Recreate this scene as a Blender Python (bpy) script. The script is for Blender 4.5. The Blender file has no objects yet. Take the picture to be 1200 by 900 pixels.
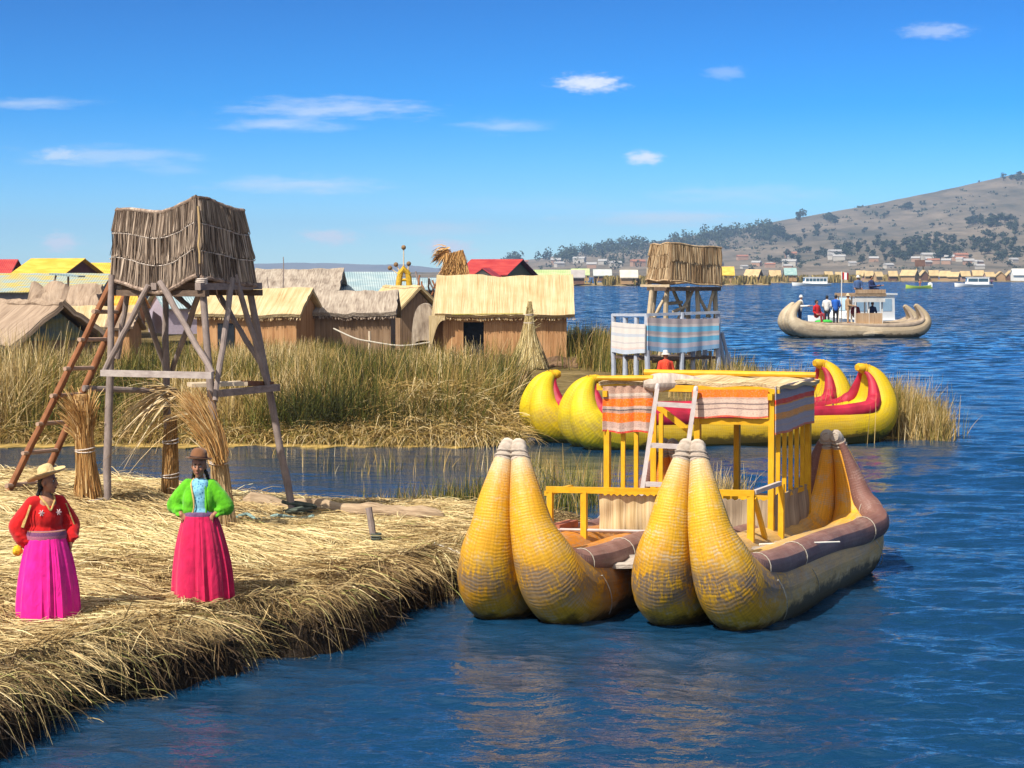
import bpy, bmesh, math, random
import numpy as np
from mathutils import Vector, Matrix, Euler, noise as mnoise

random.seed(7)
RNG = np.random.default_rng(7)
SC = bpy.context.scene
COL = SC.collection
PI = math.pi

# ------------------------------------------------------------------ camera model (metres, +Y away from the viewer)
CAM_H = 4.0
FPX = 2400.0                       # focal length in photo pixels (photo 1200 x 900)
PITCH = math.atan(132.0 / FPX)
CP, SP = math.cos(PITCH), math.sin(PITCH)


def ray(px, py):
    u = (px - 600.0) / FPX
    v = (450.0 - py) / FPX
    return Vector((u, CP + v * SP, -SP + v * CP))


def W(px, py, z=0.0):
    """world point at height z"""
    r = ray(px, py)
    t = (z - CAM_H) / r.z
    return Vector((r.x * t, r.y * t, z))


def D(px, py, Y):
    """world point at distance Y"""
    r = ray(px, py)
    t = Y / r.y
    return Vector((r.x * t, Y, CAM_H + r.z * t))


# ------------------------------------------------------------------ numpy noise
_LAT = np.random.default_rng(3).random((256, 256))


def vnoise(x, y):
    x = np.asarray(x, float); y = np.asarray(y, float)
    xi = np.floor(x).astype(int); yi = np.floor(y).astype(int)
    xf = x - xi; yf = y - yi
    xf = xf * xf * (3 - 2 * xf); yf = yf * yf * (3 - 2 * yf)
    a = _LAT[xi & 255, yi & 255]; b = _LAT[(xi + 1) & 255, yi & 255]
    c = _LAT[xi & 255, (yi + 1) & 255]; d = _LAT[(xi + 1) & 255, (yi + 1) & 255]
    return (a * (1 - xf) + b * xf) * (1 - yf) + (c * (1 - xf) + d * xf) * yf


def fbm(x, y, oct=4, gain=0.5):
    s = 0.0; a = 1.0; t = 0.0
    for k in range(oct):
        s = s + a * vnoise(np.asarray(x) * 2 ** k + 17.3 * k, np.asarray(y) * 2 ** k + 9.1 * k)
        t += a; a *= gain
    return s / t


def poly_sd(px, py, poly):
    """signed distance (positive inside) of points to a polygon, numpy"""
    P = np.asarray(poly, float)
    n = len(P)
    d2 = np.full(px.shape, 1e18)
    ins = np.zeros(px.shape, bool)
    for i in range(n):
        a = P[i]; b = P[(i + 1) % n]
        e = b - a
        wx = px - a[0]; wy = py - a[1]
        t = np.clip((wx * e[0] + wy * e[1]) / (e @ e + 1e-12), 0, 1)
        dx = wx - e[0] * t; dy = wy - e[1] * t
        d2 = np.minimum(d2, dx * dx + dy * dy)
        c = ((a[1] > py) != (b[1] > py)) & (px < (b[0] - a[0]) * (py - a[1]) / (b[1] - a[1] + 1e-12) + a[0])
        ins ^= c
    return np.where(ins, 1, -1) * np.sqrt(d2)


# ------------------------------------------------------------------ scene bookkeeping
MW = {}                              # object name -> world matrix used while building parts


def tag(o, label=None, cat=None, group=None, kind=None):
    if label: o['label'] = label
    if cat: o['category'] = cat
    if group: o['group'] = group
    if kind: o['kind'] = kind
    return o


def thing(name, label, cat, loc, rz=0.0, group=None):
    o = bpy.data.objects.new(name, None)
    o.empty_display_size = 0.2
    COL.objects.link(o)
    o.location = loc
    o.rotation_euler = (0, 0, rz)
    MW[o.name] = Matrix.Translation(Vector(loc)) @ Matrix.Rotation(rz, 4, 'Z')
    return tag(o, label, cat, group)


def children(o):
    return [c for c in bpy.data.objects if c.parent == o]


def copy_tree(o, parent=None, kids=None):
    c = o.copy(); COL.objects.link(c)
    if parent: c.parent = parent
    for ch in (kids if kids is not None else list(o.children)):
        d = copy_tree(ch, c)
    return c


class MB:
    """mesh builder: collects shapes with a per-vertex uvp attribute"""

    def __init__(self):
        self.v = []; self.f = []; self.uv = []; self.mi = []

    def add(self, verts, faces, uvs=None, m=0):
        o = len(self.v)
        self.v += [tuple(p) for p in verts]
        if uvs is None:
            uvs = [(p[0], p[2], p[1]) for p in verts]
        self.uv += [tuple(u) + (0.0,) * (3 - len(u)) for u in uvs]
        self.f += [tuple(i + o for i in f) for f in faces]
        self.mi += [m] * len(faces)
        return self

    def hexa(self, c8, m=0, uvs=None):
        return self.add(c8, [(0, 3, 2, 1), (4, 5, 6, 7), (0, 1, 5, 4), (1, 2, 6, 5), (2, 3, 7, 6), (3, 0, 4, 7)], uvs, m)

    def box(self, c, s, R=None, m=0):
        c = Vector(c)
        out = []
        for z in (-1, 1):
            for x, y in ((-1, -1), (1, -1), (1, 1), (-1, 1)):
                p = Vector((x * s[0] / 2, y * s[1] / 2, z * s[2] / 2))
                if R is not None: p = R @ p
                out.append(c + p)
        return self.hexa(out, m)

    def bar(self, p0, p1, w, h=None, up=(0, 0, 1), m=0):
        p0 = Vector(p0); p1 = Vector(p1); h = h or w
        t = (p1 - p0).normalized(); up = Vector(up)
        if abs(t.dot(up)) > 0.95: up = Vector((0, 1, 0))
        s = t.cross(up).normalized(); n = s.cross(t)
        out = []; uv = []
        L = (p1 - p0).length
        for k, p in enumerate((p0, p1)):
            for a, b in ((-1, -1), (1, -1), (1, 1), (-1, 1)):
                out.append(p + s * a * w / 2 + n * b * h / 2)
                uv.append((k * L, (a * .5 + b * .27) * .12, 0))
        return self.hexa(out, m, uv)

    def tube(self, pts, rad, n=10, ry=None, cap=True, m=0, up=None, uoff=0.0, vscale=1.0):
        """tube along pts; rad = radii; ry = radii in the second direction"""
        pts = [Vector(p) for p in pts]
        k = len(pts)
        if not hasattr(rad, '__len__'): rad = [rad] * k
        if ry is None: ry = rad
        if not hasattr(ry, '__len__'): ry = [ry] * k
        T = []
        for i in range(k):
            a = pts[max(i - 1, 0)]; b = pts[min(i + 1, k - 1)]
            t = (b - a)
            T.append(t.normalized() if t.length > 1e-9 else Vector((0, 0, 1)))
        if up is None:
            up = Vector((0, 0, 1)) if abs(T[0].z) < 0.9 else Vector((0, 1, 0))
        up = Vector(up)
        N = (up - T[0] * up.dot(T[0])).normalized()
        vs = []; uv = []; L = uoff
        for i in range(k):
            if i:
                L += (pts[i] - pts[i - 1]).length
                N = (N - T[i] * N.dot(T[i])).normalized()
            S = T[i].cross(N)
            for j in range(n + 1):
                a = 2 * PI * j / n
                vs.append(pts[i] + S * math.cos(a) * rad[i] + N * math.sin(a) * ry[i])
                uv.append((L, j / n * vscale, i / (k - 1)))
        fs = []
        for i in range(k - 1):
            for j in range(n):
                a = i * (n + 1) + j
                fs.append((a, a + 1, a + n + 2, a + n + 1))
        if cap:
            for i, rev in ((0, True), (k - 1, False)):
                vs.append(pts[i]); uv.append((uv[i * (n + 1)][0], .5, i / (k - 1)))
                c = len(vs) - 1
                for j in range(n):
                    a = i * (n + 1) + j
                    fs.append((c, a + 1, a) if rev else (c, a, a + 1))
        return self.add(vs, fs, uv, m)

    def pole(self, p0, p1, r0, r1=None, n=8, wob=0.0, segs=6, m=0, seed=None):
        p0 = Vector(p0); p1 = Vector(p1); r1 = r1 or r0
        rr = random.Random(seed if seed is not None else hash((round(p0.x, 2), round(p0.z, 2), round(p1.x, 2))) & 0xffff)
        pts = []; rad = []
        for i in range(segs + 1):
            t = i / segs
            w = wob if 0 < i < segs else 0
            pts.append(p0.lerp(p1, t) + Vector((rr.uniform(-w, w), rr.uniform(-w, w), 0)))
            rad.append((r0 + (r1 - r0) * t) * rr.uniform(.92, 1.08))
        return self.tube(pts, rad, n, m=m)

    def ell(self, c, r, R=None, nu=16, nv=10, m=0):
        c = Vector(c)
        if not hasattr(r, '__len__'): r = (r, r, r)
        vs = []; fs = []
        for i in range(nv + 1):
            th = PI * i / nv
            for j in range(nu):
                a = 2 * PI * j / nu
                p = Vector((math.sin(th) * math.cos(a) * r[0], math.sin(th) * math.sin(a) * r[1], math.cos(th) * r[2]))
                if R is not None: p = R @ p
                vs.append(c + p)
        for i in range(nv):
            for j in range(nu):
                fs.append((i * nu + j, (i + 1) * nu + j, (i + 1) * nu + (j + 1) % nu, i * nu + (j + 1) % nu))
        return self.add(vs, fs, None, m)

    def capsule(self, p0, p1, r0, r1=None, n=12, m=0):
        p0 = Vector(p0); p1 = Vector(p1); r1 = r1 if r1 is not None else r0
        t = (p1 - p0).normalized()
        pts = []; rad = []
        for a in (-85, -60, -30, 0):
            pts.append(p0 + t * r0 * math.sin(math.radians(a))); rad.append(r0 * math.cos(math.radians(a)))
        for a in (0, 30, 60, 85):
            pts.append(p1 + t * r1 * math.sin(math.radians(a))); rad.append(r1 * math.cos(math.radians(a)))
        if (p1 - p0).length < 1e-6: pts[4] = pts[4] + t * 1e-4
        return self.tube(pts, rad, n, m=m)

    def sheet(self, fn, nu, nv, lu=1.0, lv=1.0, thick=0.0, m=0, flip=False):
        """grid fn(u,v) -> point; thick offsets a second skin to the back"""
        P = [[Vector(fn(i / nu, j / nv)) for i in range(nu + 1)] for j in range(nv + 1)]
        def nrm(i, j):
            a = P[j][max(i - 1, 0)]; b = P[j][min(i + 1, nu)]
            c = P[max(j - 1, 0)][i]; d = P[min(j + 1, nv)][i]
            n = (b - a).cross(d - c)
            return n.normalized() if n.length > 1e-12 else Vector((0, 0, 1))
        vs = []; uv = []; fs = []
        for j in range(nv + 1):
            for i in range(nu + 1):
                vs.append(P[j][i]); uv.append((i / nu * lu, j / nv * lv, 0))
        w = nu + 1
        for j in range(nv):
            for i in range(nu):
                a = j * w + i
                fs.append((a, a + 1, a + w + 1, a + w))
        if thick:
            o = len(vs)
            for j in range(nv + 1):
                for i in range(nu + 1):
                    vs.append(P[j][i] - nrm(i, j) * thick); uv.append((i / nu * lu, j / nv * lv, 1))
            for j in range(nv):
                for i in range(nu):
                    a = o + j * w + i
                    fs.append((a, a + w, a + w + 1, a + 1))
            for i in range(nu):
                fs.append((i, o + i, o + i + 1, i + 1))
                b = nv * w + i
                fs.append((b, b + 1, o + b + 1, o + b))
            for j in range(nv):
                a = j * w
                fs.append((a, a + w, o + a + w, o + a))
                b = j * w + nu
                fs.append((b, o + b, o + b + w, b + w))
        if flip: fs = [tuple(reversed(f)) for f in fs]
        return self.add(vs, fs, uv, m)

    def lathe(self, prof, c=(0, 0, 0), n=24, m=0, fn=None):
        """prof = [(r,z)...]; fn(a, k) scales radius"""
        c = Vector(c); vs = []; fs = []; uv = []
        L = 0
        for k, (r, z) in enumerate(prof):
            if k: L += math.hypot(r - prof[k - 1][0], z - prof[k - 1][1])
            for j in range(n + 1):
                a = 2 * PI * j / n
                q = r * (fn(a, k) if fn else 1)
                vs.append(c + Vector((q * math.cos(a), q * math.sin(a), z))); uv.append((a * r, L, j / n))
        for k in range(len(prof) - 1):
            for j in range(n):
                a = k * (n + 1) + j
                fs.append((a, a + 1, a + n + 2, a + n + 1))
        return self.add(vs, fs, uv, m)

    def mesh(self, name, mat, smooth=True, M=None):
        me = bpy.data.meshes.new(name)
        vs = self.v
        if M is not None: vs = [tuple(M @ Vector(p)) for p in vs]
        me.from_pydata(vs, [], self.f)
        mats = mat if isinstance(mat, (list, tuple)) else [mat]
        for x in mats: me.materials.append(x)
        if len(mats) > 1: me.polygons.foreach_set('material_index', self.mi)
        at = me.attributes.new('uvp', 'FLOAT_VECTOR', 'POINT')
        at.data.foreach_set('vector', np.asarray(self.uv, np.float32).ravel())
        if smooth:
            me.polygons.foreach_set('use_smooth', [True] * len(self.f))
            me.set_sharp_from_angle(angle=math.radians(38))
        me.update()
        return me

    def build(self, name, mat, parent=None, smooth=True, local=False):
        """vertices are in world coordinates unless local=True; parented parts keep their place"""
        M = None
        W_ = MW.get(parent.name) if parent is not None else None
        if W_ is not None and not local: M = W_.inverted()
        o = bpy.data.objects.new(name, self.mesh(name, mat, smooth, M))
        COL.objects.link(o)
        if parent is not None:
            o.parent = parent
            MW[o.name] = W_ if W_ is not None else Matrix.Identity(4)
        return o


def remesh(mb, name, mat, parent=None, voxel=0.01, smooth_it=4, local=False):
    """one continuous skin over the shapes collected in mb"""
    tmp = bpy.data.objects.new('tmp', mb.mesh('tmp', mat, False))
    COL.objects.link(tmp)
    md = tmp.modifiers.new('r', 'REMESH'); md.mode = 'VOXEL'; md.voxel_size = voxel; md.use_smooth_shade = True
    if smooth_it:
        sm = tmp.modifiers.new('s', 'SMOOTH'); sm.iterations = smooth_it; sm.factor = .5
    dg = bpy.context.evaluated_depsgraph_get()
    me = bpy.data.meshes.new_from_object(tmp.evaluated_get(dg))
    bpy.data.objects.remove(tmp)
    me.name = name
    W_ = MW.get(parent.name) if parent is not None else None
    if W_ is not None and not local: me.transform(W_.inverted())
    me.materials.clear(); me.materials.append(mat)
    me.polygons.foreach_set('use_smooth', [True] * len(me.polygons))
    o = bpy.data.objects.new(name, me); COL.objects.link(o)
    if parent is not None:
        o.parent = parent; MW[o.name] = W_ if W_ is not None else Matrix.Identity(4)
    return o


def np_mesh(name, co, faces, mat, attrs=None, smooth=False):
    """quads from numpy arrays"""
    me = bpy.data.meshes.new(name)
    n = len(co); m = len(faces)
    me.vertices.add(n); me.vertices.foreach_set('co', np.asarray(co, np.float32).ravel())
    me.loops.add(m * 4); me.loops.foreach_set('vertex_index', np.asarray(faces, np.int32).ravel())
    me.polygons.add(m); me.polygons.foreach_set('loop_start', np.arange(0, m * 4, 4, dtype=np.int32))
    me.materials.append(mat)
    for k, a in (attrs or {}).items():
        a = np.asarray(a, np.float32)
        if a.ndim == 1:
            me.attributes.new(k, 'FLOAT', 'POINT').data.foreach_set('value', a)
        else:
            me.attributes.new(k, 'FLOAT_VECTOR', 'POINT').data.foreach_set('vector', a.ravel())
    me.update(calc_edges=True)
    if smooth: me.polygons.foreach_set('use_smooth', np.ones(m, bool))
    return me


def link(name, me, parent=None):
    o = bpy.data.objects.new(name, me); COL.objects.link(o)
    if parent is not None:
        o.parent = parent
        MW[o.name] = MW.get(parent.name, Matrix.Identity(4))
    return o


def strands_mesh(name, root, dirv, length, width, bend, nseg, mat, rnd=None, taper=.85, M=None, rng=RNG):
    """thin ribbons: root + dir*L*t + bend*t^2"""
    N = len(root)
    root = np.asarray(root, float); dirv = np.asarray(dirv, float); bend = np.asarray(bend, float)
    length = np.broadcast_to(np.asarray(length, float), (N,)); width = np.broadcast_to(np.asarray(width, float), (N,))
    if rnd is None: rnd = rng.random(N)
    sv = np.cross(dirv, rng.normal(size=(N, 3)))
    sv /= np.linalg.norm(sv, axis=1)[:, None] + 1e-9
    K = nseg + 1
    t = np.linspace(0, 1, K)
    c = root[:, None, :] + dirv[:, None, :] * (length[:, None] * t)[:, :, None] + bend[:, None, :] * (t ** 2)[None, :, None]
    w = width[:, None] * (1 - taper * t ** 1.5)[None, :] * .5
    co = np.stack([c - sv[:, None, :] * w[:, :, None], c + sv[:, None, :] * w[:, :, None]], axis=2)   # N,K,2,3
    if M is not None:
        A = np.array(M)
        co = co @ A[:3, :3].T + A[:3, 3]
    co = co.reshape(-1, 3)
    base = (np.arange(N) * K * 2)[:, None]
    s = (np.arange(nseg) * 2)[None, :]
    a = base + s
    fc = np.stack([a, a + 1, a + 3, a + 2], axis=2).reshape(-1, 4)
    at = {'rnd': np.repeat(rnd, K * 2), 'tt': np.tile(np.repeat(t, 2), N)}
    return np_mesh(name, co, fc, mat, at)


def unit(a):
    return a / (np.linalg.norm(a, axis=1)[:, None] + 1e-9)


# ------------------------------------------------------------------ materials
def new_mat(name):
    m = bpy.data.materials.new(name); m.use_nodes = True
    nt = m.node_tree; nt.nodes.clear()
    out = nt.nodes.new('ShaderNodeOutputMaterial')
    b = nt.nodes.new('ShaderNodeBsdfPrincipled')
    nt.links.new(b.outputs[0], out.inputs[0])
    return m, nt, b, out


class NT:
    def __init__(self, nt): self.nt = nt
    def n(self, t, **kw):
        x = self.nt.nodes.new('ShaderNode' + t)
        for k, v in kw.items(): setattr(x, k, v)
        return x
    def l(self, a, b): self.nt.links.new(a, b)
    def val(self, sock, v):
        if hasattr(v, 'is_output') or isinstance(v, bpy.types.NodeSocket): self.l(v, sock)
        else: sock.default_value = v
    def math(self, op, a, b=None, c=None, clamp=False):
        x = self.n('Math', operation=op, use_clamp=clamp)
        self.val(x.inputs[0], a)
        if b is not None: self.val(x.inputs[1], b)
        if c is not None: self.val(x.inputs[2], c)
        return x.outputs[0]
    def ramp(self, f, stops, interp='LINEAR'):
        x = self.n('ValToRGB'); x.color_ramp.interpolation = interp
        e = x.color_ramp.elements
        while len(e) < len(stops): e.new(.5)
        for i, (p, c) in enumerate(stops):
            e[i].position = p; e[i].color = (*c[:3], 1) if hasattr(c, '__len__') else (c, c, c, 1)
        self.val(x.inputs[0], f)
        return x.outputs[0]
    def noise(self, vec, scale, detail=3, rough=.55, dist=0.0):
        x = self.n('TexNoise'); x.inputs['Scale'].default_value = scale
        x.inputs['Detail'].default_value = detail; x.inputs['Roughness'].default_value = rough
        x.inputs['Distortion'].default_value = dist
        if vec is not None: self.l(vec, x.inputs['Vector'])
        return x.outputs[0]
    def mapv(self, vec, scale=(1, 1, 1), loc=(0, 0, 0), rot=(0, 0, 0)):
        x = self.n('Mapping'); x.inputs['Scale'].default_value = scale; x.inputs['Location'].default_value = loc
        x.inputs['Rotation'].default_value = rot
        self.l(vec, x.inputs['Vector'])
        return x.outputs[0]
    def attr(self, name, vec=True):
        x = self.n('Attribute', attribute_name=name)
        return x.outputs['Vector'] if vec else x.outputs['Fac']
    def sep(self, vec):
        x = self.n('SeparateXYZ'); self.l(vec, x.inputs[0]); return x.outputs
    def comb(self, x_, y_, z_=0.0):
        x = self.n('CombineXYZ'); self.val(x.inputs[0], x_); self.val(x.inputs[1], y_); self.val(x.inputs[2], z_); return x.outputs[0]
    def mix(self, f, a, b, blend='MIX'):
        x = self.n('Mix', data_type='RGBA', blend_type=blend)
        self.val(x.inputs[0], f)
        for s, v in ((x.inputs[6], a), (x.inputs[7], b)):
            if hasattr(v, 'is_output') or isinstance(v, bpy.types.NodeSocket): self.l(v, s)
            else: s.default_value = (*v[:3], 1)
        return x.outputs[2]
    def bump(self, h, strength=.4, dist=.02, normal=None):
        x = self.n('Bump'); x.inputs['Strength'].default_value = strength; x.inputs['Distance'].default_value = dist
        self.l(h, x.inputs['Height'])
        if normal is not None: self.l(normal, x.inputs['Normal'])
        return x.outputs[0]
    def objco(self):
        return self.n('TexCoord').outputs['Object']
    def pos(self):
        return self.n('NewGeometry').outputs['Position']
    def srange(self, v, a, b, lo=0.0, hi=1.0):
        x = self.n('MapRange', interpolation_type='SMOOTHSTEP')
        self.val(x.inputs[0], v); self.val(x.inputs[1], a); self.val(x.inputs[2], b)
        x.inputs[3].default_value = lo; x.inputs[4].default_value = hi
        return x.outputs[0]


def mat_plain(name, col, rough=.6, var=.15, scale=8.0, bump=.0, spec=.3, metal=0.0):
    """one colour with uneven wear"""
    m, nt, b, o = new_mat(name); g = NT(nt)
    nz = g.noise(g.objco(), scale, 4)
    c1 = tuple(max(x * (1 - var), 0) for x in col); c2 = tuple(min(x * (1 + var), 1) for x in col)
    g.l(g.ramp(nz, [(.3, c1), (.7, c2)]), b.inputs['Base Color'])
    b.inputs['Roughness'].default_value = rough
    b.inputs['Specular IOR Level'].default_value = spec
    b.inputs['Metallic'].default_value = metal
    if bump: g.l(g.bump(nz, bump, .01), b.inputs['Normal'])
    return m


def mat_stalk(name, cols, across=60.0, along=1.5, bump=.5, rough=.85, big=.6, band=None, use='uvp'):
    """reed stalks running along v of uvp; cols dark..light"""
    m, nt, b, o = new_mat(name); g = NT(nt)
    uv = g.attr('uvp')
    n1 = g.noise(g.mapv(uv, (across, along, 3)), 1.0, 3, .6)
    n2 = g.noise(g.mapv(uv, (across * .22, along * .5, 3)), 1.0, 2)
    n3 = g.noise(g.objco(), 1.3, 3)
    f = g.math('ADD', g.math('MULTIPLY', n1, .55), g.math('MULTIPLY', n2, .45))
    f2 = g.math('ADD', f, g.math('MULTIPLY', g.math('SUBTRACT', n3, .5), big * .5))
    k = len(cols)
    g.l(g.ramp(f2, [(.3 + .4 * i / (k - 1), c) for i, c in enumerate(cols)]), b.inputs['Base Color'])
    b.inputs['Roughness'].default_value = rough
    b.inputs['Specular IOR Level'].default_value = .15
    h = g.math('ADD', n1, n2)
    g.l(g.bump(h, bump, .03), b.inputs['Normal'])
    return m


def mat_strand(name, stops, rough=.75, spec=.2, trans=0.0, tipcol=None):
    m, nt, b, o = new_mat(name); g = NT(nt)
    c = g.ramp(g.attr('rnd', False), stops)
    if tipcol is not None:
        c = g.mix(g.math('MULTIPLY', g.math('POWER', g.attr('tt', False), 2.0), .7), c, tipcol)
    g.l(c, b.inputs['Base Color'])
    b.inputs['Roughness'].default_value = rough; b.inputs['Specular IOR Level'].default_value = spec
    return m


def mat_wood(name, c1, c2, scale=30.0, rough=.75, bump=.3):
    m, nt, b, o = new_mat(name); g = NT(nt)
    uv = g.attr('uvp')
    x, y, z = g.sep(uv)
    n1 = g.noise(g.mapv(uv, (2.2, 9, 2)), 4.0, 4, .6)
    n2 = g.noise(g.objco(), 5.0, 4, .6)
    f = g.math('ADD', g.math('MULTIPLY', n1, .5), g.math('MULTIPLY', n2, .5))
    g.l(g.ramp(f, [(.32, c1), (.68, c2)]), b.inputs['Base Color'])
    b.inputs['Roughness'].default_value = rough; b.inputs['Specular IOR Level'].default_value = .2
    g.l(g.bump(f, bump, .015), b.inputs['Normal'])
    return m
# ================================================================== camera, light, sky
cam = bpy.data.cameras.new('camera'); camo = bpy.data.objects.new('camera', cam); COL.objects.link(camo)
camo.location = (0, 0, CAM_H)
camo.rotation_euler = (PI / 2 - PITCH, 0, 0)
cam.sensor_width = 36.0; cam.lens = 36.0 * FPX / 1200.0
cam.clip_start = 0.5; cam.clip_end = 40000.0
SC.camera = camo

EXPOSURE = .68
SUN_DIR = Vector((-0.62, -0.66, 1.08)).normalized()      # towards the sun
sun_el = math.asin(SUN_DIR.z); sun_az = math.atan2(SUN_DIR.x, SUN_DIR.y)
sl = bpy.data.lights.new('sun', 'SUN'); sl.energy = 4.5; sl.angle = math.radians(.53); sl.color = (1.0, .93, .80)
so = bpy.data.objects.new('sun', sl); COL.objects.link(so)
so.rotation_euler = (-SUN_DIR).to_track_quat('-Z', 'Y').to_euler()

SC.view_settings.view_transform = 'Standard'
SC.view_settings.look = 'None'
SC.view_settings.gamma = 1.0
SC.view_settings.exposure = EXPOSURE
SC.view_settings.use_curve_mapping = False
SC.render.engine = 'CYCLES'
SC.cycles.use_denoising = True
SC.cycles.denoiser = 'OPENIMAGEDENOISE'
SC.cycles.max_bounces = 6
SC.cycles.diffuse_bounces = 4
SC.cycles.glossy_bounces = 3
SC.cycles.transparent_max_bounces = 8
SC.cycles.volume_bounces = 0
SC.cycles.caustics_reflective = False
SC.cycles.caustics_refractive = False
SC.cycles.sample_clamp_indirect = 6.0

SKY_GAMMA, SKY_PRE, SKY_SAT, SKY_HUE, SKY_VAL = 2.05, .1, 1.18, .494, 12.9
wd = bpy.data.worlds.new('World'); SC.world = wd; wd.use_nodes = True
nt = wd.node_tree; nt.nodes.clear(); g = NT(nt)
bg = g.n('Background'); wo = g.n('OutputWorld'); g.l(bg.outputs[0], wo.inputs[0])
sky = g.n('TexSky', sky_type='NISHITA'); sky.sun_disc = False
sky.sun_elevation = sun_el; sky.sun_rotation = sun_az
sky.altitude = 3800.0; sky.air_density = 1.0; sky.dust_density = 1.7; sky.ozone_density = 4.0
gm = g.n('Gamma'); gm.inputs['Gamma'].default_value = SKY_GAMMA
pre = g.mix(1.0, sky.outputs[0], (SKY_PRE,) * 3, 'MULTIPLY')
g.l(pre, gm.inputs['Color'])
hs = g.n('HueSaturation'); hs.inputs['Saturation'].default_value = SKY_SAT; hs.inputs['Hue'].default_value = SKY_HUE
hs.inputs['Value'].default_value = SKY_VAL
g.l(gm.outputs[0], hs.inputs['Color'])
dirv = g.n('TexCoord').outputs['Generated']
dx, dy, dz = g.sep(dirv)
ys = g.math('MAXIMUM', dy, .05)
a_ = g.math('DIVIDE', dx, ys); b_ = g.math('DIVIDE', dz, ys)
front = g.srange(dy, .05, .3)
ab = g.comb(a_, b_)
warp = g.noise(g.mapv(ab, (30, 90, 1)), 1.0, 4, .6)
warp2 = g.noise(g.mapv(ab, (45, 260, 1), (3.3, 1.7, 0)), 1.0, 5, .65)
fine = g.noise(g.mapv(ab, (160, 420, 1), (1.3, 4.7, 0)), 1.0, 4, .6)
wa = g.math('MULTIPLY', g.math('SUBTRACT', warp, .5), .9)
# clouds: azimuth and elevation (as tangents), half sizes, density, wispy
def T_(px, py):
    r = ray(px, py); return r.x / r.y, r.z / r.y
CL = [(688, 97, 46, 12, .85, 0), (757, 185, 24, 10, .85, 0), (1095, 36, 44, 11, .35, 0), (850, 85, 26, 9, .22, 0),
      (385, 128, 120, 15, .50, 1), (330, 146, 90, 9, .45, 1), (590, 147, 60, 10, .35, 1), (40, 121, 80, 8, .40, 1),
      (130, 184, 110, 14, .36, 1), (70, 182, 34, 10, .55, 0), (350, 217, 120, 12, .45, 1), (70, 284, 30, 14, 1.0, 0),
      (387, 277, 46, 11, .95, 0), (525, 290, 40, 12, 1.0, 0), (510, 268, 100, 10, .45, 1), (780, 256, 120, 12, .60, 1), (880, 228, 120, 14, .25, 1),
      (640, 240, 160, 12, .10, 1), (205, 198, 40, 9, .2, 1), (160, 290, 60, 8, .25, 1)]
tot = None
for (px, py, hw, hh, den, wisp) in CL:
    a0, b0 = T_(px, py)
    ex = g.math('DIVIDE', g.math('SUBTRACT', a_, a0), hw / FPX)
    ey = g.math('DIVIDE', g.math('SUBTRACT', b_, b0), hh / FPX)
    d2 = g.math('ADD', g.math('MULTIPLY', ex, ex), g.math('MULTIPLY', ey, ey))
    dd = g.math('ADD', g.math('SQRT', d2), g.math('MULTIPLY', g.math('SUBTRACT', warp2 if wisp else fine, .5), 1.9 if wisp else 1.4))
    dd = g.math('ADD', dd, wa)
    mk = g.math('MULTIPLY', g.srange(dd, 1.2 if wisp else 1.15, -.1 if wisp else .15), den)
    tot = mk if tot is None else g.math('MAXIMUM', tot, mk)
tot = g.math('MULTIPLY', tot, front)
# added pale sky towards the sun, out of view, put in to fill shadows
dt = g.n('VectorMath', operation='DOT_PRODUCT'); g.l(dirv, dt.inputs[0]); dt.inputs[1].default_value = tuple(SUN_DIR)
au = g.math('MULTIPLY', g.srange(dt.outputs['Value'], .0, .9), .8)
sky_fill = g.mix(au, hs.outputs[0], (7.4, 7.2, 6.9))
cl = g.mix(tot, sky_fill, (6.6, 6.7, 6.9))
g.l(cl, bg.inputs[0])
bg.inputs[1].default_value = .1
wd.cycles.sampling_method = 'MANUAL'; wd.cycles.sample_map_resolution = 256

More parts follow.
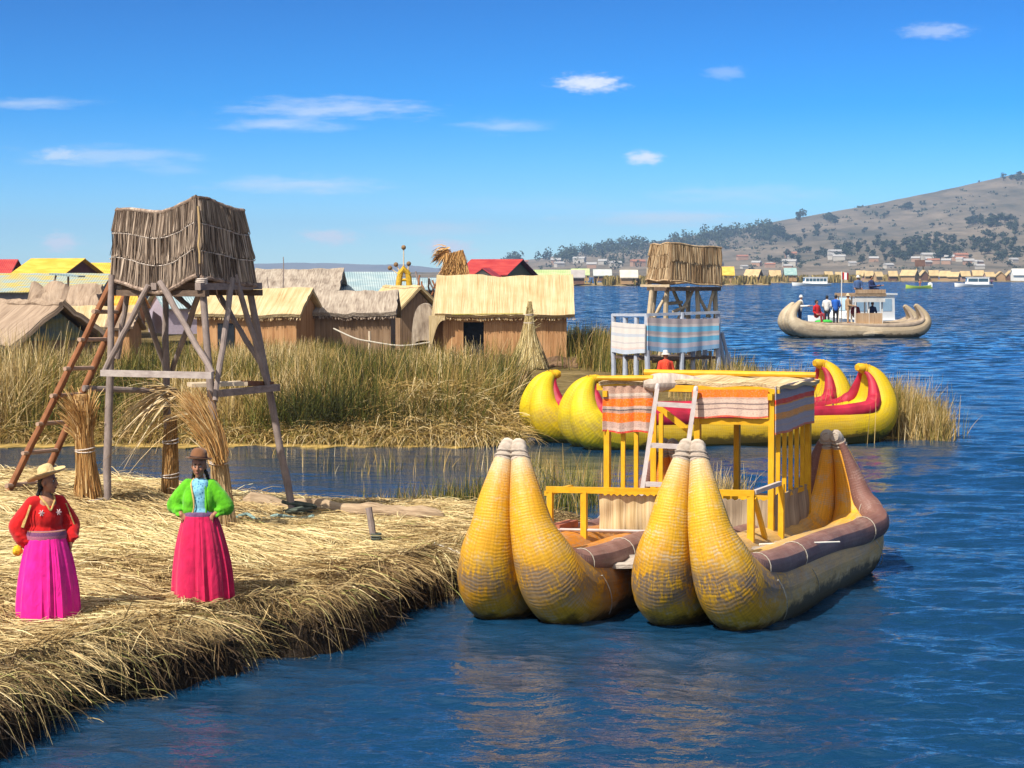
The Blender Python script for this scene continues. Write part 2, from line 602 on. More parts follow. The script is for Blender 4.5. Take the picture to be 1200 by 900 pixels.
# ================================================================== water
def water_mat():
    m, nt, b, o = new_mat('lake_water'); g = NT(nt)
    p = g.pos()
    x, y, z = g.sep(p)
    b.inputs['Base Color'].default_value = (.005, .036, .088, 1)
    b.inputs['Roughness'].default_value = .06
    b.inputs['IOR'].default_value = 1.45
    n1 = g.noise(g.mapv(p, (2.2, 5.2, 1)), 1.0, 4, .6, .5)
    n2 = g.noise(g.mapv(p, (9, 17, 1)), 1.0, 3, .6, .3)
    n3 = g.noise(g.mapv(p, (.13, .34, 1)), 1.0, 4, .6, .3)
    near = g.srange(y, 30, 110, 1.0, 0.1)
    h = g.math('ADD', g.math('MULTIPLY', n1, g.math('MULTIPLY', near, .034)), g.math('MULTIPLY', n2, g.math('MULTIPLY', near, .008)))
    calm = g.srange(g.attr('calm', False), 0, 1, .30, 1.0)
    bp = g.n('Bump'); bp.inputs['Distance'].default_value = 1.0
    g.l(calm, bp.inputs['Strength']); g.l(h, bp.inputs['Height'])
    # wavelets too small to see one by one: a spread of slopes
    nz = g.n('TexNoise'); nz.inputs['Scale'].default_value = 1.0; nz.inputs['Detail'].default_value = 3; nz.inputs['Roughness'].default_value = .6
    g.l(g.mapv(p, (.9, 1.5, 1)), nz.inputs['Vector'])
    big = g.noise(g.mapv(p, (.010, .045, 1)), 1.0, 4, .6)
    amp = g.math('MULTIPLY', g.srange(y, 40, 130, .06, 1.3), g.math('MULTIPLY', calm, g.srange(big, .3, .7, .55, 1.25)))
    sb = g.n('VectorMath', operation='SUBTRACT'); g.l(nz.outputs['Color'], sb.inputs[0]); sb.inputs[1].default_value = (.5, .5, .5)
    ml = g.n('VectorMath', operation='MULTIPLY'); g.l(sb.outputs[0], ml.inputs[0]); ml.inputs[1].default_value = (.6, 1.1, 0)
    sc = g.n('VectorMath', operation='SCALE'); g.l(ml.outputs[0], sc.inputs[0]); g.l(amp, sc.inputs['Scale'])
    # wind-driven waves: the steeper faces look down the lake
    tl = g.comb(0.0, g.math('MULTIPLY', g.srange(y, 50, 200), -.11), 0.0)
    a1 = g.n('VectorMath', operation='ADD'); g.l(tl, a1.inputs[0]); g.l(sc.outputs[0], a1.inputs[1])
    ad = g.n('VectorMath', operation='ADD'); g.l(bp.outputs[0], ad.inputs[0]); g.l(a1.outputs[0], ad.inputs[1])
    nm = g.n('VectorMath', operation='NORMALIZE'); g.l(ad.outputs[0], nm.inputs[0])
    g.l(nm.outputs[0], b.inputs['Normal'])
    return m

CH_POLY = [(-60, 29), (-7, 29), (2.2, 28), (3.6, 34), (3.6, 48), (-2, 52), (-60, 55)]     # the sheltered channel
def make_water():
    ys = [-60.0, 2.0, 6.0, 10.0]
    y = 13.0
    while y < 190: ys.append(y); y *= 1.0024
    while y < 8900: ys.append(y); y *= 1.06
    ys = np.array(ys)
    nu = 430
    u = np.linspace(-1, 1, nu)
    u = np.sign(u) * (np.abs(u) * .42 + np.abs(u) ** 7 * 2.6)
    Y, U = np.meshgrid(ys, u, indexing='ij')
    X = np.clip(U * np.maximum(Y, 13), -11500, 11500)
    rr = np.random.default_rng(11)
    Z = np.zeros_like(X)
    step = np.maximum(Y * .0024, .04)
    sheet = 1.15 - .9 * fbm(X * .09, Y * .05, 3) 
    for k in range(72):
        lam = .18 * (4.0 / .18) ** rr.random()
        th = rr.normal(-1.9, .55)
        kx, ky = math.cos(th) * 2 * PI / lam, math.sin(th) * 2 * PI / lam
        amp = .0041 * lam ** .68 * rr.uniform(.5, 1.3)
        ph = rr.random() * 6.28
        vis = np.clip((lam / step - 2.5) / 3.0, 0, 1)
        s = np.sin(kx * X + ky * Y + ph + 1.3 * vnoise(X * .5 + k, Y * .5))
        Z += amp * vis * (s + .35 * np.cos(2 * (kx * X + ky * Y + ph)))
    calm = 1 - np.clip(poly_sd(X.ravel(), Y.ravel(), CH_POLY).reshape(X.shape) / 2.0 + .3, 0, 1)
    Z *= (.28 + .72 * calm) * sheet * np.clip((Y - 8) / 8, 0, 1) * np.clip((170 - Y) / 60, 0, 1)
    co = np.stack([X, Y, Z], 2).reshape(-1, 3)
    ny = len(ys)
    i, j = np.meshgrid(np.arange(ny - 1), np.arange(nu - 1), indexing='ij')
    a = i * nu + j
    fc = np.stack([a, a + 1, a + nu + 1, a + nu], 2).reshape(-1, 4)
    me = np_mesh('water', co, fc, water_mat(), {'calm': calm.ravel()}, True)
    o = link('water', me); tag(o, kind='structure')
make_water()

# ================================================================== hills
def hill_h(X, Y):
    """height of the far shore: a long slope rising to the right"""
    rx = X + 60                                           # ridge height by position across
    ridge = np.interp(X, [-600, -250, -60, 20, 120, 230, 354, 510, 680, 850, 1100, 1500, 2200], [-8, -6, 3, 20, 36, 51, 70, 99, 130, 168, 186, 180, 150])
    t = np.clip((Y - 1350) / (3300 - 1350), 0, 1)
    prof = t ** 1.25
    back = np.clip((Y - 3300) / 1800, 0, 1)
    z = ridge * prof * (1 - .5 * back)
    z = z + (fbm(X / 260, Y / 330, 5) - .5) * 46 * np.clip(t * 3, 0, 1) * np.clip((3300 - Y) / 900, .12, 1) * (ridge / 120)
    z = np.where(ridge > 0, z, ridge); z = z + (fbm(X / 60 + 40, Y / 90, 3) - .5) * 5 * np.clip(t * 6, 0, 1)
    return z - 2 + 3 * np.clip((Y - 1300) / 60, 0, 1)

def make_hill():
    nx, ny = 260, 150
    x = np.linspace(-900, 2300, nx); y = np.linspace(1290, 5200, ny)
    X, Y = np.meshgrid(x, y, indexing='xy')
    Z = hill_h(X, Y)
    co = np.stack([X, Y, Z], 2).reshape(-1, 3)
    j, i = np.meshgrid(np.arange(ny - 1), np.arange(nx - 1), indexing='ij')
    a = j * nx + i
    fc = np.stack([a, a + 1, a + nx + 1, a + nx], 2).reshape(-1, 4)
    m, nt, b, o = new_mat('dry_hillside'); g = NT(nt)
    p = g.pos()
    n1 = g.noise(g.mapv(p, (.004, .003, .004)), 1.0, 6, .62)
    n2 = g.noise(g.mapv(p, (.035, .012, .05)), 1.0, 5, .6)
    f = g.math('ADD', g.math('MULTIPLY', n1, .6), g.math('MULTIPLY', n2, .4))
    g.l(g.ramp(f, [(.36, (.065, .062, .045)), (.47, (.125, .105, .078)), (.55, (.18, .145, .110)), (.66, (.25, .205, .155))]), b.inputs['Base Color'])
    b.inputs['Roughness'].default_value = .95; b.inputs['Specular IOR Level'].default_value = .05
    g.l(g.bump(n2, .8, 9.0), b.inputs['Normal'])
    o = link('hills', np_mesh('hills', co, fc, m, None, True)); tag(o, kind='structure')
make_hill()

def make_mountains():
    nx = 240
    x = np.linspace(-3600, 900, nx)
    Yc = 7600.0
    top = 16 + 150 * np.clip(fbm(x / 420 + 5, x * 0, 5) - .25, 0, 1) * np.interp(x, [-3600, -1500, -900, -500, -200, 100, 500, 900], [.55, .4, .25, .75, .9, .75, .6, .3])
    rows = [(-1, -2.0), (-.5, .35), (0, 1.0), (.7, .5), (1.3, -.2)]
    co = []
    for (oy, k) in rows:
        for i in range(nx):
            kk = k + .22 * (fbm(x[i] / 160.0, oy * 3.0 + 2, 3) - .5) * (1 if 0 < k < 1 else 0)
            co.append((x[i], Yc + oy * 700, top[i] * kk))
    fc = []
    for r in range(len(rows) - 1):
        for i in range(nx - 1):
            a = r * nx + i; fc.append((a, a + 1, a + nx + 1, a + nx))
    m = mat_plain('far_mountain_rock', (.14, .11, .08), .95, .25, .004, 0, .05)
    o = link('mountains', np_mesh('mountains', co, fc, m, None, True)); tag(o, kind='structure')
make_mountains()

# ================================================================== air
def make_haze():
    mb = MB()
    mb.box((0, 4300, 108), (24000, 9600, 222))
    m = bpy.data.materials.new('air_haze'); m.use_nodes = True
    nt = m.node_tree; nt.nodes.clear()
    out = nt.nodes.new('ShaderNodeOutputMaterial'); v = nt.nodes.new('ShaderNodeVolumePrincipled')
    v.inputs['Color'].default_value = (.40, .63, 1.0, 1); v.inputs['Density'].default_value = HAZE_DENSITY
    v.inputs['Anisotropy'].default_value = 0.0
    nt.links.new(v.outputs[0], out.inputs['Volume'])
    o = mb.build('haze', m, None, False); tag(o, kind='stuff')
HAZE_DENSITY = .00013
make_haze()
# ================================================================== near reed island
ISL = [tuple(W(px, py).xy) for px, py in
       [(-250, 960), (-90, 905), (0, 869), (60, 849), (130, 823), (200, 803), (270, 784), (330, 768), (390, 752), (430, 738), (480, 720), (520, 704), (545, 694)]]
ISL += [(.05, 25.6), (.55, 27.2), (1.0, 28.6), (.7, 30.6), (-.4, 31.7), (-2.0, 32.2), (-4, 32.4), (-6, 33), (-9, 33.5), (-16, 33), (-16, 9), (-8, 10)]


def isl_h(x, y):
    x = np.asarray(x, float); y = np.asarray(y, float)
    sh = x.shape
    x = x.ravel(); y = y.ravel()
    jx = x + (fbm(x * 1.1, y * 1.1, 4) - .5) * .85
    jy = y + (fbm(x * 1.1 + 31, y * 1.1, 4) - .5) * .85
    d = poly_sd(jx, jy, ISL)
    top = .52 + .47 * np.exp(-((x + 7.4) / 2.3) ** 2 - ((y - 28.3) / 3.6) ** 2)
    top += .10 * np.exp(-((x + 4.6) / 1.2) ** 2 - ((y - 23.5) / 2.5) ** 2)
    top += (fbm(x * .8, y * .8, 3) - .5) * .14 + (fbm(x * 2.6 + 9, y * 3.2, 3) - .5) * .10
    top += .06 * np.clip(d, 0, 2)
    top = top - .14 * np.clip((y - 29.0) / 2.0, 0, 1) * np.clip((x + 5.5) / 2, 0, 1)
    f = 1 - np.exp(-np.clip(d + .05, 0, 9) / .085)
    z = np.where(d > -.05, -.15 + (top + .15) * f, -.15 + np.maximum(d + .05, -.6) * 1.2)
    return z.reshape(sh)


def gz(x, y):
    return float(isl_h(np.array([x]), np.array([y]))[0])


def ground_mat():
    m, nt, b, o = new_mat('trodden_reed'); g = NT(nt)
    p = g.pos()
    x, y, z = g.sep(p)
    n1 = g.noise(g.mapv(p, (9, 30, 12), (0, 0, 0), (0, 0, .5)), 1.0, 4, .65)
    n2 = g.noise(p, 2.2, 4, .6)
    f = g.math('ADD', g.math('MULTIPLY', n1, .6), g.math('MULTIPLY', n2, .4))
    c = g.ramp(f, [(.34, (.13, .08, .035)), (.5, (.30, .20, .09)), (.66, (.46, .33, .16))])
    wet = g.srange(g.math('ADD', z, g.math('MULTIPLY', g.math('SUBTRACT', n2, .5), .40)), .46, .28)
    c = g.mix(wet, c, (.018, .012, .008))
    g.l(c, b.inputs['Base Color'])
    b.inputs['Roughness'].default_value = .9; b.inputs['Specular IOR Level'].default_value = .15
    g.l(g.bump(n1, .8, .04), b.inputs['Normal'])
    return m


def make_island():
    xs = np.arange(-16.5, 1.9, .085); ys = np.concatenate([np.arange(9.5, 15, .3), np.arange(15, 34.2, .085)])
    X, Y = np.meshgrid(xs, ys, indexing='xy')
    Z = isl_h(X, Y)
    nx = len(xs)
    co = np.stack([X, Y, Z], 2).reshape(-1, 3)
    j, i = np.meshgrid(np.arange(len(ys) - 1), np.arange(nx - 1), indexing='ij')
    a = (j * nx + i).ravel()
    keep = np.maximum.reduce([Z.ravel()[a], Z.ravel()[a + 1], Z.ravel()[a + nx], Z.ravel()[a + nx + 1]]) > -.45
    a = a[keep]
    fc = np.stack([a, a + 1, a + nx + 1, a + nx], 1)
    o = link('island_ground', np_mesh('island_ground', co, fc, ground_mat(), None, True)); tag(o, kind='structure')
make_island()

STRAW = mat_strand('straw', [(0, (.09, .05, .02)), (.16, (.24, .15, .06)), (.42, (.46, .33, .15)), (.72, (.60, .46, .23)), (.93, (.72, .60, .36)), (1, (.42, .42, .14))], .6, .25)
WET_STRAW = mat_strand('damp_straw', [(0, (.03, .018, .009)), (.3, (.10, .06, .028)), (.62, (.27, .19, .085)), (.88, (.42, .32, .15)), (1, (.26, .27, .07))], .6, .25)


def make_straw():
    rng = np.random.default_rng(21)
    N = 230000
    # denser close to the viewer's frame
    x = rng.uniform(-9.0, 1.6, N); y = 16.5 + (33.2 - 16.5) * rng.random(N)
    ok = np.abs(x / y) < .285
    x = x[ok]; y = y[ok]
    d = poly_sd(x, y, ISL)
    ok = d > .13
    x = x[ok]; y = y[ok]; d = d[ok]
    z = isl_h(x, y)
    N = len(x)
    fld = fbm(x * .35 + 3, y * .35, 2)
    ang = -.62 + (fld - .5) * 3.4 + rng.normal(0, 1, N) * (.30 + .75 * np.clip((fbm(x * .7 + 80, y * .7, 2) - .42) * 4, 0, 1))
    # the combed swathe that runs down from the mound towards the open side
    sw = np.exp(-((x + 3.9 - (y - 25.5) * -.25) / 1.9) ** 2) * np.clip((y - 22.8) / 2, 0, 1)
    ang = ang * (1 - sw) + sw * (-.95 + rng.normal(0, .16, N))
    # near the water the stalks lie across the bank
    edge = np.exp(-d / .4)
    ang = np.where(rng.random(N) < edge * .6, rng.normal(1.15, .55, N), ang)
    # trampled, broken pieces towards the water: no common direction
    messy = np.clip(1.35 - d / 1.5, 0, 1) * np.clip(.35 + (fbm(x * .9 + 15, y * .9, 2) - .35) * 3, .15, 1)
    ang = np.where(rng.random(N) < messy, rng.uniform(-PI, PI, N) * .8 - .6, ang)
    flip = np.where(rng.random(N) < .25, PI, 0)
    ang = ang + flip
    L = rng.uniform(.18, .62, N) * (1 + .5 * sw)
    lift = np.abs(rng.normal(0, .10, N)) + .03
    lift = np.where(rng.random(N) < .015, rng.uniform(.3, .8, N), lift)
    dv = unit(np.stack([np.cos(ang), np.sin(ang), lift], 1))
    # follow the surface
    ex = x + np.cos(ang) * L; ey = y + np.sin(ang) * L
    ze = isl_h(ex, ey)
    bend = np.stack([rng.normal(0, .05, N), rng.normal(0, .05, N), np.clip(ze - z, -.16, .25) - lift * L * rng.uniform(.3, 1.0, N)], 1)
    root = np.stack([x, y, z - .01 + np.abs(rng.normal(0, .025, N))], 1)
    patch = fbm(x * .9 + 50, y * .9, 3)
    rnd = np.clip(rng.normal(.52 + (patch - .5) * 1.1 + .10 * sw - .16 * np.exp(-d / .4), .26), .0, .95)
    green = rng.random(N) < .012
    rnd = np.where(green, 1.0, rnd)
    me = strands_mesh('straw_cover', root, dv, L, rng.uniform(.006, .013, N), bend, 3, STRAW, rnd, .6, rng=rng)
    o = link('loose_straw', me); tag(o, kind='stuff')

    # the bank: broken ends sticking out of the face, and sparse long stalks hanging over it
    seg = np.array(ISL[:16]); dl = np.linalg.norm(np.diff(seg, axis=0), axis=1)
    cum = np.concatenate([[0], np.cumsum(dl)])
    def along(M):
        s = rng.uniform(cum[1], cum[-1], M)
        k = np.clip(np.searchsorted(cum, s) - 1, 0, len(dl) - 1)
        p = seg[k] + (seg[k + 1] - seg[k]) * ((s - cum[k]) / dl[k])[:, None]
        e = (seg[k + 1] - seg[k]) / dl[k][:, None]
        return s, p, e, np.stack([e[:, 1], -e[:, 0]], 1)
    def on_face(p, nrm, z):
        # walk in from the water until the bank is as high as z
        inn = np.full(len(z), -.35)
        for st in np.arange(-.3, .9, .03):
            q = p - nrm * st
            h = isl_h(q[:, 0], q[:, 1])
            inn = np.where((h < z), st, inn) if False else np.where((inn < -.34) & (h >= z), st, inn)
        return np.where(inn < -.34, .3, inn)
    # broken ends
    M = 17000
    s, p, e, nrm = along(M)
    hz = rng.random(M) ** .42 * .60 + .03
    inn = on_face(p, nrm, hz)
    base = p - nrm * (inn + .04)[:, None]
    side = rng.normal(0, 1.1, M)
    dv = unit(np.concatenate([nrm * rng.uniform(.15, 1.0, M)[:, None] + e * side[:, None], rng.normal(-.15, .35, M)[:, None]], 1))
    L = rng.uniform(.08, .30, M) * np.where(rng.random(M) < .15, 1.6, 1)
    bend = np.stack([np.zeros(M), np.zeros(M), -L * rng.uniform(.0, .6, M)], 1)
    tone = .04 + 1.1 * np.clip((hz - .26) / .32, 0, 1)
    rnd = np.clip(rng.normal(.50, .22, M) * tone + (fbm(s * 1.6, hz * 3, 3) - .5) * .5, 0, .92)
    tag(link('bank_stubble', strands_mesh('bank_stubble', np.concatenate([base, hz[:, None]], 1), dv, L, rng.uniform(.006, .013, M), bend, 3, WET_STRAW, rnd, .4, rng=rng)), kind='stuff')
    # hanging stalks in loose clumps
    M = 3600
    s, p, e, nrm = along(M)
    clump = fbm(s * .9, s * 0 + 4, 4)
    keep = rng.random(M) < np.clip((clump - .40) * 5.0, .06, 1)
    s, p, e, nrm = s[keep], p[keep], e[keep], nrm[keep]; M = len(s)
    inn = rng.uniform(.0, .34, M)
    base = p - nrm * inn[:, None]
    zz = isl_h(base[:, 0], base[:, 1]) * rng.uniform(.8, 1.0, M) + .03
    cside = (fbm(s * .7 + 60, s * 0, 2) - .5) * 2.4
    side = cside + rng.normal(0, .45, M)
    out = rng.uniform(.25, 1.0, M)
    dv = unit(np.concatenate([nrm * out[:, None] + e * side[:, None], rng.uniform(-.1, .40, M)[:, None]], 1))
    L = rng.uniform(.25, .75, M) * np.where(rng.random(M) < .10, 1.5, 1)
    drop = -L * rng.uniform(.30, .95, M)
    drop = np.maximum(drop, -(zz + .03) - dv[:, 2] * L)
    bend = np.stack([-dv[:, 0] * L * .3, -dv[:, 1] * L * .3, drop], 1)
    rnd = np.clip(rng.normal(.66, .22, M), .05, .94)
    rnd = np.where(rng.random(M) < .05, 1.0, rnd)
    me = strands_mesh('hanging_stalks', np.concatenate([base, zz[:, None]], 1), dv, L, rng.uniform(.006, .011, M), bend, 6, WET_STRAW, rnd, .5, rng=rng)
    o = link('hanging_straw', me); tag(o, kind='stuff')
make_straw()
# ================================================================== reed boats
def hull_mat(name, main, pale, worn, flank=None, tip=None, worn_amt=.5, rings=32.0, flank_from=.30, flank_to=.42, bow_orange=None, inner_col=None):
    """bound reed bundle: fine rings of twine, paint worn back to grey reed"""
    m, nt, b, o = new_mat(name); g = NT(nt)
    uv = g.attr('uvp')
    L, a, s = g.sep(uv)
    oc = g.objco()
    ring = g.n('TexWave', wave_type='BANDS', bands_direction='X', wave_profile='SIN')
    ring.inputs['Scale'].default_value = rings / 6.283 * 2; ring.inputs['Distortion'].default_value = 4.0
    ring.inputs['Detail'].default_value = 2; ring.inputs['Detail Scale'].default_value = 1.4
    g.l(g.mapv(uv, (1.0, .6, 0)), ring.inputs['Vector'])
    rg = g.math('MULTIPLY', ring.outputs['Fac'], g.srange(g.noise(g.mapv(uv, (7, 3, 0)), 1.0, 3, .6), .35, .6, .35, 1.0))
    stalk = g.noise(g.mapv(uv, (1.2, 34, 0)), 1.0, 3, .6)
    fine = g.noise(g.mapv(uv, (14, 26, 0)), 1.0, 4, .65)
    patch = g.noise(oc, 1.6, 4, .62)
    patch2 = g.noise(g.mapv(oc, (3, 3, 5), (4, 1, 2)), 1.0, 4, .7)
    base = g.mix(g.srange(patch, .35, .68), main, pale)
    if bow_orange is not None:
        base = g.mix(g.srange(g.math('ADD', s, g.math('MULTIPLY', g.math('SUBTRACT', patch, .5), .15)), .34, .46), base, bow_orange)
    if flank is not None:
        fl = g.mix(fine, tuple(c * .75 for c in flank), tuple(min(1, c * 1.3) for c in flank))
        k = g.srange(g.math('ADD', s, g.math('MULTIPLY', g.math('SUBTRACT', patch, .5), .22)), flank_from, flank_to)
        k2 = g.srange(s, .80, .92, 1.0, .75)
        base = g.mix(g.math('MULTIPLY', k, k2), base, fl)
    inner = g.srange(g.math('COSINE', g.math('SUBTRACT', g.math('MULTIPLY', a, 2 * PI / 2.3876), PI / 2)), -.25, .25)
    base = g.mix(g.math('MULTIPLY', inner, g.srange(s, .56, .62)), base, inner_col or main)
    # paint rubbed off along the twine
    rub = g.math('MULTIPLY', g.srange(g.math('ADD', g.math('MULTIPLY', patch2, .6), g.math('MULTIPLY', fine, .4)), .47, .60), g.math('ADD', g.math('MULTIPLY', rg, .75), .2))
    base = g.mix(g.math('MULTIPLY', rub, worn_amt), base, worn)
    # grimy scuffed belly
    z = g.sep(g.pos())[2]
    zb_ = g.math('ABSOLUTE', g.math('SUBTRACT', g.math('ADD', z, g.math('MULTIPLY', g.math('SUBTRACT', patch, .5), .5)), .55))
    scuff = g.math('MULTIPLY', g.srange(zb_, .34, .08), g.srange(g.math('ADD', g.math('MULTIPLY', fine, .5), g.math('MULTIPLY', patch2, .5)), .41, .53))
    scuff = g.math('MULTIPLY', scuff, g.math('ADD', .72, g.math('MULTIPLY', rg, .28)))
    base = g.mix(g.math('MULTIPLY', g.math('MULTIPLY', scuff, g.srange(s, .38, .48, 1.0, .35)), min(1.0, worn_amt * 1.2)), base, (.15, .115, .095))
    # stalk by stalk tone
    base = g.mix(g.math('MULTIPLY', g.srange(stalk, .42, .62), .34), base, g.mix(1.0, base, (.55, .50, .42), 'MULTIPLY'))
    side_ = g.srange(s, .40, .48)
    damp = g.srange(g.math('SUBTRACT', g.math('ADD', z, g.math('MULTIPLY', g.math('SUBTRACT', patch2, .5), .55)), g.math('MULTIPLY', side_, .13)), .17, .03)
    base = g.mix(g.math('MULTIPLY', damp, .85), base, (.035, .024, .008))
    if tip is not None:
        tp = g.math('MAXIMUM', g.srange(g.math('ADD', s, g.math('ADD', g.math('MULTIPLY', g.math('SUBTRACT', fine, .5), .16), g.math('MULTIPLY', g.math('SUBTRACT', patch2, .5), .22))), .13, .0), g.srange(g.math('ADD', s, g.math('MULTIPLY', g.math('SUBTRACT', fine, .5), .05)), .965, .995))
        base = g.mix(g.math('MULTIPLY', tp, .85), base, tip)
    base = g.mix(g.math('MULTIPLY', g.srange(rg, .45, .05), .10), base, (.08, .045, .01))
    g.l(base, b.inputs['Base Color'])
    b.inputs['Roughness'].default_value = .55; b.inputs['Specular IOR Level'].default_value = .3
    h = g.math('ADD', g.math('MULTIPLY', rg, .55), g.math('ADD', g.math('MULTIPLY', stalk, .55), g.math('MULTIPLY', fine, .35)))
    g.l(g.bump(h, .5, .0075), b.inputs['Normal'])
    return m


BOW = [(0.00, 1.00, .082), (-.05, .93, .115), (-.115, .83, .155), (-.185, .70, .205), (-.215, .56, .255), (-.185, .43, .325), (-.05, .29, .385), (.22, .20, .412), (.65, .17, .41), (1.15, .155, .41)]


BOW_FAT = [(0.10, .985, .065), (-.01, .955, .115), (-.12, .86, .18), (-.19, .72, .245), (-.21, .56, .31), (-.16, .43, .36), (-.02, .30, .39), (.25, .22, .40), (.65, .18, .40), (1.15, .16, .39)]


def catmull(P, n):
    """smooth resampling of tuples"""
    out = []
    P = [np.array(p, float) for p in P]
    k = len(P)
    for i in range(k - 1):
        p0 = P[max(i - 1, 0)]; p1 = P[i]; p2 = P[i + 1]; p3 = P[min(i + 2, k - 1)]
        for j in range(n):
            t = j / n
            out.append(.5 * ((2 * p1) + (-p0 + p2) * t + (2 * p0 - 5 * p1 + 4 * p2 - p3) * t * t + (-p0 + 3 * p1 - 3 * p2 + p3) * t ** 3))
    out.append(P[-1])
    return out


def hull_profile(L, zb, zs, k=1.0, stern_r=.92, mid=.40, xs=1.0, bow=None):
    bow = bow or BOW
    """(x, z, r) along one bundle, bow tip to stern tip"""
    sx_ = lambda x: (x + .21) * k * xs - .21 * k
    pts = [(sx_(x), z * zb, r * k) for x, z, r in bow]
    pts.append((L * .5, .15 * zb, mid * k))
    st = [(L - sx_(x), z * zs, r * k * stern_r) for x, z, r in reversed(bow)]
    return catmull(pts + st, 5)


def hull_meshes(L, zb, zs, k=1.0, lean=0.0, spread=.96, roll=.19, stern_r=.92, xs=1.0, bow=None, bowroll=False, n=26, rollpos=(.48, .86), cap=.10):
    """returns MBs in boat axes: x bow->stern, y across (left +), z up"""
    pr = hull_profile(L, zb, zs, k, stern_r, xs=xs, bow=bow)
    hull = MB(); rolls = []; caps = []; ropes = []
    N = len(pr)
    cen = {}
    for sg in (1, -1):
        P = []; R = []
        for (x, z, r) in pr:
            f = max(0, 1 - x / (1.4 * k)) if x < L / 2 else 0
            y = sg * r * spread + lean * (max(z, 0) / zb) ** 2 * f
            P.append(Vector((x, y, z))); R.append(r)
        hull.tube(P, R, n, ry=[q_ * (1.0 + .16 * min(1, max(0, (.5 - p_.z / zb) * 3))) for p_, q_ in zip(P, R)], up=(1, 0, 0), vscale=2 * PI * .38 * k)
        cen[sg] = (P, R)
    for sg in (1, -1):
        P, R = cen[sg]
        Q = []; q = []
        for i in range(N):
            t = (P[min(i + 1, N - 1)] - P[max(i - 1, 0)]); t.y = 0; t.normalize()
            nn = Vector((-t.z, 0, t.x))
            s = i / (N - 1)
            e = min(s, 1 - s)
            thin = s < .5 and not bowroll
            u = min(1, max(0, (e - (.10 if thin else 0)) / (.34 if thin else .26 if bowroll else .30)))
            lat = rollpos[1] * ((.9 if bowroll and s < .5 else .36) + .14 * min(1, max(0, (s - .15) / .27)) + .50 * min(1, max(0, (s - .52) / .14)))
            rr = (.045 + (roll - .045) * (u * u * (3 - 2 * u))) * k
            Q.append(P[i] + nn * (R[i] * rollpos[0] + rr * .72) + Vector((0, sg * R[i] * lat, 0)))
            q.append(rr)
        a = 1
        mb = MB(); mb.tube(Q[a:N - a], q[a:N - a], 14, up=(1, 0, 0), vscale=1.2)
        rolls.append(mb)
        # twine lashings round the roll and down the flank
        for j in (int(N * .36), int(N * .47), int(N * .60), int(N * .74)):
            t = (Q[j + 1] - Q[j - 1]).normalized()
            s1 = t.cross(Vector((0, 0, 1))).normalized() * -sg; n1 = Vector((0, 0, 1))
            pts = [Q[j] + s1 * math.cos(w) * (q[j] + .007) + n1 * math.sin(w) * (q[j] + .007) for w in np.linspace(-.9, 2 * PI - 1.1, 18)]
            C = P[j]; yy = Vector((0, sg, 0))
            pts += [C + yy * math.cos(w) * (R[j] + .006) + n1 * math.sin(w) * (R[j] + .006) + t * (.30 * (1 - math.sin(w))) for w in np.linspace(.45, -.7, 10)]
            mb = MB(); mb.tube(pts, .0055 * k, 5); ropes.append(mb)
    # bound tips
    for end in (0, 1):
        for sg in (1, -1):
            P, R = cen[sg]
            idx = list(range(0, 7)) if end == 0 else list(range(N - 1, N - 8, -1))
            pts = [P[i] for i in idx]
            d0 = (pts[0] - pts[1]).normalized()
            inn = Vector((1 if end == 0 else -1, 0, 0))
            head = [pts[0] + d0 * .05 * k + inn * .10 * k, pts[0] + d0 * .06 * k + inn * .03 * k]
            pts = head + pts
            rad = [cap * .55 * k, cap * .85 * k] + [max(R[i] * 1.04, cap * .9 * k * (1 - .06 * c)) for c, i in enumerate(idx)]
            cp = MB(); cp.tube(pts[:7], rad[:7], 12, up=(1, 0, 0)); caps.append(cp)
            for c in (3, 5):
                t = (pts[c + 1] - pts[c]).normalized(); s1 = Vector((0, 1, 0)); n1 = s1.cross(t).normalized()
                ring = [pts[c] + s1 * math.cos(w) * (rad[c] + .006) + n1 * math.sin(w) * (rad[c] + .006) for w in np.linspace(0, 2 * PI, 13)]
                cp.tube(ring, .014 * k, 5, cap=False)
    return hull, rolls, caps, ropes


def boat_frame(bow_xy, stern_xy):
    a = Vector((stern_xy[0] - bow_xy[0], stern_xy[1] - bow_xy[1], 0))
    L = a.length
    ang = math.atan2(a.y, a.x)
    return Matrix.Translation((bow_xy[0], bow_xy[1], 0)) @ Matrix.Rotation(ang, 4, 'Z'), L


def xform(mb, M):
    mb.v = [tuple(M @ Vector(p)) for p in mb.v]
    return mb

HULL_Y = hull_mat('yellow_painted_reed', (.60, .285, .008), (.64, .36, .018), (.50, .44, .34), flank=(.60, .375, .125), tip=(.56, .47, .35), inner_col=(.85, .40, .03), worn_amt=.85, flank_from=.38, flank_to=.48)
HULL_O = hull_mat('orange_painted_reed', (.60, .285, .008), (.64, .36, .018), (.46, .38, .28), tip=(.56, .47, .35), inner_col=(.80, .26, .02), worn_amt=.7, bow_orange=(.56, .20, .010))
ROLL = hull_mat('purple_brown_reed_roll', (.20, .095, .080), (.30, .165, .14), (.42, .31, .27), worn_amt=.5, rings=26)
CAPM = mat_stalk('pale_bound_reed_end', [(.25, .19, .15), (.42, .35, .29), (.58, .50, .42)], 30, 6, .5)
ROPE = mat_plain('pale_twine', (.42, .38, .32), .9, .3, 40, .3)
YPAINT = mat_wood('yellow_painted_wood', (.52, .25, .008), (.72, .42, .022), 20, .5, .15)
GWOOD = mat_wood('pale_grey_wood', (.36, .30, .29), (.58, .52, .50))
MATREED = mat_stalk('pale_reed_mat', [(.20, .12, .05), (.46, .33, .17), (.62, .48, .29), (.72, .60, .42)], 34, .7, .6)
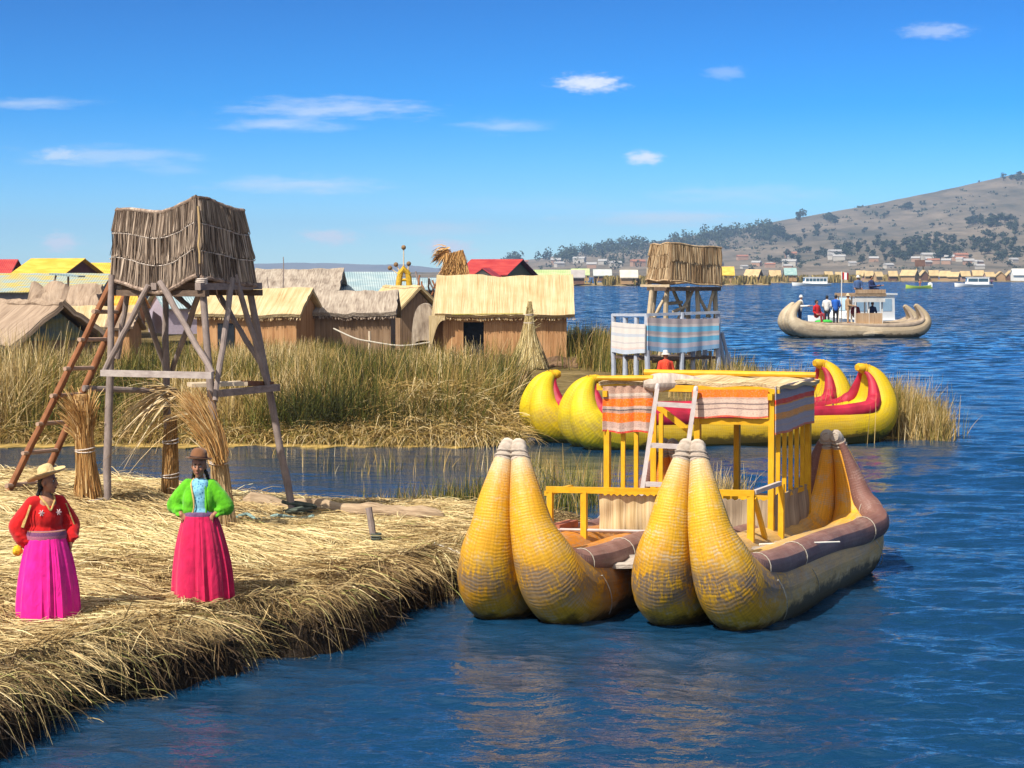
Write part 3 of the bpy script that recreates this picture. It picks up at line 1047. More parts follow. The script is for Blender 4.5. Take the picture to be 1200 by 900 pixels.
MATGREY = mat_stalk('weathered_reed_mat', [(.15, .11, .075), (.31, .24, .17), (.45, .36, .26)], 34, .7, .6)
DECKM = mat_stalk('deck_reed_mat', [(.22, .18, .15), (.42, .36, .31), (.58, .51, .45)], 12, .8, .5)


def cloth_mat(name, stripes, fuzz=.25, fine=220):
    """woven stripes across v of uvp: (position, colour) steps"""
    m, nt, b, o = new_mat(name); g = NT(nt)
    uv = g.attr('uvp')
    u, v, w = g.sep(uv)
    wob = g.noise(g.mapv(uv, (5, 2, 0)), 1.0, 2)
    vv = g.math('ADD', v, g.math('MULTIPLY', g.math('SUBTRACT', wob, .5), .03))
    c = g.ramp(vv, stripes, 'CONSTANT')
    dash = g.noise(g.mapv(uv, (38, 60, 0)), 1.0, 2, .6)
    c = g.mix(g.math('MULTIPLY', g.srange(dash, .5, .62), fuzz), c, (.05, .04, .05))
    dash2 = g.noise(g.mapv(uv, (60, 22, 0), (3, 1, 0)), 1.0, 2, .6)
    c = g.mix(g.math('MULTIPLY', g.srange(dash2, .52, .66), fuzz * .8), c, (.56, .41, .34))
    g.l(c, b.inputs['Base Color'])
    b.inputs['Roughness'].default_value = .9; b.inputs['Specular IOR Level'].default_value = .1
    b.inputs['Sheen Weight'].default_value = .15
    g.l(g.bump(g.noise(g.mapv(uv, (fine, fine, 0)), 1.0, 2), .25, .004), b.inputs['Normal'])
    return m

BEIGE = (.44, .27, .205); ORG = (.88, .17, .01); GREYV = (.36, .32, .37); RED = (.80, .05, .03); OL = (.85, .32, .06)
CL_A = cloth_mat('orange_and_beige_weave', [(0, BEIGE), (.16, (.55, .45, .38)), (.22, BEIGE), (.27, ORG), (.44, (.50, .36, .30)), (.50, (.12, .09, .09)), (.53, BEIGE), (.58, ORG), (.77, (.48, .33, .28)), (.90, (.55, .40, .34)), (.96, (.62, .06, .03))], .35)
CL_B = cloth_mat('beige_weave_with_orange_edge', [(0, ORG), (.27, (.52, .34, .27)), (.34, (.60, .44, .36)), (.48, (.22, .16, .15)), (.53, (.58, .42, .34)), (.66, (.30, .2, .18)), (.70, (.60, .44, .36)), (.94, (.60, .10, .05))], .4)
CL_C = cloth_mat('grey_and_orange_weave', [(0, GREYV), (.12, (.36, .30, .30)), (.16, GREYV), (.28, RED), (.38, OL), (.41, GREYV), (.47, (.45, .36, .34)), (.50, GREYV), (.56, OL), (.68, (.55, .30, .16)), (.71, GREYV), (.80, (.42, .32, .30)), (.84, GREYV), (.95, (.62, .16, .08))], .4)


def drape(mb, p0, p1, drop0, drop1, wav=.02, waves=4, nu=28, nv=14, bow=0.0, thick=.012, toward=(0, -1, 0), seed=1):
    """cloth hanging from the line p0-p1"""
    p0 = Vector(p0); p1 = Vector(p1); tw = Vector(toward)
    rr = random.Random(seed); ph = rr.random() * 6
    def fn(u, v):
        p = p0.lerp(p1, u)
        d = drop0 + (drop1 - drop0) * u
        p = p + Vector((0, 0, -1)) * d * v
        p = p + tw * (wav * (v * .8 + .2) * math.sin(u * waves * 6.283 + ph + v * 1.1) + wav * .5 * math.sin(u * waves * 2.3 * 6.283 + 2 * ph))
        p.z += -bow * math.sin(u * PI) * (.3 + .7 * v) + .012 * math.sin(u * 9 + ph) * v
        return p
    mb.sheet(fn, nu, nv, (p1 - p0).length, 1.0, thick)
    return mb


# ------------------------------------------------------------------ the big catamaran in front
def make_catamaran():
    bowR = D(820, 529, 22.75); strR = D(975, 515, 27.6)
    bowL = D(614, 528, 23.1); strL = D(784, 525, 27.9)
    c = (bowR + strL) / 2
    ang = math.atan2(strR.y - bowR.y, strR.x - bowR.x)
    root = thing('reed_catamaran', 'weathered yellow twin hulled reed boat with slatted cabin moored at straw bank', 'reed boat', (c.x, c.y, 0), ang)
    for (b, s, hm, lean, rm) in ((bowR, strR, HULL_Y, .10, ROLL), (bowL, strL, HULL_O, .14, ROLL)):
        M, L = boat_frame(b.xy, s.xy)
        hull, rolls, caps, ropes = hull_meshes(L, b.z, s.z, 1.0, lean, roll=.178, cap=.108)
        h = xform(hull, M).build('hull', hm, root)
        for r in rolls: xform(r, M).build('gunwale_roll', rm, h)
        for r in caps: xform(r, M).build('bound_tip', CAPM, h)
        for r in ropes: xform(r, M).build('lashing', ROPE, h)
    # deck between and over the hulls
    M, L = boat_frame(bowL.xy, strL.xy)
    A = lambda x, y, z: M @ Vector((x, y, z))
    yR = (M.inverted() @ Vector((bowR.x, bowR.y, 0))).y              # right hull sits at this y
    d = MB()
    rr = random.Random(4)
    for i in range(7):
        x0 = .95 + i * .55
        def fn(u, v, x0=x0, i=i):
            return A(x0 + v * .62 + .03 * math.sin(u * 9 + i), .55 + (yR - 1.1) * u, .60 + .02 * math.sin(u * 14 + i) + .012 * math.sin(v * 9 + i * 2) + .018 * (i % 2))
        d.sheet(fn, 20, 6, 3.0, .62, .05, flip=True)
    d.build('deck', DECKM, root)
    # --- cabin, placed from its corners
    zdeck = .62
    def up(p, z): return Vector((p.x, p.y, z))
    FR = D(905, 458, 26.0); FL = D(712, 458, 26.7)
    zr = FR.z
    ax = Vector((math.cos(ang), math.sin(ang), 0))
    BR = FR + ax * 1.6; BL = FL + ax * 1.6
    def post(p, z0, z1, w=.075): 
        mb = MB(); mb.bar(up(p, z0), up(p, z1), w, w, (math.cos(ang), math.sin(ang), 0)); return mb.build('post', YPAINT, root, False)
    f = lambda u, k=0.0: FL.lerp(FR, u) + ax * k
    FM = f(.56)
    for p in (FL, FR, BL, BR, f(.555), f(.555, 1.6)): post(p, .25, zr - .02)
    # roof frame
    rf = MB()
    e = (FR - FL).normalized()
    for a_, b_ in ((FL, FR), (BL, BR)): rf.bar(up(a_ - e * .14, zr + .01), up(b_ + e * .10, zr + .01), .07, .085)
    for a_, b_ in ((FL, BL), (FR, BR), (FM, f(.555, 1.6))): rf.bar(up(a_ - ax * .1, zr - .075), up(b_ + ax * .12, zr - .075), .06, .08)
    rf.bar(up(f(.56), zr - .40), up(FR, zr - .40), .05, .08)
    rf.bar(up(f(.28, .05), zr - .20), up(f(.50, .05), zr - .55), .05, .07)
    fr = rf.build('roof_frame', YPAINT, root, False)
    rm = MB()
    def roof(u, v):
        p = FL.lerp(FR, -.05 + 1.10 * u) + ax * (-.04 + 1.8 * v)
        return Vector((p.x, p.y, zr + .075 + .03 * math.sin(u * PI) + .018 * math.sin(u * 17) + .015 * math.sin(v * 13)))
    rm.sheet(roof, 40, 16, 2.3, 2.3, .05)
    rm.build('roof_mat', MATREED, root)
    bm = MB()
    bm.pole(up(FL - e * .10 - ax * .10, zr + .13), up(f(.30, -.10), zr + .14), .03, .04, 8, .006)
    bm.pole(up(BL - e * .1, zr + .13), up(BR + e * .1, zr + .13), .04, .04, 8, .006)
    bm.build('roof_edge_pole', YPAINT, root)
    # slatted walls
    zs0, zs1 = zr - 1.36, zr - .02
    def slats(a_, b_, us, z0, z1):
        for u in us:
            mb = MB(); p = a_.lerp(b_, u); mb.bar(up(p, z0), up(p, z1), .055, .03, ax); mb.build('slat', YPAINT, root, False)
    slats(FL, f(.29), [.34, .62, .97], zs0, zs1)
    slats(FR, BR, [.17, .34, .51, .68, .84], zs0, zs1)
    slats(f(.29), f(.36), [.0, .6], zs0 - .3, zs1 - .3)
    # low reed panels of the cabin
    def panel(a_, b_, z0, z1, mat=MATREED, name='reed_panel'):
        mb = MB(); n = (b_ - a_).cross(Vector((0, 0, 1))).normalized()
        def fn(u, v):
            p = up(a_.lerp(b_, u), z1 + (z0 - z1) * v)
            return p + n * (.012 * math.sin(u * 23) + .015 * math.sin(v * 7 + u * 5)) + Vector((0, 0, .012 * math.sin(u * 57) * (1 if v in (0, 1) else 0)))
        mb.sheet(fn, 44, 8, (b_ - a_).length, abs(z1 - z0), .03)
        return mb.build(name, mat, root)
    panel(FR, BR, zs0 - .64, zs0 + .02, MATGREY)
    panel(FL + ax * .06, f(.30, .06), zs0 - .68, zs0 + .0, MATREED)
    panel(f(.62, .06), f(1.0, .06), zs0 - .64, zs0 - .05, MATGREY)
    rb = MB(); rb.bar(up(FR - ax * .02, zs0 - .02), up(BR, zs0 - .02), .05, .06); rb.build('wall_rail', YPAINT, root, False); rb = MB(); rb.bar(up(FL, zs0 - .02), up(f(.30), zs0 - .02), .05, .06); rb.build('wall_rail', YPAINT, root, False)
    # benches inside
    be = MB()
    for uu in (.66,):
        be.box(up(f(uu + .12, .75), zdeck + .42), (.85, .42, .05), Matrix.Rotation(ang - PI / 2, 3, 'Z'))
        for du in (0, .24): be.bar(up(f(uu + du, .75), zdeck), up(f(uu + du, .75), zdeck + .40), .06)
    be.build('bench', YPAINT, root, False)
    # --- railing across the bows' deck
    R0 = D(640, 573, 25.45); R1 = D(884, 578, 25.0); R2 = D(914, 571, 25.9)
    zt = R1.z; R0 = up(R0, zt)
    rl = MB()
    rl.bar(R0, up(R1, zt), .06, .075); rl.build('railing', YPAINT, root, False)
    gr = MB(); gr.bar(up(R1, zt + .012), up(R2, zt + .03), .05, .05); gr.build('grey_rail', GWOOD, root, False); gr = MB()
    lo0 = up(R0, zt - .50); lo1 = up(R0.lerp(R1, .62), zt - .50)
    gr.pole(lo0, lo1, .02, .02, 6); gr.build('grey_rail', GWOOD, root, False)
    for u, w in ((.185, .075), (.56, .085), (.985, .085), (.02, .07)):
        mb = MB(); p = R0.lerp(R1, u); mb.bar(up(p, zdeck - .05), up(p, zt - .02), w, .06, ax); mb.build('railing_post', YPAINT, root, False)
    for p, q in ((up(R1, zt - .05), up(R1 + ax * .45, zdeck + .05)),):
        mb = MB(); mb.bar(p, q, .05, .06); mb.build('railing_brace', YPAINT, root, False)
    mb = MB(); p = R2 + Vector((.02, 0, 0)); mb.bar(up(p, zdeck - .05), up(p, zt + .02), .07, .06, ax); mb.build('railing_post', YPAINT, root, False)
    mb = MB(); mb.bar(up(R0, zt - .05), up(R0 + ax * .8, zt - .05), .05, .06); mb.build('railing', YPAINT, root, False)
    # reed mats hung behind the rail
    o = .07
    panel(R0.lerp(R1, .255) + ax * o, R0.lerp(R1, .52) + ax * o, zdeck + .12, zt - .06, MATREED)
    panel(R0.lerp(R1, .60) + ax * o, R0.lerp(R1, .80) + ax * o, zdeck + .30, zt - .07, MATREED)
    mb = MB(); mb.bar(up(R0.lerp(R1, .04), zdeck + .02), up(R0.lerp(R1, .04) + ax * .6, zdeck + .02), .14, .4); 
    mb.build('stern_box', mat_plain('red_brown_box', (.38, .13, .07), .7, .25), root, False)

    # --- things hung on or leaning against it
    cb = MB(); drape(cb, up(FL - e * .04 - ax * .05, zr + .02), up(f(.285, -.05), zr + .05), .60, .62, .030, 2.3, seed=3, toward=-ax)
    tag(cb.build('striped_cloth', CL_A), 'orange and beige striped cloth hanging from cabin roof above the slats beside the ladder', 'cloth', 'woven cloths on the catamaran cabin')
    cb = MB(); drape(cb, up(f(.53, -.06), zr + .0), up(f(.985, -.06), zr + .02), .36, .36, .010, 3, seed=5, toward=-ax)
    tag(cb.build('striped_cloth', CL_B), 'short beige cloth with orange top edge along the front of the cabin roof', 'cloth', 'woven cloths on the catamaran cabin')
    out = Vector((ax.y, -ax.x, 0))
    cb = MB(); drape(cb, up(FR - ax * .06 + out * .05, zr + .06), up(BR + ax * .05 + out * .05, zr + .09), .63, .60, .010, 3, seed=8, toward=out)
    tag(cb.build('striped_cloth', CL_C), 'grey cloth with red and orange stripes on the open water side of the cabin', 'cloth', 'woven cloths on the catamaran cabin')
    # rolled mat on the roof
    mb = MB()
    a_ = up(f(.24, -.10), zr + .06); b_ = up(f(.56, .25), zr + .07)
    pts = [a_.lerp(b_, t) + Vector((0, 0, .02 * math.sin(t * 5))) for t in np.linspace(0, 1, 12)]
    mb.tube(pts, [.05, .10, .12, .125, .12, .125, .12, .12, .115, .11, .09, .04], 14)
    tag(mb.build('rolled_mat', mat_stalk('canvas_roll', [(.30, .24, .20), (.50, .41, .35), (.62, .54, .46)], 18, 3, .4)), 'pale rolled mat tucked under the cabin roof edge beside the ladder', 'mat')
    # ladder
    t = None
    b0 = D(748, 585, 25.75); t0 = D(770, 456, 26.25); b1 = D(797, 582, 25.65); t1 = D(815, 459, 26.15)
    b0.z = zdeck + .02; b1.z = zdeck + .02
    b0 = Vector((D(744, 610, 25.7).x, 25.7, zdeck + .02)); b1 = Vector((D(791, 610, 25.6).x, 25.6, zdeck + .02))
    t = thing('ladder', 'pale grey wooden ladder leaning on the cabin roof of the front boat', 'ladder', ((b0.x + b1.x) / 2, 25.6, zdeck))
    for p, q in ((b0, t0), (b1, t1)):
        mb = MB(); q2 = q + (q - p).normalized() * .05; pts = [p, p.lerp(q, .5) + Vector((.01, 0, 0)), q, q2 + Vector((.02, .05, -.02))]
        mb.bar(p, q, .05, .075, (0, 1, 0)); mb.capsule(q, q2, .032, .03, 8); mb.build('side_rail', GWOOD, t)
    for u in (.90, .62, .36, .14):
        mb = MB(); mb.bar(b0.lerp(t0, u) + Vector((0, .0, 0)), b1.lerp(t1, u), .05, .06); mb.build('rung', GWOOD, t, False)
    # punt pole lying on the gunwale
    mb = MB(); mb.pole(D(890, 638, 24.2), D(984, 635, 24.6), .014, .011, 6)
    tag(mb.build('punt_pole', mat_plain('whitewashed_pole', (.70, .66, .60), .6)), 'thin white pole lying across the purple brown roll of the front boat', 'pole')
make_catamaran()


# ------------------------------------------------------------------ bright yellow boat moored at the reed bed
def make_yellow_boat():
    HM = hull_mat('fresh_yellow_reed', (.58, .40, .004), (.66, .50, .012), (.52, .42, .12), worn_amt=.30, rings=20, bow_orange=(.55, .34, .008))
    RM = mat_plain('crimson_roll', (.34, .012, .035), .55, .35, 3, .2)
    CM = mat_plain('ochre_tip', (.55, .32, .01), .6, .3, 6, .2)
    b1 = D(690, 444, 46.3); s1 = D(1016, 430, 48.8)
    b2 = D(643, 438, 48.3); s2 = D(966, 425, 50.6)
    ang = math.atan2(s1.y - b1.y, s1.x - b1.x)
    c = (b1 + s2) / 2
    root = thing('reed_catamaran', 'bright yellow twin hulled reed boat with crimson rolls moored behind the cabin boat', 'reed boat', (c.x, c.y, 0), ang)
    for b, s in ((b1, s1), (b2, s2)):
        M, L = boat_frame(b.xy, s.xy)
        hull, rolls, caps, ropes = hull_meshes(L, b.z, s.z, 1.12, 0, roll=.17, stern_r=1.0, n=22, rollpos=(.60, .50), cap=.11, bow=BOW_FAT, bowroll=True)
        h = xform(hull, M).build('hull', HM, root)
        for r in rolls: xform(r, M).build('gunwale_roll', RM, h)
        for r in caps: xform(r, M).build('bound_tip', CM, h)
    M, L = boat_frame(b1.xy, s1.xy)
    y2 = (M.inverted() @ Vector((b2.x, b2.y, 0))).y
    mb = MB()
    def fn(u, v): return M @ Vector((1.2 + (L - 2.4) * u, -.1 + (y2 + .2) * v, .72 + .02 * math.sin(u * 30)))
    mb.sheet(fn, 20, 6, L, 2, .08); mb.build('deck', MATREED, root)
    # thole pins at the stern
    mb = MB()
    p = D(986, 484, 48.2)
    for dx in (-.12, .12): mb.pole(p + Vector((dx, 0, -.15)), p + Vector((dx * 1.7, 0, .22)), .03, .025, 6)
    mb.box(p + Vector((0, 0, -.06)), (.5, .25, .08)); mb.build('oar_rest', mat_plain('brown_wood', (.20, .11, .05), .7), root)
make_yellow_boat()
# ================================================================== near lookout tower
POLEW = mat_wood('grey_weathered_pole', (.15, .115, .105), (.34, .275, .25), 20, .8, .5)
POLER = mat_wood('red_brown_pole', (.15, .055, .025), (.33, .14, .065), 20, .75, .4)
PLANKP = mat_wood('pale_plank', (.46, .36, .25), (.66, .55, .42), 16, .8, .3)
DARKW = mat_wood('dark_plank', (.06, .04, .03), (.17, .12, .09), 16, .85, .3)
THATCH_T = mat_stalk('grey_brown_totora_mat', [(.045, .03, .025), (.17, .12, .095), (.33, .245, .195), (.50, .40, .32)], 26, 1.0, .8, big=.7)
STALK_EDGE = mat_strand('mat_stalks', [(0, (.07, .048, .038)), (.3, (.21, .155, .12)), (.75, (.37, .285, .22)), (1, (.55, .44, .35))])
TWINE = mat_plain('bleached_twine', (.50, .43, .38), .9, .2, 30)


def reed_wall(root, cor_top, cor_bot, rows, sagt, sagb, name='reed_wall', mat=None, edge_mat=None, stalks=1100, fringe=.06, nrm_sign=1, seed=1, twine=True):
    """one woven side: corners (left,right) top and bottom; rows of bound stalks with sagging twine"""
    tl, tr = map(Vector, cor_top); bl, br = map(Vector, cor_bot)
    n = (tr - tl).cross(bl - tl).normalized() * nrm_sign
    rng = np.random.default_rng(seed)
    def surf(u, v):
        top = tl.lerp(tr, u) + Vector((0, 0, sagt(u)))
        bot = bl.lerp(br, u) + Vector((0, 0, sagb(u)))
        p = top.lerp(bot, v)
        k = (v * rows) % 1.0
        return p + n * (.035 * k + .010 * math.sin(u * 40 + v * 9) + .018 * math.sin(u * 11 + v * 5))
    mb = MB()
    lu = (tr - tl).length; lv = (bl - tl).length
    mb.sheet(surf, 46, rows * 8, lu, lv, -.05 if nrm_sign < 0 else .05, flip=(nrm_sign < 0))
    wall = mb.build(name, mat or THATCH_T, root)
    # individual stalks lying over the woven skin
    N = stalks
    us = rng.random(N); rw = rng.integers(0, rows, N)
    root_p = []; dv = []; L = []
    for u, r in zip(us, rw):
        v0 = (r + rng.uniform(-.02, .10)) / rows; v1 = min((r + rng.uniform(.88, 1.03)) / rows, 1.0 + fringe / lv * rng.random())
        a = surf(u, max(v0, 0)) + n * .022; b = surf(min(max(u + rng.normal(0, .007), 0), 1), v1 * .999) + n * (.024 + .014 * rng.random())
        root_p.append(a); d = b - a; L.append(d.length); dv.append(d.normalized())
    Mi = MW[root.name].inverted()
    me = strands_mesh('wall_stalks', np.array(root_p), np.array(dv), np.array(L), rng.uniform(.010, .024, N), np.zeros((N, 3)), 2, edge_mat or STALK_EDGE, None, .35, Mi, rng)
    link('wall_stalks', me, wall)
    if twine:
        for r in range(1, rows):
            t = MB(); t.tube([surf(u, r / rows + .004) + n * .055 for u in np.linspace(.005, .995, 24)], .009, 5)
            t.build('twine', TWINE, wall)
    hem = MB()
    hem.tube([surf(u, .995) + n * .02 for u in np.linspace(0, 1, 24)], .030, 7); hem.build('hem', mat or THATCH_T, wall)
    hem = MB()
    hem.tube([surf(u, .01) + n * .015 for u in np.linspace(0, 1, 24)], .026, 7); hem.build('hem', mat or THATCH_T, wall)
    return wall


def make_tower():
    Yc = 27.6
    rot = math.radians(14)
    cx = D(228, 590, Yc).x
    root = thing('lookout_tower', 'tall grey pole tower with wavy thatched cabin on the straw bank behind two women', 'lookout tower', (cx, Yc, .4))
    # leg feet and heads from the picture plane, each with its own distance
    Yl, Yf, Yr, Yb = Yc - .25, Yc - 1.25, Yc + .30, Yc + 1.3
    ztop = D(232, 333, Yc - .8).z
    def foot(px, Y, py):
        p = D(px, py, Y); z = gz(p.x, p.y); return Vector((p.x, p.y, min(p.z, z) - .25))
    Fl = foot(125, Yl, 590); Ff = foot(263, Yf, 606); Fr = foot(349, Yr, 612); Fb = foot(198, Yb, 588)
    Tl = D(131, 322, Yc - .12); Tf = D(236, 318, Yc - .86); Tr = D(290, 326, Yc + .18); Tb = D(193, 330, Yc + .85)
    def leg(a, b, r0=.054, r1=.046):
        mb = MB(); mb.pole(a, b, r0, r1, 10, .012, 9); return mb.build('leg', POLEW, root)
    for a, b in ((Fl, Tl), (Ff, Tf), (Fr, Tr), (Fb, Tb)): leg(a, b)
    def brace(a, b, r=.041, name='brace', mat=POLEW):
        mb = MB(); mb.pole(a, b, r, r * .9, 9, .01, 7); return mb.build(name, mat, root)
    o = .10
    brace(D(123, 434, Yl - o), D(174, 334, Yc - .55))
    brace(D(187, 330, Yc - .75), D(249, 437, Yf - .02 - o))
    brace(D(160, 335, Yc + .5), D(196, 436, Yb - .2))
    brace(D(233, 345, Yc + .3), D(200, 440, Yb - .1), .04)
    brace(D(272, 326, Yc - .4), D(252, 470, Yf + .05))
    brace(D(275, 322, Yc - .3), D(314, 452, Yr - .35))
    brace(D(253, 340, Yc + .55), D(304, 424, Yr - .1))
    brace(D(137, 420, Yc + .4), D(152, 330, Yc + .2), .04)
    brace(D(205, 345, Yc + .7), D(222, 360, Yc + .5), .04)
    # rails
    rb = MB(); rb.bar(D(119, 437, Yl - .17), D(249, 440, Yf - .16), .05, .085); rb.build('rail', mat_wood('bleached_rail', (.26, .21, .20), (.45, .40, .38)), root, False)
    brace(D(98, 455, Yc + .1), D(206, 459, Yb - .12), .042, 'rail')
    rb = MB(); rb.bar(D(258, 461, Yf + .02), D(326, 454, Yr - .10), .06, .09); rb.build('rail', POLEW, root, False)
    rb = MB(); rb.bar(D(222, 451, Yf + .5), D(287, 449, Yf + .75), .35, .05); rb.build('plank', PLANKP, root, False)
    rb = MB(); rb.bar(D(285, 449, Yf + .7), D(318, 450, Yr - .05), .08, .07); rb.build('rail', POLER, root, False)
    # platform
    c0 = D(134, 326, Yc - .05); c1 = D(236, 326, Yc - .95); c2 = D(299, 328, Yc + .12); c3 = c0 + (c2 - c1)
    zf = D(220, 331, Yc - .3).z
    for p in (c0, c1, c2, c3): p.z = zf
    pf = MB()
    for k in range(9):
        t0 = k / 9 + .006; t1 = (k + 1) / 9 - .006
        a, b, c, d = c0.lerp(c1, t0), c0.lerp(c1, t1), c3.lerp(c2, t1), c3.lerp(c2, t0)
        q = [a, b, c, d]
        dz = .008 * (k % 3)
        pf.hexa([v + Vector((0, 0, dz)) for v in q] + [v + Vector((0, 0, .05 + dz)) for v in q])
    pf.build('platform', DARKW, root, False)
    ex = (c2 - c1).normalized(); ey = (c0 - c1).normalized()
    for a, b in ((c0 - ex * .08, c3 + ex * .1), (c0.lerp(c1, .5) - ex * .08, c3.lerp(c2, .5) + ex * .08), (c1 - ex * .08, c2 + ex * .1)):
        mb = MB(); mb.bar(a - Vector((0, 0, .05)), b - Vector((0, 0, .05)), .09, .09); mb.build('joist', POLEW, root, False)
    for a, b in ((c1 - ey * .1, c0 + ey * .12), (c2 - ey * .1, c3 + ey * .12)):
        mb = MB(); mb.bar(a - Vector((0, 0, .14)), b - Vector((0, 0, .14)), .08, .08); mb.build('joist', DARKW, root, False)
    # woven cabin
    top = D(232, 234, Yc - .85).z
    w0 = D(132, 300, Yc - .05); w1 = D(233, 300, Yc - .93); w2 = D(297, 300, Yc + .10); w3 = w0 + (w2 - w1)
    t0 = D(138, 300, Yc - .02); t1 = D(231, 300, Yc - .86); t2 = D(285, 300, Yc + .05); t3 = t0 + (t2 - t1)
    zt0, zt1, zt2 = D(138, 246, Yc - .02).z, D(231, 231, Yc - .86).z, D(285, 246, Yc + .05).z
    zb = zf - .03
    P = lambda p, z: Vector((p.x, p.y, z))
    dip = lambda a: (lambda u: -a * math.sin(u * PI) ** 1.2 + .03 * math.sin(u * 7))
    reed_wall(root, (P(t0, zt0), P(t1, zt1)), (P(w0, zb + .05), P(w1, zb + .10)), 3, dip(.09), dip(.17), seed=1, nrm_sign=-1, stalks=2600)
    reed_wall(root, (P(t1, zt1), P(t2, zt2)), (P(w1, zb + .10), P(w2, zb - .02)), 3, lambda u: .02 * math.sin(u * PI * 2), lambda u: -.02 * math.sin(u * PI), seed=2, nrm_sign=-1, stalks=1900)
    reed_wall(root, (P(t2, zt2), P(t3, zt2)), (P(w2, zb), P(w3, zb)), 3, dip(.05), dip(.05), seed=3, nrm_sign=-1, stalks=300)
    reed_wall(root, (P(t3, zt2), P(t0, zt0)), (P(w3, zb), P(w0, zb)), 3, dip(.05), dip(.05), seed=4, nrm_sign=-1, stalks=300)
    cp = MB(); cp.pole(P(t1, zt1 - .12) + Vector((.03, -.08, 0)), P(w1, zb + .28) + Vector((.02, -.07, 0)), .016, .014, 6, .01)
    cp.build('corner_cane', mat_plain('yellow_cane', (.42, .29, .14), .6, .2), root)
    for (px, py, Y) in ((136, 340, Yc), (236, 332, Yc - .9), (290, 338, Yc + .15)):
        mb = MB(); p = D(px, py, Y)
        for k in range(4): 
            mb.tube([p + Vector((.075 * math.cos(a), .075 * math.sin(a), .022 * k + .01 * math.sin(a))) for a in np.linspace(0, 6.283, 13)], .011, 5, cap=False)
        mb.build('lashing', TWINE, root)
    # ------------------------------------------------ ladder
    a0 = D(6, 572, Yc - .35); a1 = D(131, 331, Yc - .1); b0 = D(44, 563, Yc + .35); b1 = D(153, 332, Yc + .45)
    a0.z = gz(a0.x, a0.y) - .06; b0.z = gz(b0.x, b0.y) - .06
    t = thing('ladder', 'long red brown pole ladder leaning on the thatched lookout tower', 'ladder', (a0.lerp(b0, .5).x, a0.y, a0.z))
    for p, q in ((a0, a1), (b0, b1)):
        mb = MB(); mb.pole(p, q, .052, .046, 10, .006, 8); mb.build('side_rail', POLER, t)
    for u in (.06, .21, .345, .475, .60, .735, .865):
        mb = MB(); p = a0.lerp(a1, u); q = b0.lerp(b1, u); d = (q - p).normalized()
        mb.pole(p - d * .10 + Vector((0, -.045, 0)), q + d * .04 + Vector((0, -.045, 0)), .030, .028, 8, .0, 3); mb.build('rung', mat_wood('rung_wood', (.28, .17, .12), (.48, .34, .26)) if u < .07 else bpy.data.materials['rung_wood'], t)
    # ------------------------------------------------ dark rope clump at the foot of the tower
    mb = MB(); p = D(350, 607, Yr); p.z = gz(p.x, p.y) + .03
    rr = random.Random(5)
    pts = [p + Vector((.17 * math.cos(i * 1.9) + rr.uniform(-.06, .06), .13 * math.sin(i * 1.9) + rr.uniform(-.06, .06), .03 + .015 * i * rr.uniform(.3, 1))) for i in range(16)]
    pts = [Vector(q) for q in catmull([tuple(q) for q in pts], 5)]
    mb.tube(pts, .026, 6); tag(mb.build('rope_coil', mat_plain('dark_green_rope', (.07, .085, .07), .9, .5, 10)), 'dark green rope heaped at the right foot of the tower', 'rope')
    mb = MB(); p = D(325, 612, Yr - .5); p.z = gz(p.x, p.y) + .03
    pts = [p + Vector((-.55 + .13 * i, .10 * math.sin(i * 2.2), .05 + .03 * math.sin(i * 1.7))) for i in range(9)]
    mb.tube([Vector(q) for q in catmull([tuple(q) for q in pts], 4)], .022, 6); tag(mb.build('rope', mat_plain('faded_teal_rope', (.20, .30, .29), .9, .3, 10)), 'faded teal rope lying on straw beside the tower foot', 'rope')


# ------------------------------------------------------------------ reed sheaves
SHEAF_A = mat_strand('orange_reed', [(0, (.20, .085, .025)), (.4, (.45, .24, .08)), (.8, (.60, .38, .15)), (1, (.70, .52, .28))])
SHEAF_B = mat_strand('pale_reed', [(0, (.22, .13, .06)), (.4, (.48, .33, .16)), (.8, (.64, .48, .27)), (1, (.74, .62, .42))])
SHEAF_G = mat_strand('greenish_pale_reed', [(0, (.22, .15, .06)), (.4, (.46, .35, .15)), (.8, (.60, .49, .25)), (1, (.70, .60, .38))])
CORE = mat_stalk('sheaf_core', [(.16, .08, .03), (.38, .23, .10), (.54, .38, .20)], 50, 1.2, .8)


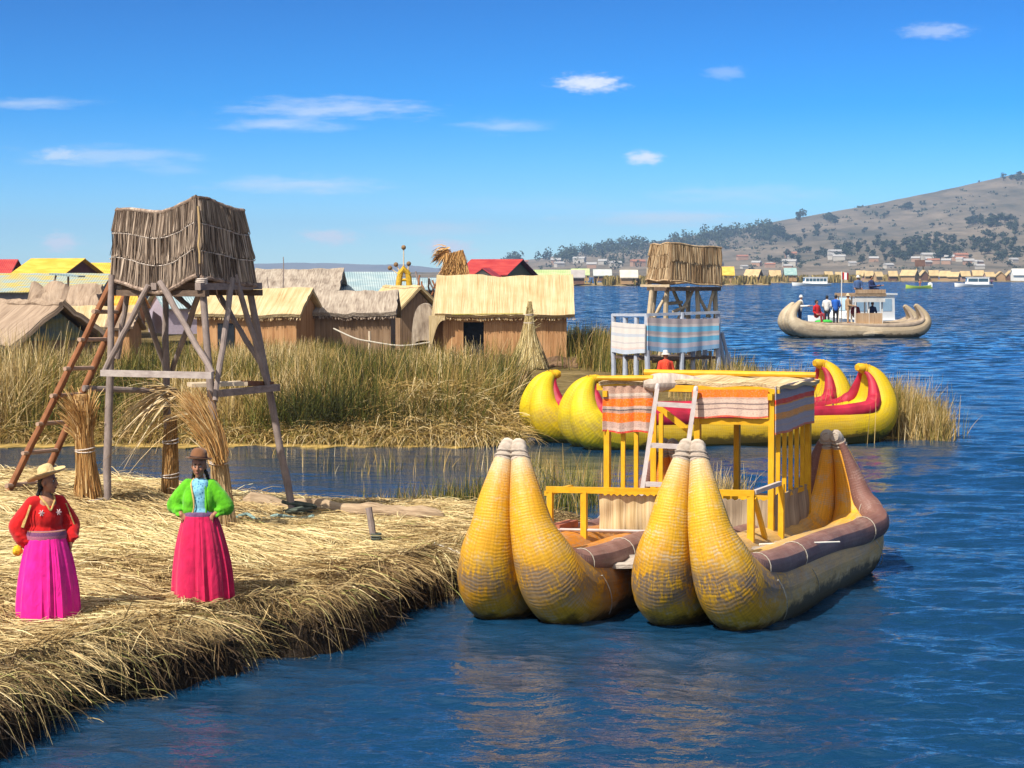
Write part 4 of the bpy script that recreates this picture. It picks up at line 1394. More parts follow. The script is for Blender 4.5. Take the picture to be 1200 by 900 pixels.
def sheaf(label, base, top, r_pts, mat, n=900, group='reed sheaves on the islands', flare=.0, flare_n=0, flare_dir=(1, 0, 0), bands=(), seed=1, cat='reed sheaf', core=CORE):
    """standing bundle: r_pts = [(t, radius)]"""
    base = Vector(base); top = Vector(top)
    root = thing('reed_sheaf', label, cat, base, 0, group)
    rng = np.random.default_rng(seed)
    ts = np.linspace(0, 1, 14); rs = np.interp(ts, [a for a, b in r_pts], [b for a, b in r_pts])
    mb = MB(); mb.tube([base.lerp(top, t) for t in ts], [r * .86 for r in rs], 16, up=(0, 1, 0), vscale=1.5)
    mb.build('bundle', core, root)
    ax = (top - base); L = ax.length
    R = []; Dv = []; Ln = []; Bd = []
    for i in range(n):
        a = rng.random() * 6.283
        t0 = rng.uniform(0, .55) ** 1.4; t1 = min(1.0, t0 + rng.uniform(.3, .7))
        r0 = np.interp(t0, ts, rs) * rng.uniform(.85, 1.08); r1 = np.interp(t1, ts, rs) * rng.uniform(.9, 1.1)
        rm = np.interp((t0 + t1) / 2, ts, rs)
        d = np.array([math.cos(a), math.sin(a), 0]); a1 = a + rng.normal(0, .12)
        d1 = np.array([math.cos(a1), math.sin(a1), 0])
        p0 = np.array(base + ax * t0) + d * r0; p1 = np.array(base + ax * t1) + d1 * r1
        pm = np.array(base + ax * ((t0 + t1) / 2)) + d * rm * 1.02
        bend = (p0 + p1) * 2 - pm * 4
        bend = bend * 1.0
        dv = (p1 - p0) - bend
        l = np.linalg.norm(dv); R.append(p0); Dv.append(dv / l); Ln.append(l); Bd.append(bend)
    for i in range(flare_n):                      # loose heads
        a = rng.random() * 6.283; t0 = rng.uniform(.55, .85)
        r0 = np.interp(t0, ts, rs)
        d = np.array([math.cos(a), math.sin(a), 0])
        p0 = np.array(base + ax * t0) + d * r0 * .8
        dv = np.array(ax.normalized()) + d * rng.uniform(.05, .45) + np.array(flare_dir) * rng.uniform(0, .5)
        dv /= np.linalg.norm(dv)
        l = rng.uniform(.25, .6) * flare
        R.append(p0); Dv.append(dv); Ln.append(l); Bd.append(np.array(flare_dir) * rng.uniform(0, .5) * l + d * .15 * l + np.array([0, 0, -.35 * l * rng.random()]))
    M = MW[root.name].inverted()
    N = len(R)
    me = strands_mesh('stalks', np.array(R), np.array(Dv), np.array(Ln), rng.uniform(.008, .018, N) * (1 + (L > 2.2) * .8), np.array(Bd), 4, mat, None, .4, M, rng)
    link('stalks', me, root)
    for t in bands:
        r = np.interp(t, ts, rs) * 1.04 + .012; mb = MB()
        for k in range(2):
            mb.tube([base.lerp(top, t) + Vector((r * math.cos(a), r * math.sin(a), .03 * k + .02 * math.sin(a + k))) for a in np.linspace(0, 6.283, 17)], .010, 5, cap=False)
        mb.build('binding', TWINE, root)
    return root


def make_sheaves():
    Y = 27.4
    def gp(px, py, Y): p = D(px, py, Y); p.z = gz(p.x, p.y) - .05; return p
    sheaf('stout orange brown reed sheaf with bushy head between the ladder and the tower leg', gp(104, 562, Y), D(95, 462, Y), [(0, .21), (.25, .15), (.45, .11), (.7, .12), (.9, .14), (1, .09)], SHEAF_A, 1300, flare=.8, flare_n=420, flare_dir=(-.3, 0, .1), bands=(.50, .05), seed=3)
    sheaf('slim reed sheaf wrapped round the rear middle leg of the tower', gp(199, 580, 28.7), D(200, 488, 28.75), [(0, .12), (.5, .105), (1, .08)], SHEAF_A, 700, bands=(.3, .7), seed=4)
    sheaf('tall reed sheaf with arching orange head tied to the front leg of the tower', gp(264, 602, 26.25), D(252, 492, 26.2), [(0, .15), (.3, .125), (.6, .10), (.85, .10), (1, .05)], SHEAF_B, 1100, flare=.7, flare_n=60, flare_dir=(-.7, -.1, .15), bands=(.62,), seed=5)
    # dry tops bent over: orange head of the front sheaf and long trailing stalks behind
    rng = np.random.default_rng(8)
    def tuft(label, px, py, Y, n, dirn, L0, L1, bendv, mat, group=None, w=.012, spread=.35):
        p = D(px, py, Y); root = thing('reed_bunch', label, 'reed bunch', p, 0, group)
        dv = unit(np.array(dirn) + rng.normal(0, spread, (n, 3))); L = rng.uniform(L0, L1, n)
        bd = np.array(bendv) * L[:, None] * rng.uniform(.5, 1.3, (n, 1))
        rt = rng.normal(0, .05, (n, 3))
        link('stalks', strands_mesh('stalks', rt, dv, L, rng.uniform(.6, 1.3, n) * w, bd, 7, mat, None, .5, None, rng), root)
    tuft('bushy orange reed heads drooping from the front sheaf of the tower', 257, 536, 26.0, 620, (-.22, 0, 1), .35, .95, (-.30, 0, -.05), SHEAF_A, None, .014, .085)
    tuft('long pale stalks arching from the front leg of the tower', 240, 492, 26.2, 26, (-.8, 0, .55), .6, 1.35, (-.25, 0, -1.1), SHEAF_B, None, .014, .22)
    tuft('pale dry stalks spilling from the rear rail of the tower', 203, 462, 28.5, 170, (-.75, 0, .05), .3, .9, (-.1, 0, -.75), SHEAF_B, None, .014, .25)


def make_bank_things():
    # rolled reed log along the far edge
    mb = MB()
    a = D(285, 606, 28.6); b = D(520, 612, 28.0); rng = random.Random(2)
    pts = []; rad = []
    for i in range(28):
        t = i / 27; p = a.lerp(b, t); p.z = gz(p.x, p.y) + .06 + .02 * math.sin(t * 19); p.y += .12 * math.sin(t * 6)
        pts.append(p); rad.append(.115 + .02 * math.sin(t * 23) + .01 * math.sin(t * 51))
    rad[0] = .05; rad[-1] = .05
    mb.tube(pts, rad, 14, vscale=.8)
    m = mat_stalk('damp_log_reed', [(.18, .12, .075), (.36, .26, .17), (.50, .38, .26)], 6, 40, .6)
    tag(mb.build('reed_roll', m), 'long low reed roll lying along the channel edge of the straw bank', 'reed roll')
    t = thing('mooring_stake', 'short leaning grey stake driven in straw beyond the reed roll', 'stake', W(441, 634, gz(-1.9, 26.9)))
    p = Vector(t.location); q = p + Vector((-.10, .05, .42))
    mb = MB(); mb.pole(p - Vector((0, 0, .15)), q, .045, .04, 8, .004); mb.build('shaft', POLEW, t)
    mb = MB()
    for k in range(3): mb.tube([p + Vector((.06 * math.cos(x), .06 * math.sin(x), .03 + .03 * k)) for x in np.linspace(0, 6.283, 12)], .012, 5, cap=False)
    mb.build('rope_wrap', bpy.data.materials['dark_green_rope'], t)
    mb = MB(); a = D(508, 630, 25.4); b = D(560, 631, 25.3); a.z = gz(a.x, a.y) + .06; b.z = max(gz(b.x, b.y), .3) + .10
    mb.pole(a, b, .028, .025, 8, .003); tag(mb.build('boat_pole', bpy.data.materials['whitewashed_pole']), 'short white pole lying on straw against the left bow of the front boat', 'pole')
    mb = MB(); a = W(517, 606, .42); b = a + Vector((.32, -.3, .10)); mb.pole(a + Vector((-.12, 0, .22)), b, .014, .01, 6)
    tag(mb.build('stick', DARKW), 'thin dark stick slanting on straw before the front boat', 'stick')
make_tower()
make_sheaves()
make_bank_things()
# ================================================================== reed bed island and village ground
BED = [tuple(W(px, py).xy) for px, py in [(-420, 522), (-200, 521), (0, 521), (150, 521), (300, 521), (420, 521), (520, 521), (560, 521.5)]]
BED += [(-.5, 48.6), (.6, 50.3), (2.4, 51.0), (4.5, 51.8), (6.5, 52.8), (8.6, 53.8), (10.6, 55.5), (9.5, 60), (7.6, 66), (6.4, 71), (6.0, 78), (6.6, 84), (5.0, 91), (2.0, 93), (-2, 95), (-7, 150), (-40, 175), (-110, 180), (-110, 60)]


def bed_h(x, y):
    x = np.asarray(x, float); y = np.asarray(y, float); sh = x.shape
    x = x.ravel(); y = y.ravel()
    d = poly_sd(x + (fbm(x * .5, y * .5, 3) - .5) * 1.6, y + (fbm(x * .5 + 31, y * .5, 3) - .5) * 1.6, BED)
    top = .22 + .25 * np.clip(d / 8, 0, 1) + (fbm(x * .35, y * .35, 3) - .5) * .22
    z = np.where(d > 0, -.2 + (top + .2) * (1 - np.exp(-d / .5)), -.2 + np.maximum(d, -1) * .8)
    return z.reshape(sh)


def bz(x, y): return float(bed_h(np.array([x]), np.array([y]))[0])


def make_bed():
    xs = np.concatenate([np.arange(-112, -30, 1.0), np.arange(-30, 12.2, .3)]); ys = np.concatenate([np.arange(42, 100, .35), np.arange(100, 184, 1.0)])
    X, Y = np.meshgrid(xs, ys, indexing='xy'); Z = bed_h(X, Y); nx = len(xs)
    j, i = np.meshgrid(np.arange(len(ys) - 1), np.arange(nx - 1), indexing='ij'); a = (j * nx + i).ravel()
    zr = Z.ravel(); keep = np.maximum.reduce([zr[a], zr[a + 1], zr[a + nx], zr[a + nx + 1]]) > -.6; a = a[keep]
    m, nt, b, o = new_mat('reed_bed_ground'); g = NT(nt); p = g.pos()
    n1 = g.noise(g.mapv(p, (3, 5, 3)), 1.0, 5, .65); n2 = g.noise(p, .35, 3)
    f = g.math('ADD', g.math('MULTIPLY', n1, .6), g.math('MULTIPLY', n2, .4))
    g.l(g.ramp(f, [(.35, (.05, .036, .014)), (.5, (.14, .10, .04)), (.65, (.30, .22, .10))]), b.inputs['Base Color'])
    b.inputs['Roughness'].default_value = .95; b.inputs['Specular IOR Level'].default_value = .1
    g.l(g.bump(n1, .8, .08), b.inputs['Normal'])
    o = link('reed_bed_ground', np_mesh('reed_bed_ground', np.stack([X, Y, Z], 2).reshape(-1, 3), np.stack([a, a + 1, a + nx + 1, a + nx], 1), m, None, True)); tag(o, kind='structure')
make_bed()

REED = mat_strand('reed_leaf', [(0, (.030, .032, .009)), (.2, (.060, .072, .012)), (.40, (.125, .125, .020)), (.54, (.23, .16, .040)), (.72, (.37, .24, .075)), (.90, (.53, .38, .165)), (1, (.64, .51, .29))], .6, .2)


def reed_patch(name, x, y, hts, dry, w=.016, lean=.28, seed=1, nseg=4, droop=.5, zf=None, mat=None, base_z=None):
    rng = np.random.default_rng(seed)
    n = len(x)
    z = (bed_h(x, y) if zf is None else zf(x, y)) - .05 if base_z is None else np.full(n, base_z)
    z = np.maximum(z, -.15)
    a = rng.random(n) * 6.283
    l = np.abs(rng.normal(0, lean, n))
    dv = unit(np.stack([np.cos(a) * l + .05, np.sin(a) * l, np.ones(n)], 1))
    L = hts * rng.uniform(.55, 1.12, n)
    bd = np.stack([np.cos(a) * L * l * droop * 1.6, np.sin(a) * L * l * droop * 1.6, -L * droop * l * rng.uniform(.4, 1.6, n)], 1)
    rnd = np.clip(dry + rng.normal(0, .20, n), 0, 1)
    me = strands_mesh(name, np.stack([x, y, z], 1), dv, L, rng.uniform(.6, 1.35, n) * w, bd, nseg, mat or REED, rnd, .8, rng=rng)
    o = link(name, me); tag(o, kind='stuff')
    return o


def make_reeds():
    rng = np.random.default_rng(5)
    # the wide bed on the far side of the channel
    N = 190000
    Yv = 44.5 + (86 - 44.5) * rng.random(N) ** 1.25
    X = rng.uniform(-.30, .06, N) * Yv
    d = poly_sd(X, Yv, BED)
    px = 600 + FPX * X / Yv
    # keep clear: hut yard and the landing of the yellow boat
    yard = (px > 505) & (Yv > 60) & (Yv < 84)
    landing = (px > 592 + 14 * np.sin(Yv))
    clump = fbm(X * .42, Yv * .30, 4)
    tall = fbm(X * .16 + 9, Yv * .14, 3)
    keep = (d > .15) & ~landing & ~(yard & (rng.random(N) < .93)) & (rng.random(N) < np.clip((clump - .38) * 5.0, .04, 1))
    X = X[keep]; Yv = Yv[keep]; d = d[keep]; px = px[keep]; clump = clump[keep]; tall = tall[keep]
    h = .70 + 1.75 * np.clip(tall * 1.5 - .25, 0, 1) + .5 * (clump - .5)
    h *= np.clip(.75 + d * .08, .75, 1.0)
    # the near bank is tallest between the tower and the yellow boat; a green stand further in
    h *= 1 + .25 * np.exp(-((px - 390) / 150) ** 2) * np.exp(-((Yv - 52) / 9) ** 2)
    h *= 1 - .12 * np.exp(-((px - 545) / 45) ** 2) * np.clip((Yv - 47) / 4, 0, 1)
    h *= 1 - .55 * np.clip((Yv - 62) / 10, 0, 1)
    green = np.exp(-((px - 455) / 70) ** 2 - ((Yv - 76) / 9) ** 2) + .6 * np.exp(-((px - 540) / 60) ** 2 - ((Yv - 49) / 3.5) ** 2) + .25 * np.exp(-((px - 250) / 90) ** 2 - ((Yv - 56) / 9) ** 2)
    dry = .49 + (fbm(X * .5 + 77, Yv * .4, 3) - .5) * 1.9 - .50 * green - .10 * np.clip((2.5 - d) / 2.5, 0, 1)
    reed_patch('reed_bed', X, Yv, h, dry, .020, .34, 31, 4)
    # dry matted fringe leaning over the water
    N = 26000
    s = rng.random(N)
    pxs = -60 + 662 * s
    x0 = np.interp(pxs, [-60, 600, 655], [W(-60, 521).x, W(600, 523).x, W(655, 527).x]); y0 = np.interp(pxs, [-60, 600, 655], [W(0, 520).y, W(600, 522).y, W(655, 526).y])
    ii = rng.random(N) ** 1.4 * 3.2
    x = x0 + rng.normal(0, .2, N); y = y0 + ii
    c = fbm(x * .7, y * .7 + 4, 3)
    heavy = np.exp(-((pxs - 520) / 95) ** 2)
    keep = (rng.random(N) < np.clip((c - .35) * 3 + .8 * heavy, .05, 1))
    x = x[keep]; y = y[keep]; pp = pxs[keep]; hv = heavy[keep]; ii = ii[keep]; n = len(x)
    z = bed_h(x, y)
    a = rng.normal(-1.6, .9, n); l = rng.uniform(.5, 1.5, n)
    dv = unit(np.stack([np.cos(a) * l, np.sin(a) * l, np.ones(n)], 1))
    L = rng.uniform(.35, .95, n) * (1 + .5 * hv)
    bd = np.stack([np.cos(a) * L * .2, np.sin(a) * L * .2, -L * rng.uniform(.4, 1.15, n)], 1)
    rnd = np.clip(rng.normal(.66, .2, n) + .1 * hv, 0, 1)
    me = strands_mesh('dry_fringe', np.stack([x, y, np.maximum(z, 0) + .05 + .9 * hv * np.clip(ii / 1.6, 0, 1) * rng.random(n)], 1), dv, L, rng.uniform(.013, .026, n), bd, 5, REED, rnd, .7, rng=rng)
    tag(link('dry_reed_fringe', me), kind='stuff')
    # low floating edge
    # reeds on the open-water side, behind the yellow boat
    def blob(name, spots, n, h, dry, seed, w=.016, base=None):
        r = np.random.default_rng(seed); xs = []; ys = []; hs = []
        for (px, py, sx, sy, k, hm) in spots:
            c = W(px, py, .1); m = int(n * k)
            xs.append(r.normal(c.x, sx, m)); ys.append(r.normal(c.y, sy, m)); hs.append(np.full(m, h * hm))
        x = np.concatenate(xs); y = np.concatenate(ys); hh = np.concatenate(hs) * r.uniform(.7, 1.1, len(x))
        return reed_patch(name, x, y, hh, np.full(len(x), dry) + (fbm(x * 2, y * 2, 2) - .5) * .5, w, .17, seed + 1, 4, .5, None, None, base)
    blob('open_water_reeds', [(1015, 501, .5, .5, .8, 1.15), (1045, 502, .42, .5, .9, 1.15), (1068, 506, .38, .5, .8, .95), (1088, 509, .20, .4, .4, .75), (960, 500, .9, 1.2, .6, 1.15), (905, 478, 1.0, 1.5, .8, .8), (870, 462, .8, 1.6, .8, .8), (930, 484, .7, 1.2, .5, .7)], 3600, 1.25, .66, 41, .018)
    blob('hut_side_reeds', [(690, 432, .8, 1.8, 1.0, 1.0), (712, 434, .6, 1.8, .8, 1.0), (672, 430, .45, 1.2, .5, .9), (735, 436, .7, 1.5, .5, .8), (780, 440, 1.0, 1.6, .9, .7), (830, 444, .9, 1.6, .9, .75)], 3200, 1.55, .42, 43, .024)
    # green rushes rooted beside the straw bank
    blob('green_rushes', [(560, 592, .35, .5, 1.0, 1.0), (600, 596, .30, .5, 1.0, 1.0), (515, 592, .35, .45, .45, .85), (470, 592, .35, .4, .30, .7), (430, 592, .3, .3, .14, .6), (640, 590, .3, .5, .6, 1.0), (690, 584, .3, .5, .35, .9)], 640, .62, .36, 45, .013, .0)
    blob('dry_tussock', [(850, 582, .22, .35, 1.0, 1.0), (828, 586, .14, .3, .6, 1.1)], 420, .62, .72, 47, .012, -.02)
    blob('sparse_channel_reeds', [(655, 560, .6, .8, .5, .8), (600, 545, .8, .7, .4, .7), (430, 548, .5, .6, .14, .5), (330, 530, 1.2, .4, .15, .5), (480, 540, .9, .5, .2, .6)], 320, .75, .62, 49, .014, -.02)
make_reeds()


def floating_mat():
    """thin yellow-green crust of weed along the reed bed's edge"""
    r = np.random.default_rng(2)
    mb = MB()
    pts = [(px, 522.5) for px in np.linspace(-80, 560, 60)]
    top = []; bot = []
    for i, (px, py) in enumerate(pts):
        c = W(px, py)
        top.append(Vector((c.x, c.y + .6, .035))); bot.append(Vector((c.x, c.y - .42 + .22 * math.sin(i * 1.3) + .16 * math.sin(i * .41), .02)))
    def fn(u, v):
        k = u * 59; i = min(int(k), 58); t = k - i
        a = bot[i].lerp(bot[i + 1], t); b = top[i].lerp(top[i + 1], t)
        return a.lerp(b, v)
    mb.sheet(fn, 118, 4, 60, 1, .03)
    m = mat_plain('yellow_water_weed', (.33, .22, .06), .9, .6, 2.5, .4)
    tag(mb.build('floating_weed', m), kind='stuff')
    mb = MB()
    p = [W(1000, 514), W(1095, 513.5)]
    def fn2(u, v): return p[0].lerp(p[1], u) + Vector((0, -.1 + .5 * v + .06 * math.sin(u * 12), .03))
    mb.sheet(fn2, 20, 3, 3, 1, .03); tag(mb.build('floating_weed', m), kind='stuff')
floating_mat()

# ================================================================== huts
TH_GOLD = mat_stalk('golden_reed_thatch', [(.30, .19, .08), (.43, .32, .165), (.53, .41, .24), (.62, .50, .32)], 24, .8, 1.0, big=.6)
TH_GREY = mat_stalk('grey_reed_thatch', [(.12, .09, .07), (.26, .21, .17), (.38, .32, .26), (.48, .42, .35)], 16, 1.6, .9, big=.5)
TH_BROWN = mat_stalk('brown_reed_thatch', [(.15, .10, .07), (.30, .22, .16), (.42, .32, .24)], 18, 1.2, .9)
WALL_OR = mat_stalk('orange_brown_reed_wall', [(.24, .11, .045), (.43, .23, .105), (.55, .33, .17)], 26, .7, .6, big=.4)
WALL_BR = mat_stalk('brown_reed_wall', [(.12, .075, .045), (.24, .155, .095), (.33, .23, .15)], 26, .7, .6)
DARKIN = mat_plain('doorway_shade_paint', (.012, .016, .024), .9, .4, 6)  # near-black colour that paints the shade inside door openings


def tin_mat(name, col, col2, ribs=7.0):
    m, nt, b, o = new_mat(name); g = NT(nt); uv = g.attr('uvp')
    wv = g.n('TexWave', wave_type='BANDS', bands_direction='X'); wv.inputs['Scale'].default_value = ribs / 3.0; g.l(uv, wv.inputs['Vector'])
    n = g.noise(g.mapv(uv, (.8, 2.5, 1)), 1.0, 4, .6)
    g.l(g.ramp(n, [(.4, col), (.62, col2)]), b.inputs['Base Color']); b.inputs['Roughness'].default_value = .5
    g.l(g.bump(wv.outputs['Fac'], .6, .03), b.inputs['Normal'])
    return m
TIN_Y = tin_mat('yellow_sheet_roof', (.56, .34, .03), (.70, .47, .07))
TIN_O = tin_mat('orange_sheet_roof', (.70, .28, .02), (.74, .42, .06))
TIN_B = tin_mat('pale_blue_sheet_roof', (.24, .34, .38), (.36, .44, .46))
TIN_R = tin_mat('red_sheet_roof', (.36, .028, .03), (.47, .06, .05))
TIN_G = tin_mat('pale_green_sheet_roof', (.36, .46, .20), (.50, .58, .30))
TIN_MIX = tin_mat('faded_blue_and_yellow_sheet_roof', (.46, .36, .09), (.27, .36, .38))
TIN_TEAL = tin_mat('teal_and_ochre_gable_board', (.06, .10, .11), (.22, .19, .05))
WALL_BLUE = mat_plain('grey_blue_board', (.16, .17, .21), .8, .3, 2)
WALL_MAROON = mat_plain('maroon_board', (.13, .05, .05), .8, .3, 2)
WHITEW = mat_plain('white_paint', (.74, .72, .68), .6, .12, 3)


def hut(label, c, w, d, hw, hr, yaw, roof_m, wall_m, ridge='x', over=.22, cat='hut', group='reed huts of the island village', name='reed_hut', thick=.12, sag=.05, door=None, fringe=0, gable=None, seed=1, rough=.03, open_door=False):
    """c = middle of the front edge at ground; local x across the front, y away from it; yaw turns it about z"""
    root = thing(name, label, cat, c, yaw, group)
    rr = random.Random(seed)
    wl = MB()
    def pent(y0, y1):
        pass
    if ridge == 'x':
        A = [(-w / 2, 0, -.3), (w / 2, 0, -.3), (w / 2, d, -.3), (-w / 2, d, -.3)]
        B = [(-w / 2, 0, hw), (w / 2, 0, hw), (w / 2, d, hw), (-w / 2, d, hw)]
        R = [(-w / 2, d / 2, hr), (w / 2, d / 2, hr)]
        V = A + B + R
        uv = [(p[0] + p[1], p[2], 0) for p in V]
        if open_door and door:
            x0, x1, h = door
            q = [(-w / 2, x0, -.3, hw), (x1, w / 2, -.3, hw), (x0, x1, h, hw)]
            for (a, b, z0, z1) in q:
                wl.hexa([(a, 0, z0), (b, 0, z0), (b, .12, z0), (a, .12, z0), (a, 0, z1), (b, 0, z1), (b, .12, z1), (a, .12, z1)], 0, [(a, z0, 0), (b, z0, 0), (b, z0, 0), (a, z0, 0), (a, z1, 0), (b, z1, 0), (b, z1, 0), (a, z1, 0)])
            F = [(1, 2, 6, 9, 5), (2, 3, 7, 6), (3, 0, 4, 8, 7)]
        else:
            F = [(0, 1, 5, 4), (1, 2, 6, 9, 5), (2, 3, 7, 6), (3, 0, 4, 8, 7)]
        wl.add(V, F, uv)
    else:
        V = [(-w / 2, 0, -.3), (w / 2, 0, -.3), (w / 2, d, -.3), (-w / 2, d, -.3), (-w / 2, 0, hw), (w / 2, 0, hw), (w / 2, d, hw), (-w / 2, d, hw), (0, 0, hr), (0, d, hr)]
        uv = [(p[0] + p[1], p[2], 0) for p in V]
        wl.add(V, [(0, 1, 5, 8, 4), (1, 2, 6, 5), (2, 3, 7, 9, 6), (3, 0, 4, 7)], uv)
    wl.build('wall', wall_m, root, False, local=True)
    # roof slopes
    rf = MB()
    def rufn(u, v, s):
        e = over
        if ridge == 'x':
            x = -w / 2 - e + (w + 2 * e) * u
            yy = d / 2 - s * (d / 2 + e) * v
            z = hr + .03 - (hr - hw) * (1 + e / (d / 2)) * v
            p = [x, yy, z]
        else:
            y = -e + (d + 2 * e) * u
            xx = s * (w / 2 + e) * v
            z = hr + .03 - (hr - hw) * (1 + e / (w / 2)) * v
            p = [xx, y, z]
        n = mnoise.noise(Vector((u * 5 + seed * 3.1, v * 3, s * 2.0 + seed)))
        n2 = mnoise.noise(Vector((u * 23 + seed, v * 9, s * 5.0)))
        p[2] += -sag * math.sin(u * PI) * .8 + rough * n * 2 + rough * n2 * .8 + thick
        return p
    lw = (w if ridge == 'x' else d) + 2 * over
    sl = math.hypot((d if ridge == 'x' else w) / 2 + over, hr - hw)
    for s in (1, -1):
        rf.sheet(lambda u, v: rufn(u, v, s), 24, 8, lw, sl, thick, flip=((s > 0) == (ridge == 'x')))
    # close the ridge with a cap roll
    pts = [Vector(rufn(u, 0, 1)) + Vector((0, 0, -.02)) for u in np.linspace(0, 1, 16)]
    roof = rf.build('roof', roof_m, root, True, local=True)
    cp = MB(); cp.tube(pts, thick * .55, 8); cp.build('ridge_roll', roof_m, roof, True, local=True)
    if gable is not None:
        gb = MB(); z0 = hw * .98
        if ridge == 'y':
            gb.hexa([(-w / 2 * .96, -.05, z0), (w / 2 * .96, -.05, z0), (w / 2 * .96, -.005, z0), (-w / 2 * .96, -.005, z0), (-.02, -.05, hr - .04), (.02, -.05, hr - .04), (.02, -.005, hr - .04), (-.02, -.005, hr - .04)])
        gb.build('gable_board', gable, root, False, local=True)
    if fringe:
        rng = np.random.default_rng(seed + 50)
        P = []; 
        for k in range(fringe):
            u = rng.random()
            P.append(rufn(u, .99 - .04 * rng.random(), 1))
        P = np.array(P); n = len(P)
        dv = unit(np.stack([rng.normal(0, .15, n), -np.ones(n) * (.35 if ridge == 'x' else 0), -np.ones(n) * .9], 1))
        link('eave_fringe', strands_mesh('eave_fringe', P + np.array([0, 0, -.03]), dv, rng.uniform(.04, .14, n), rng.uniform(.015, .035, n), np.zeros((n, 3)), 1, EAVE.get(roof_m.name, SHEAF_B), None, .3, None, rng), roof)
    if door and not open_door:
        x0, x1, h = door; db = MB(); db.box(((x0 + x1) / 2, -.02, h / 2 - .1), (x1 - x0, .06, h + .2)); db.build('door', DARKIN, root, False, local=True)  # flat dark sheet on the wall paints the shade of an opening
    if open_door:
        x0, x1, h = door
        db = MB(); db.box(((x0 + x1) / 2, .35, h / 2 - .1), (x1 - x0 + .5, .05, h + .2)); db.build('door_shade_panel', DARKIN, root, False, local=True)  # dark sheet behind the opening stands in for the unlit interior
    return root

EAVE = {'grey_reed_thatch': STALK_EDGE}


def px_hut(label, x0, x1, ybase, yeave, yridge, Y, d, ridge='x', yaw=0.0, **k):
    """hut whose front spans photo columns x0..x1 at distance Y"""
    a = D(x0, ybase, Y); b = D(x1, ybase, Y)
    hw = D(0, yeave, Y).z; hr = D(0, yridge, Y + (d / 2 if ridge == 'x' else 0)).z
    z0 = a.z
    c = ((a.x + b.x) / 2, Y, z0)
    return hut(label, c, b.x - a.x, d, hw - z0, hr - z0, yaw, ridge=ridge, **k)


def make_main_hut():
    Y = 79.0
    z0 = D(0, 421, Y).z
    a = D(519, 421, Y); b = D(664, 421, Y)
    w = b.x - a.x
    hw = D(0, 369, Y).z - z0; hr = D(0, 330, Y + 1.6).z - z0
    dx0 = D(543, 400, Y).x - (a.x + b.x) / 2; dx1 = D(567, 400, Y).x - (a.x + b.x) / 2
    root = hut('large golden reed hut with dark doorway beside the tall pale sheaf', ((a.x + b.x) / 2, Y, z0), w, 3.2, hw, hr, 0, TH_GOLD, WALL_OR, 'x', .30, thick=.14, sag=.05, rough=.05, door=(dx0, dx1, hw - .28), fringe=500, seed=11, open_door=True)
    # porch: the roof mat comes down to the ground at the left end
    mb = MB()
    xl = -w / 2 - .30
    def fn(u, v):
        y = -.28 + 3.5 * u
        k = abs(u - .52) / .52
        ztop = hr - (hr - hw) * k * 1.05
        bulge = .24 * math.sin(min(v * 1.5, 1) * PI / 2)
        return (xl - bulge + .015 * math.sin(u * 31), y, ztop + (-.25 - ztop) * v)
    mb.sheet(fn, 16, 12, 3.5, 2.2, .12); mb.build('end_mat', TH_GOLD, root, local=True)
    mb = MB()
    def fn2(u, v):
        x = xl - .22 + .62 * u ** 1.0
        edge = hw - .1 - (hw - .55) * (1 - u) ** 3.0 * 0 
        bot = -.15 + (hw - .05) * (1 - (1 - min(u * 1.02, 1)) ** 2.6)
        top = hw - .02
        return (x, -.30, top + (bot - top) * v)
    mb.sheet(fn2, 14, 6, .6, 2.0, .10); mb.build('porch_mat', TH_GOLD, root, local=True)
    mb = MB(); mb.pole((-w / 2 + .35, -.34, hw + .02), (.7, -.36, hw + .05), .035, .03, 6, .015); mb.build('eave_trim', mat_plain('green_yellow_trim', (.34, .29, .07), .8, .3), root, local=True)
    mb = MB(); mb.box(((xl - w / 2) / 2, .5, hw * .5 - .1), (-w / 2 - xl + .1, .06, hw + .2)); mb.build('side_panel', WALL_OR, root, local=True)
    # dark trodden plinth
    mb = MB(); 
    def fn3(u, v): return (-w / 2 - .3 + (w + .7) * u, -.9 + v * 1.0 + .12 * math.sin(u * 9), .05 + (.10 if v > .6 else 0) - .3 * (1 - v) + .05 * math.sin(u * 31))
    mb.sheet(fn3, 40, 6, 6, 1, .2); mb.build('reed_plinth', mat_stalk('dark_old_reed', [(.05, .03, .02), (.14, .085, .05), (.22, .14, .08)], 8, 8), root, local=True)
make_main_hut()


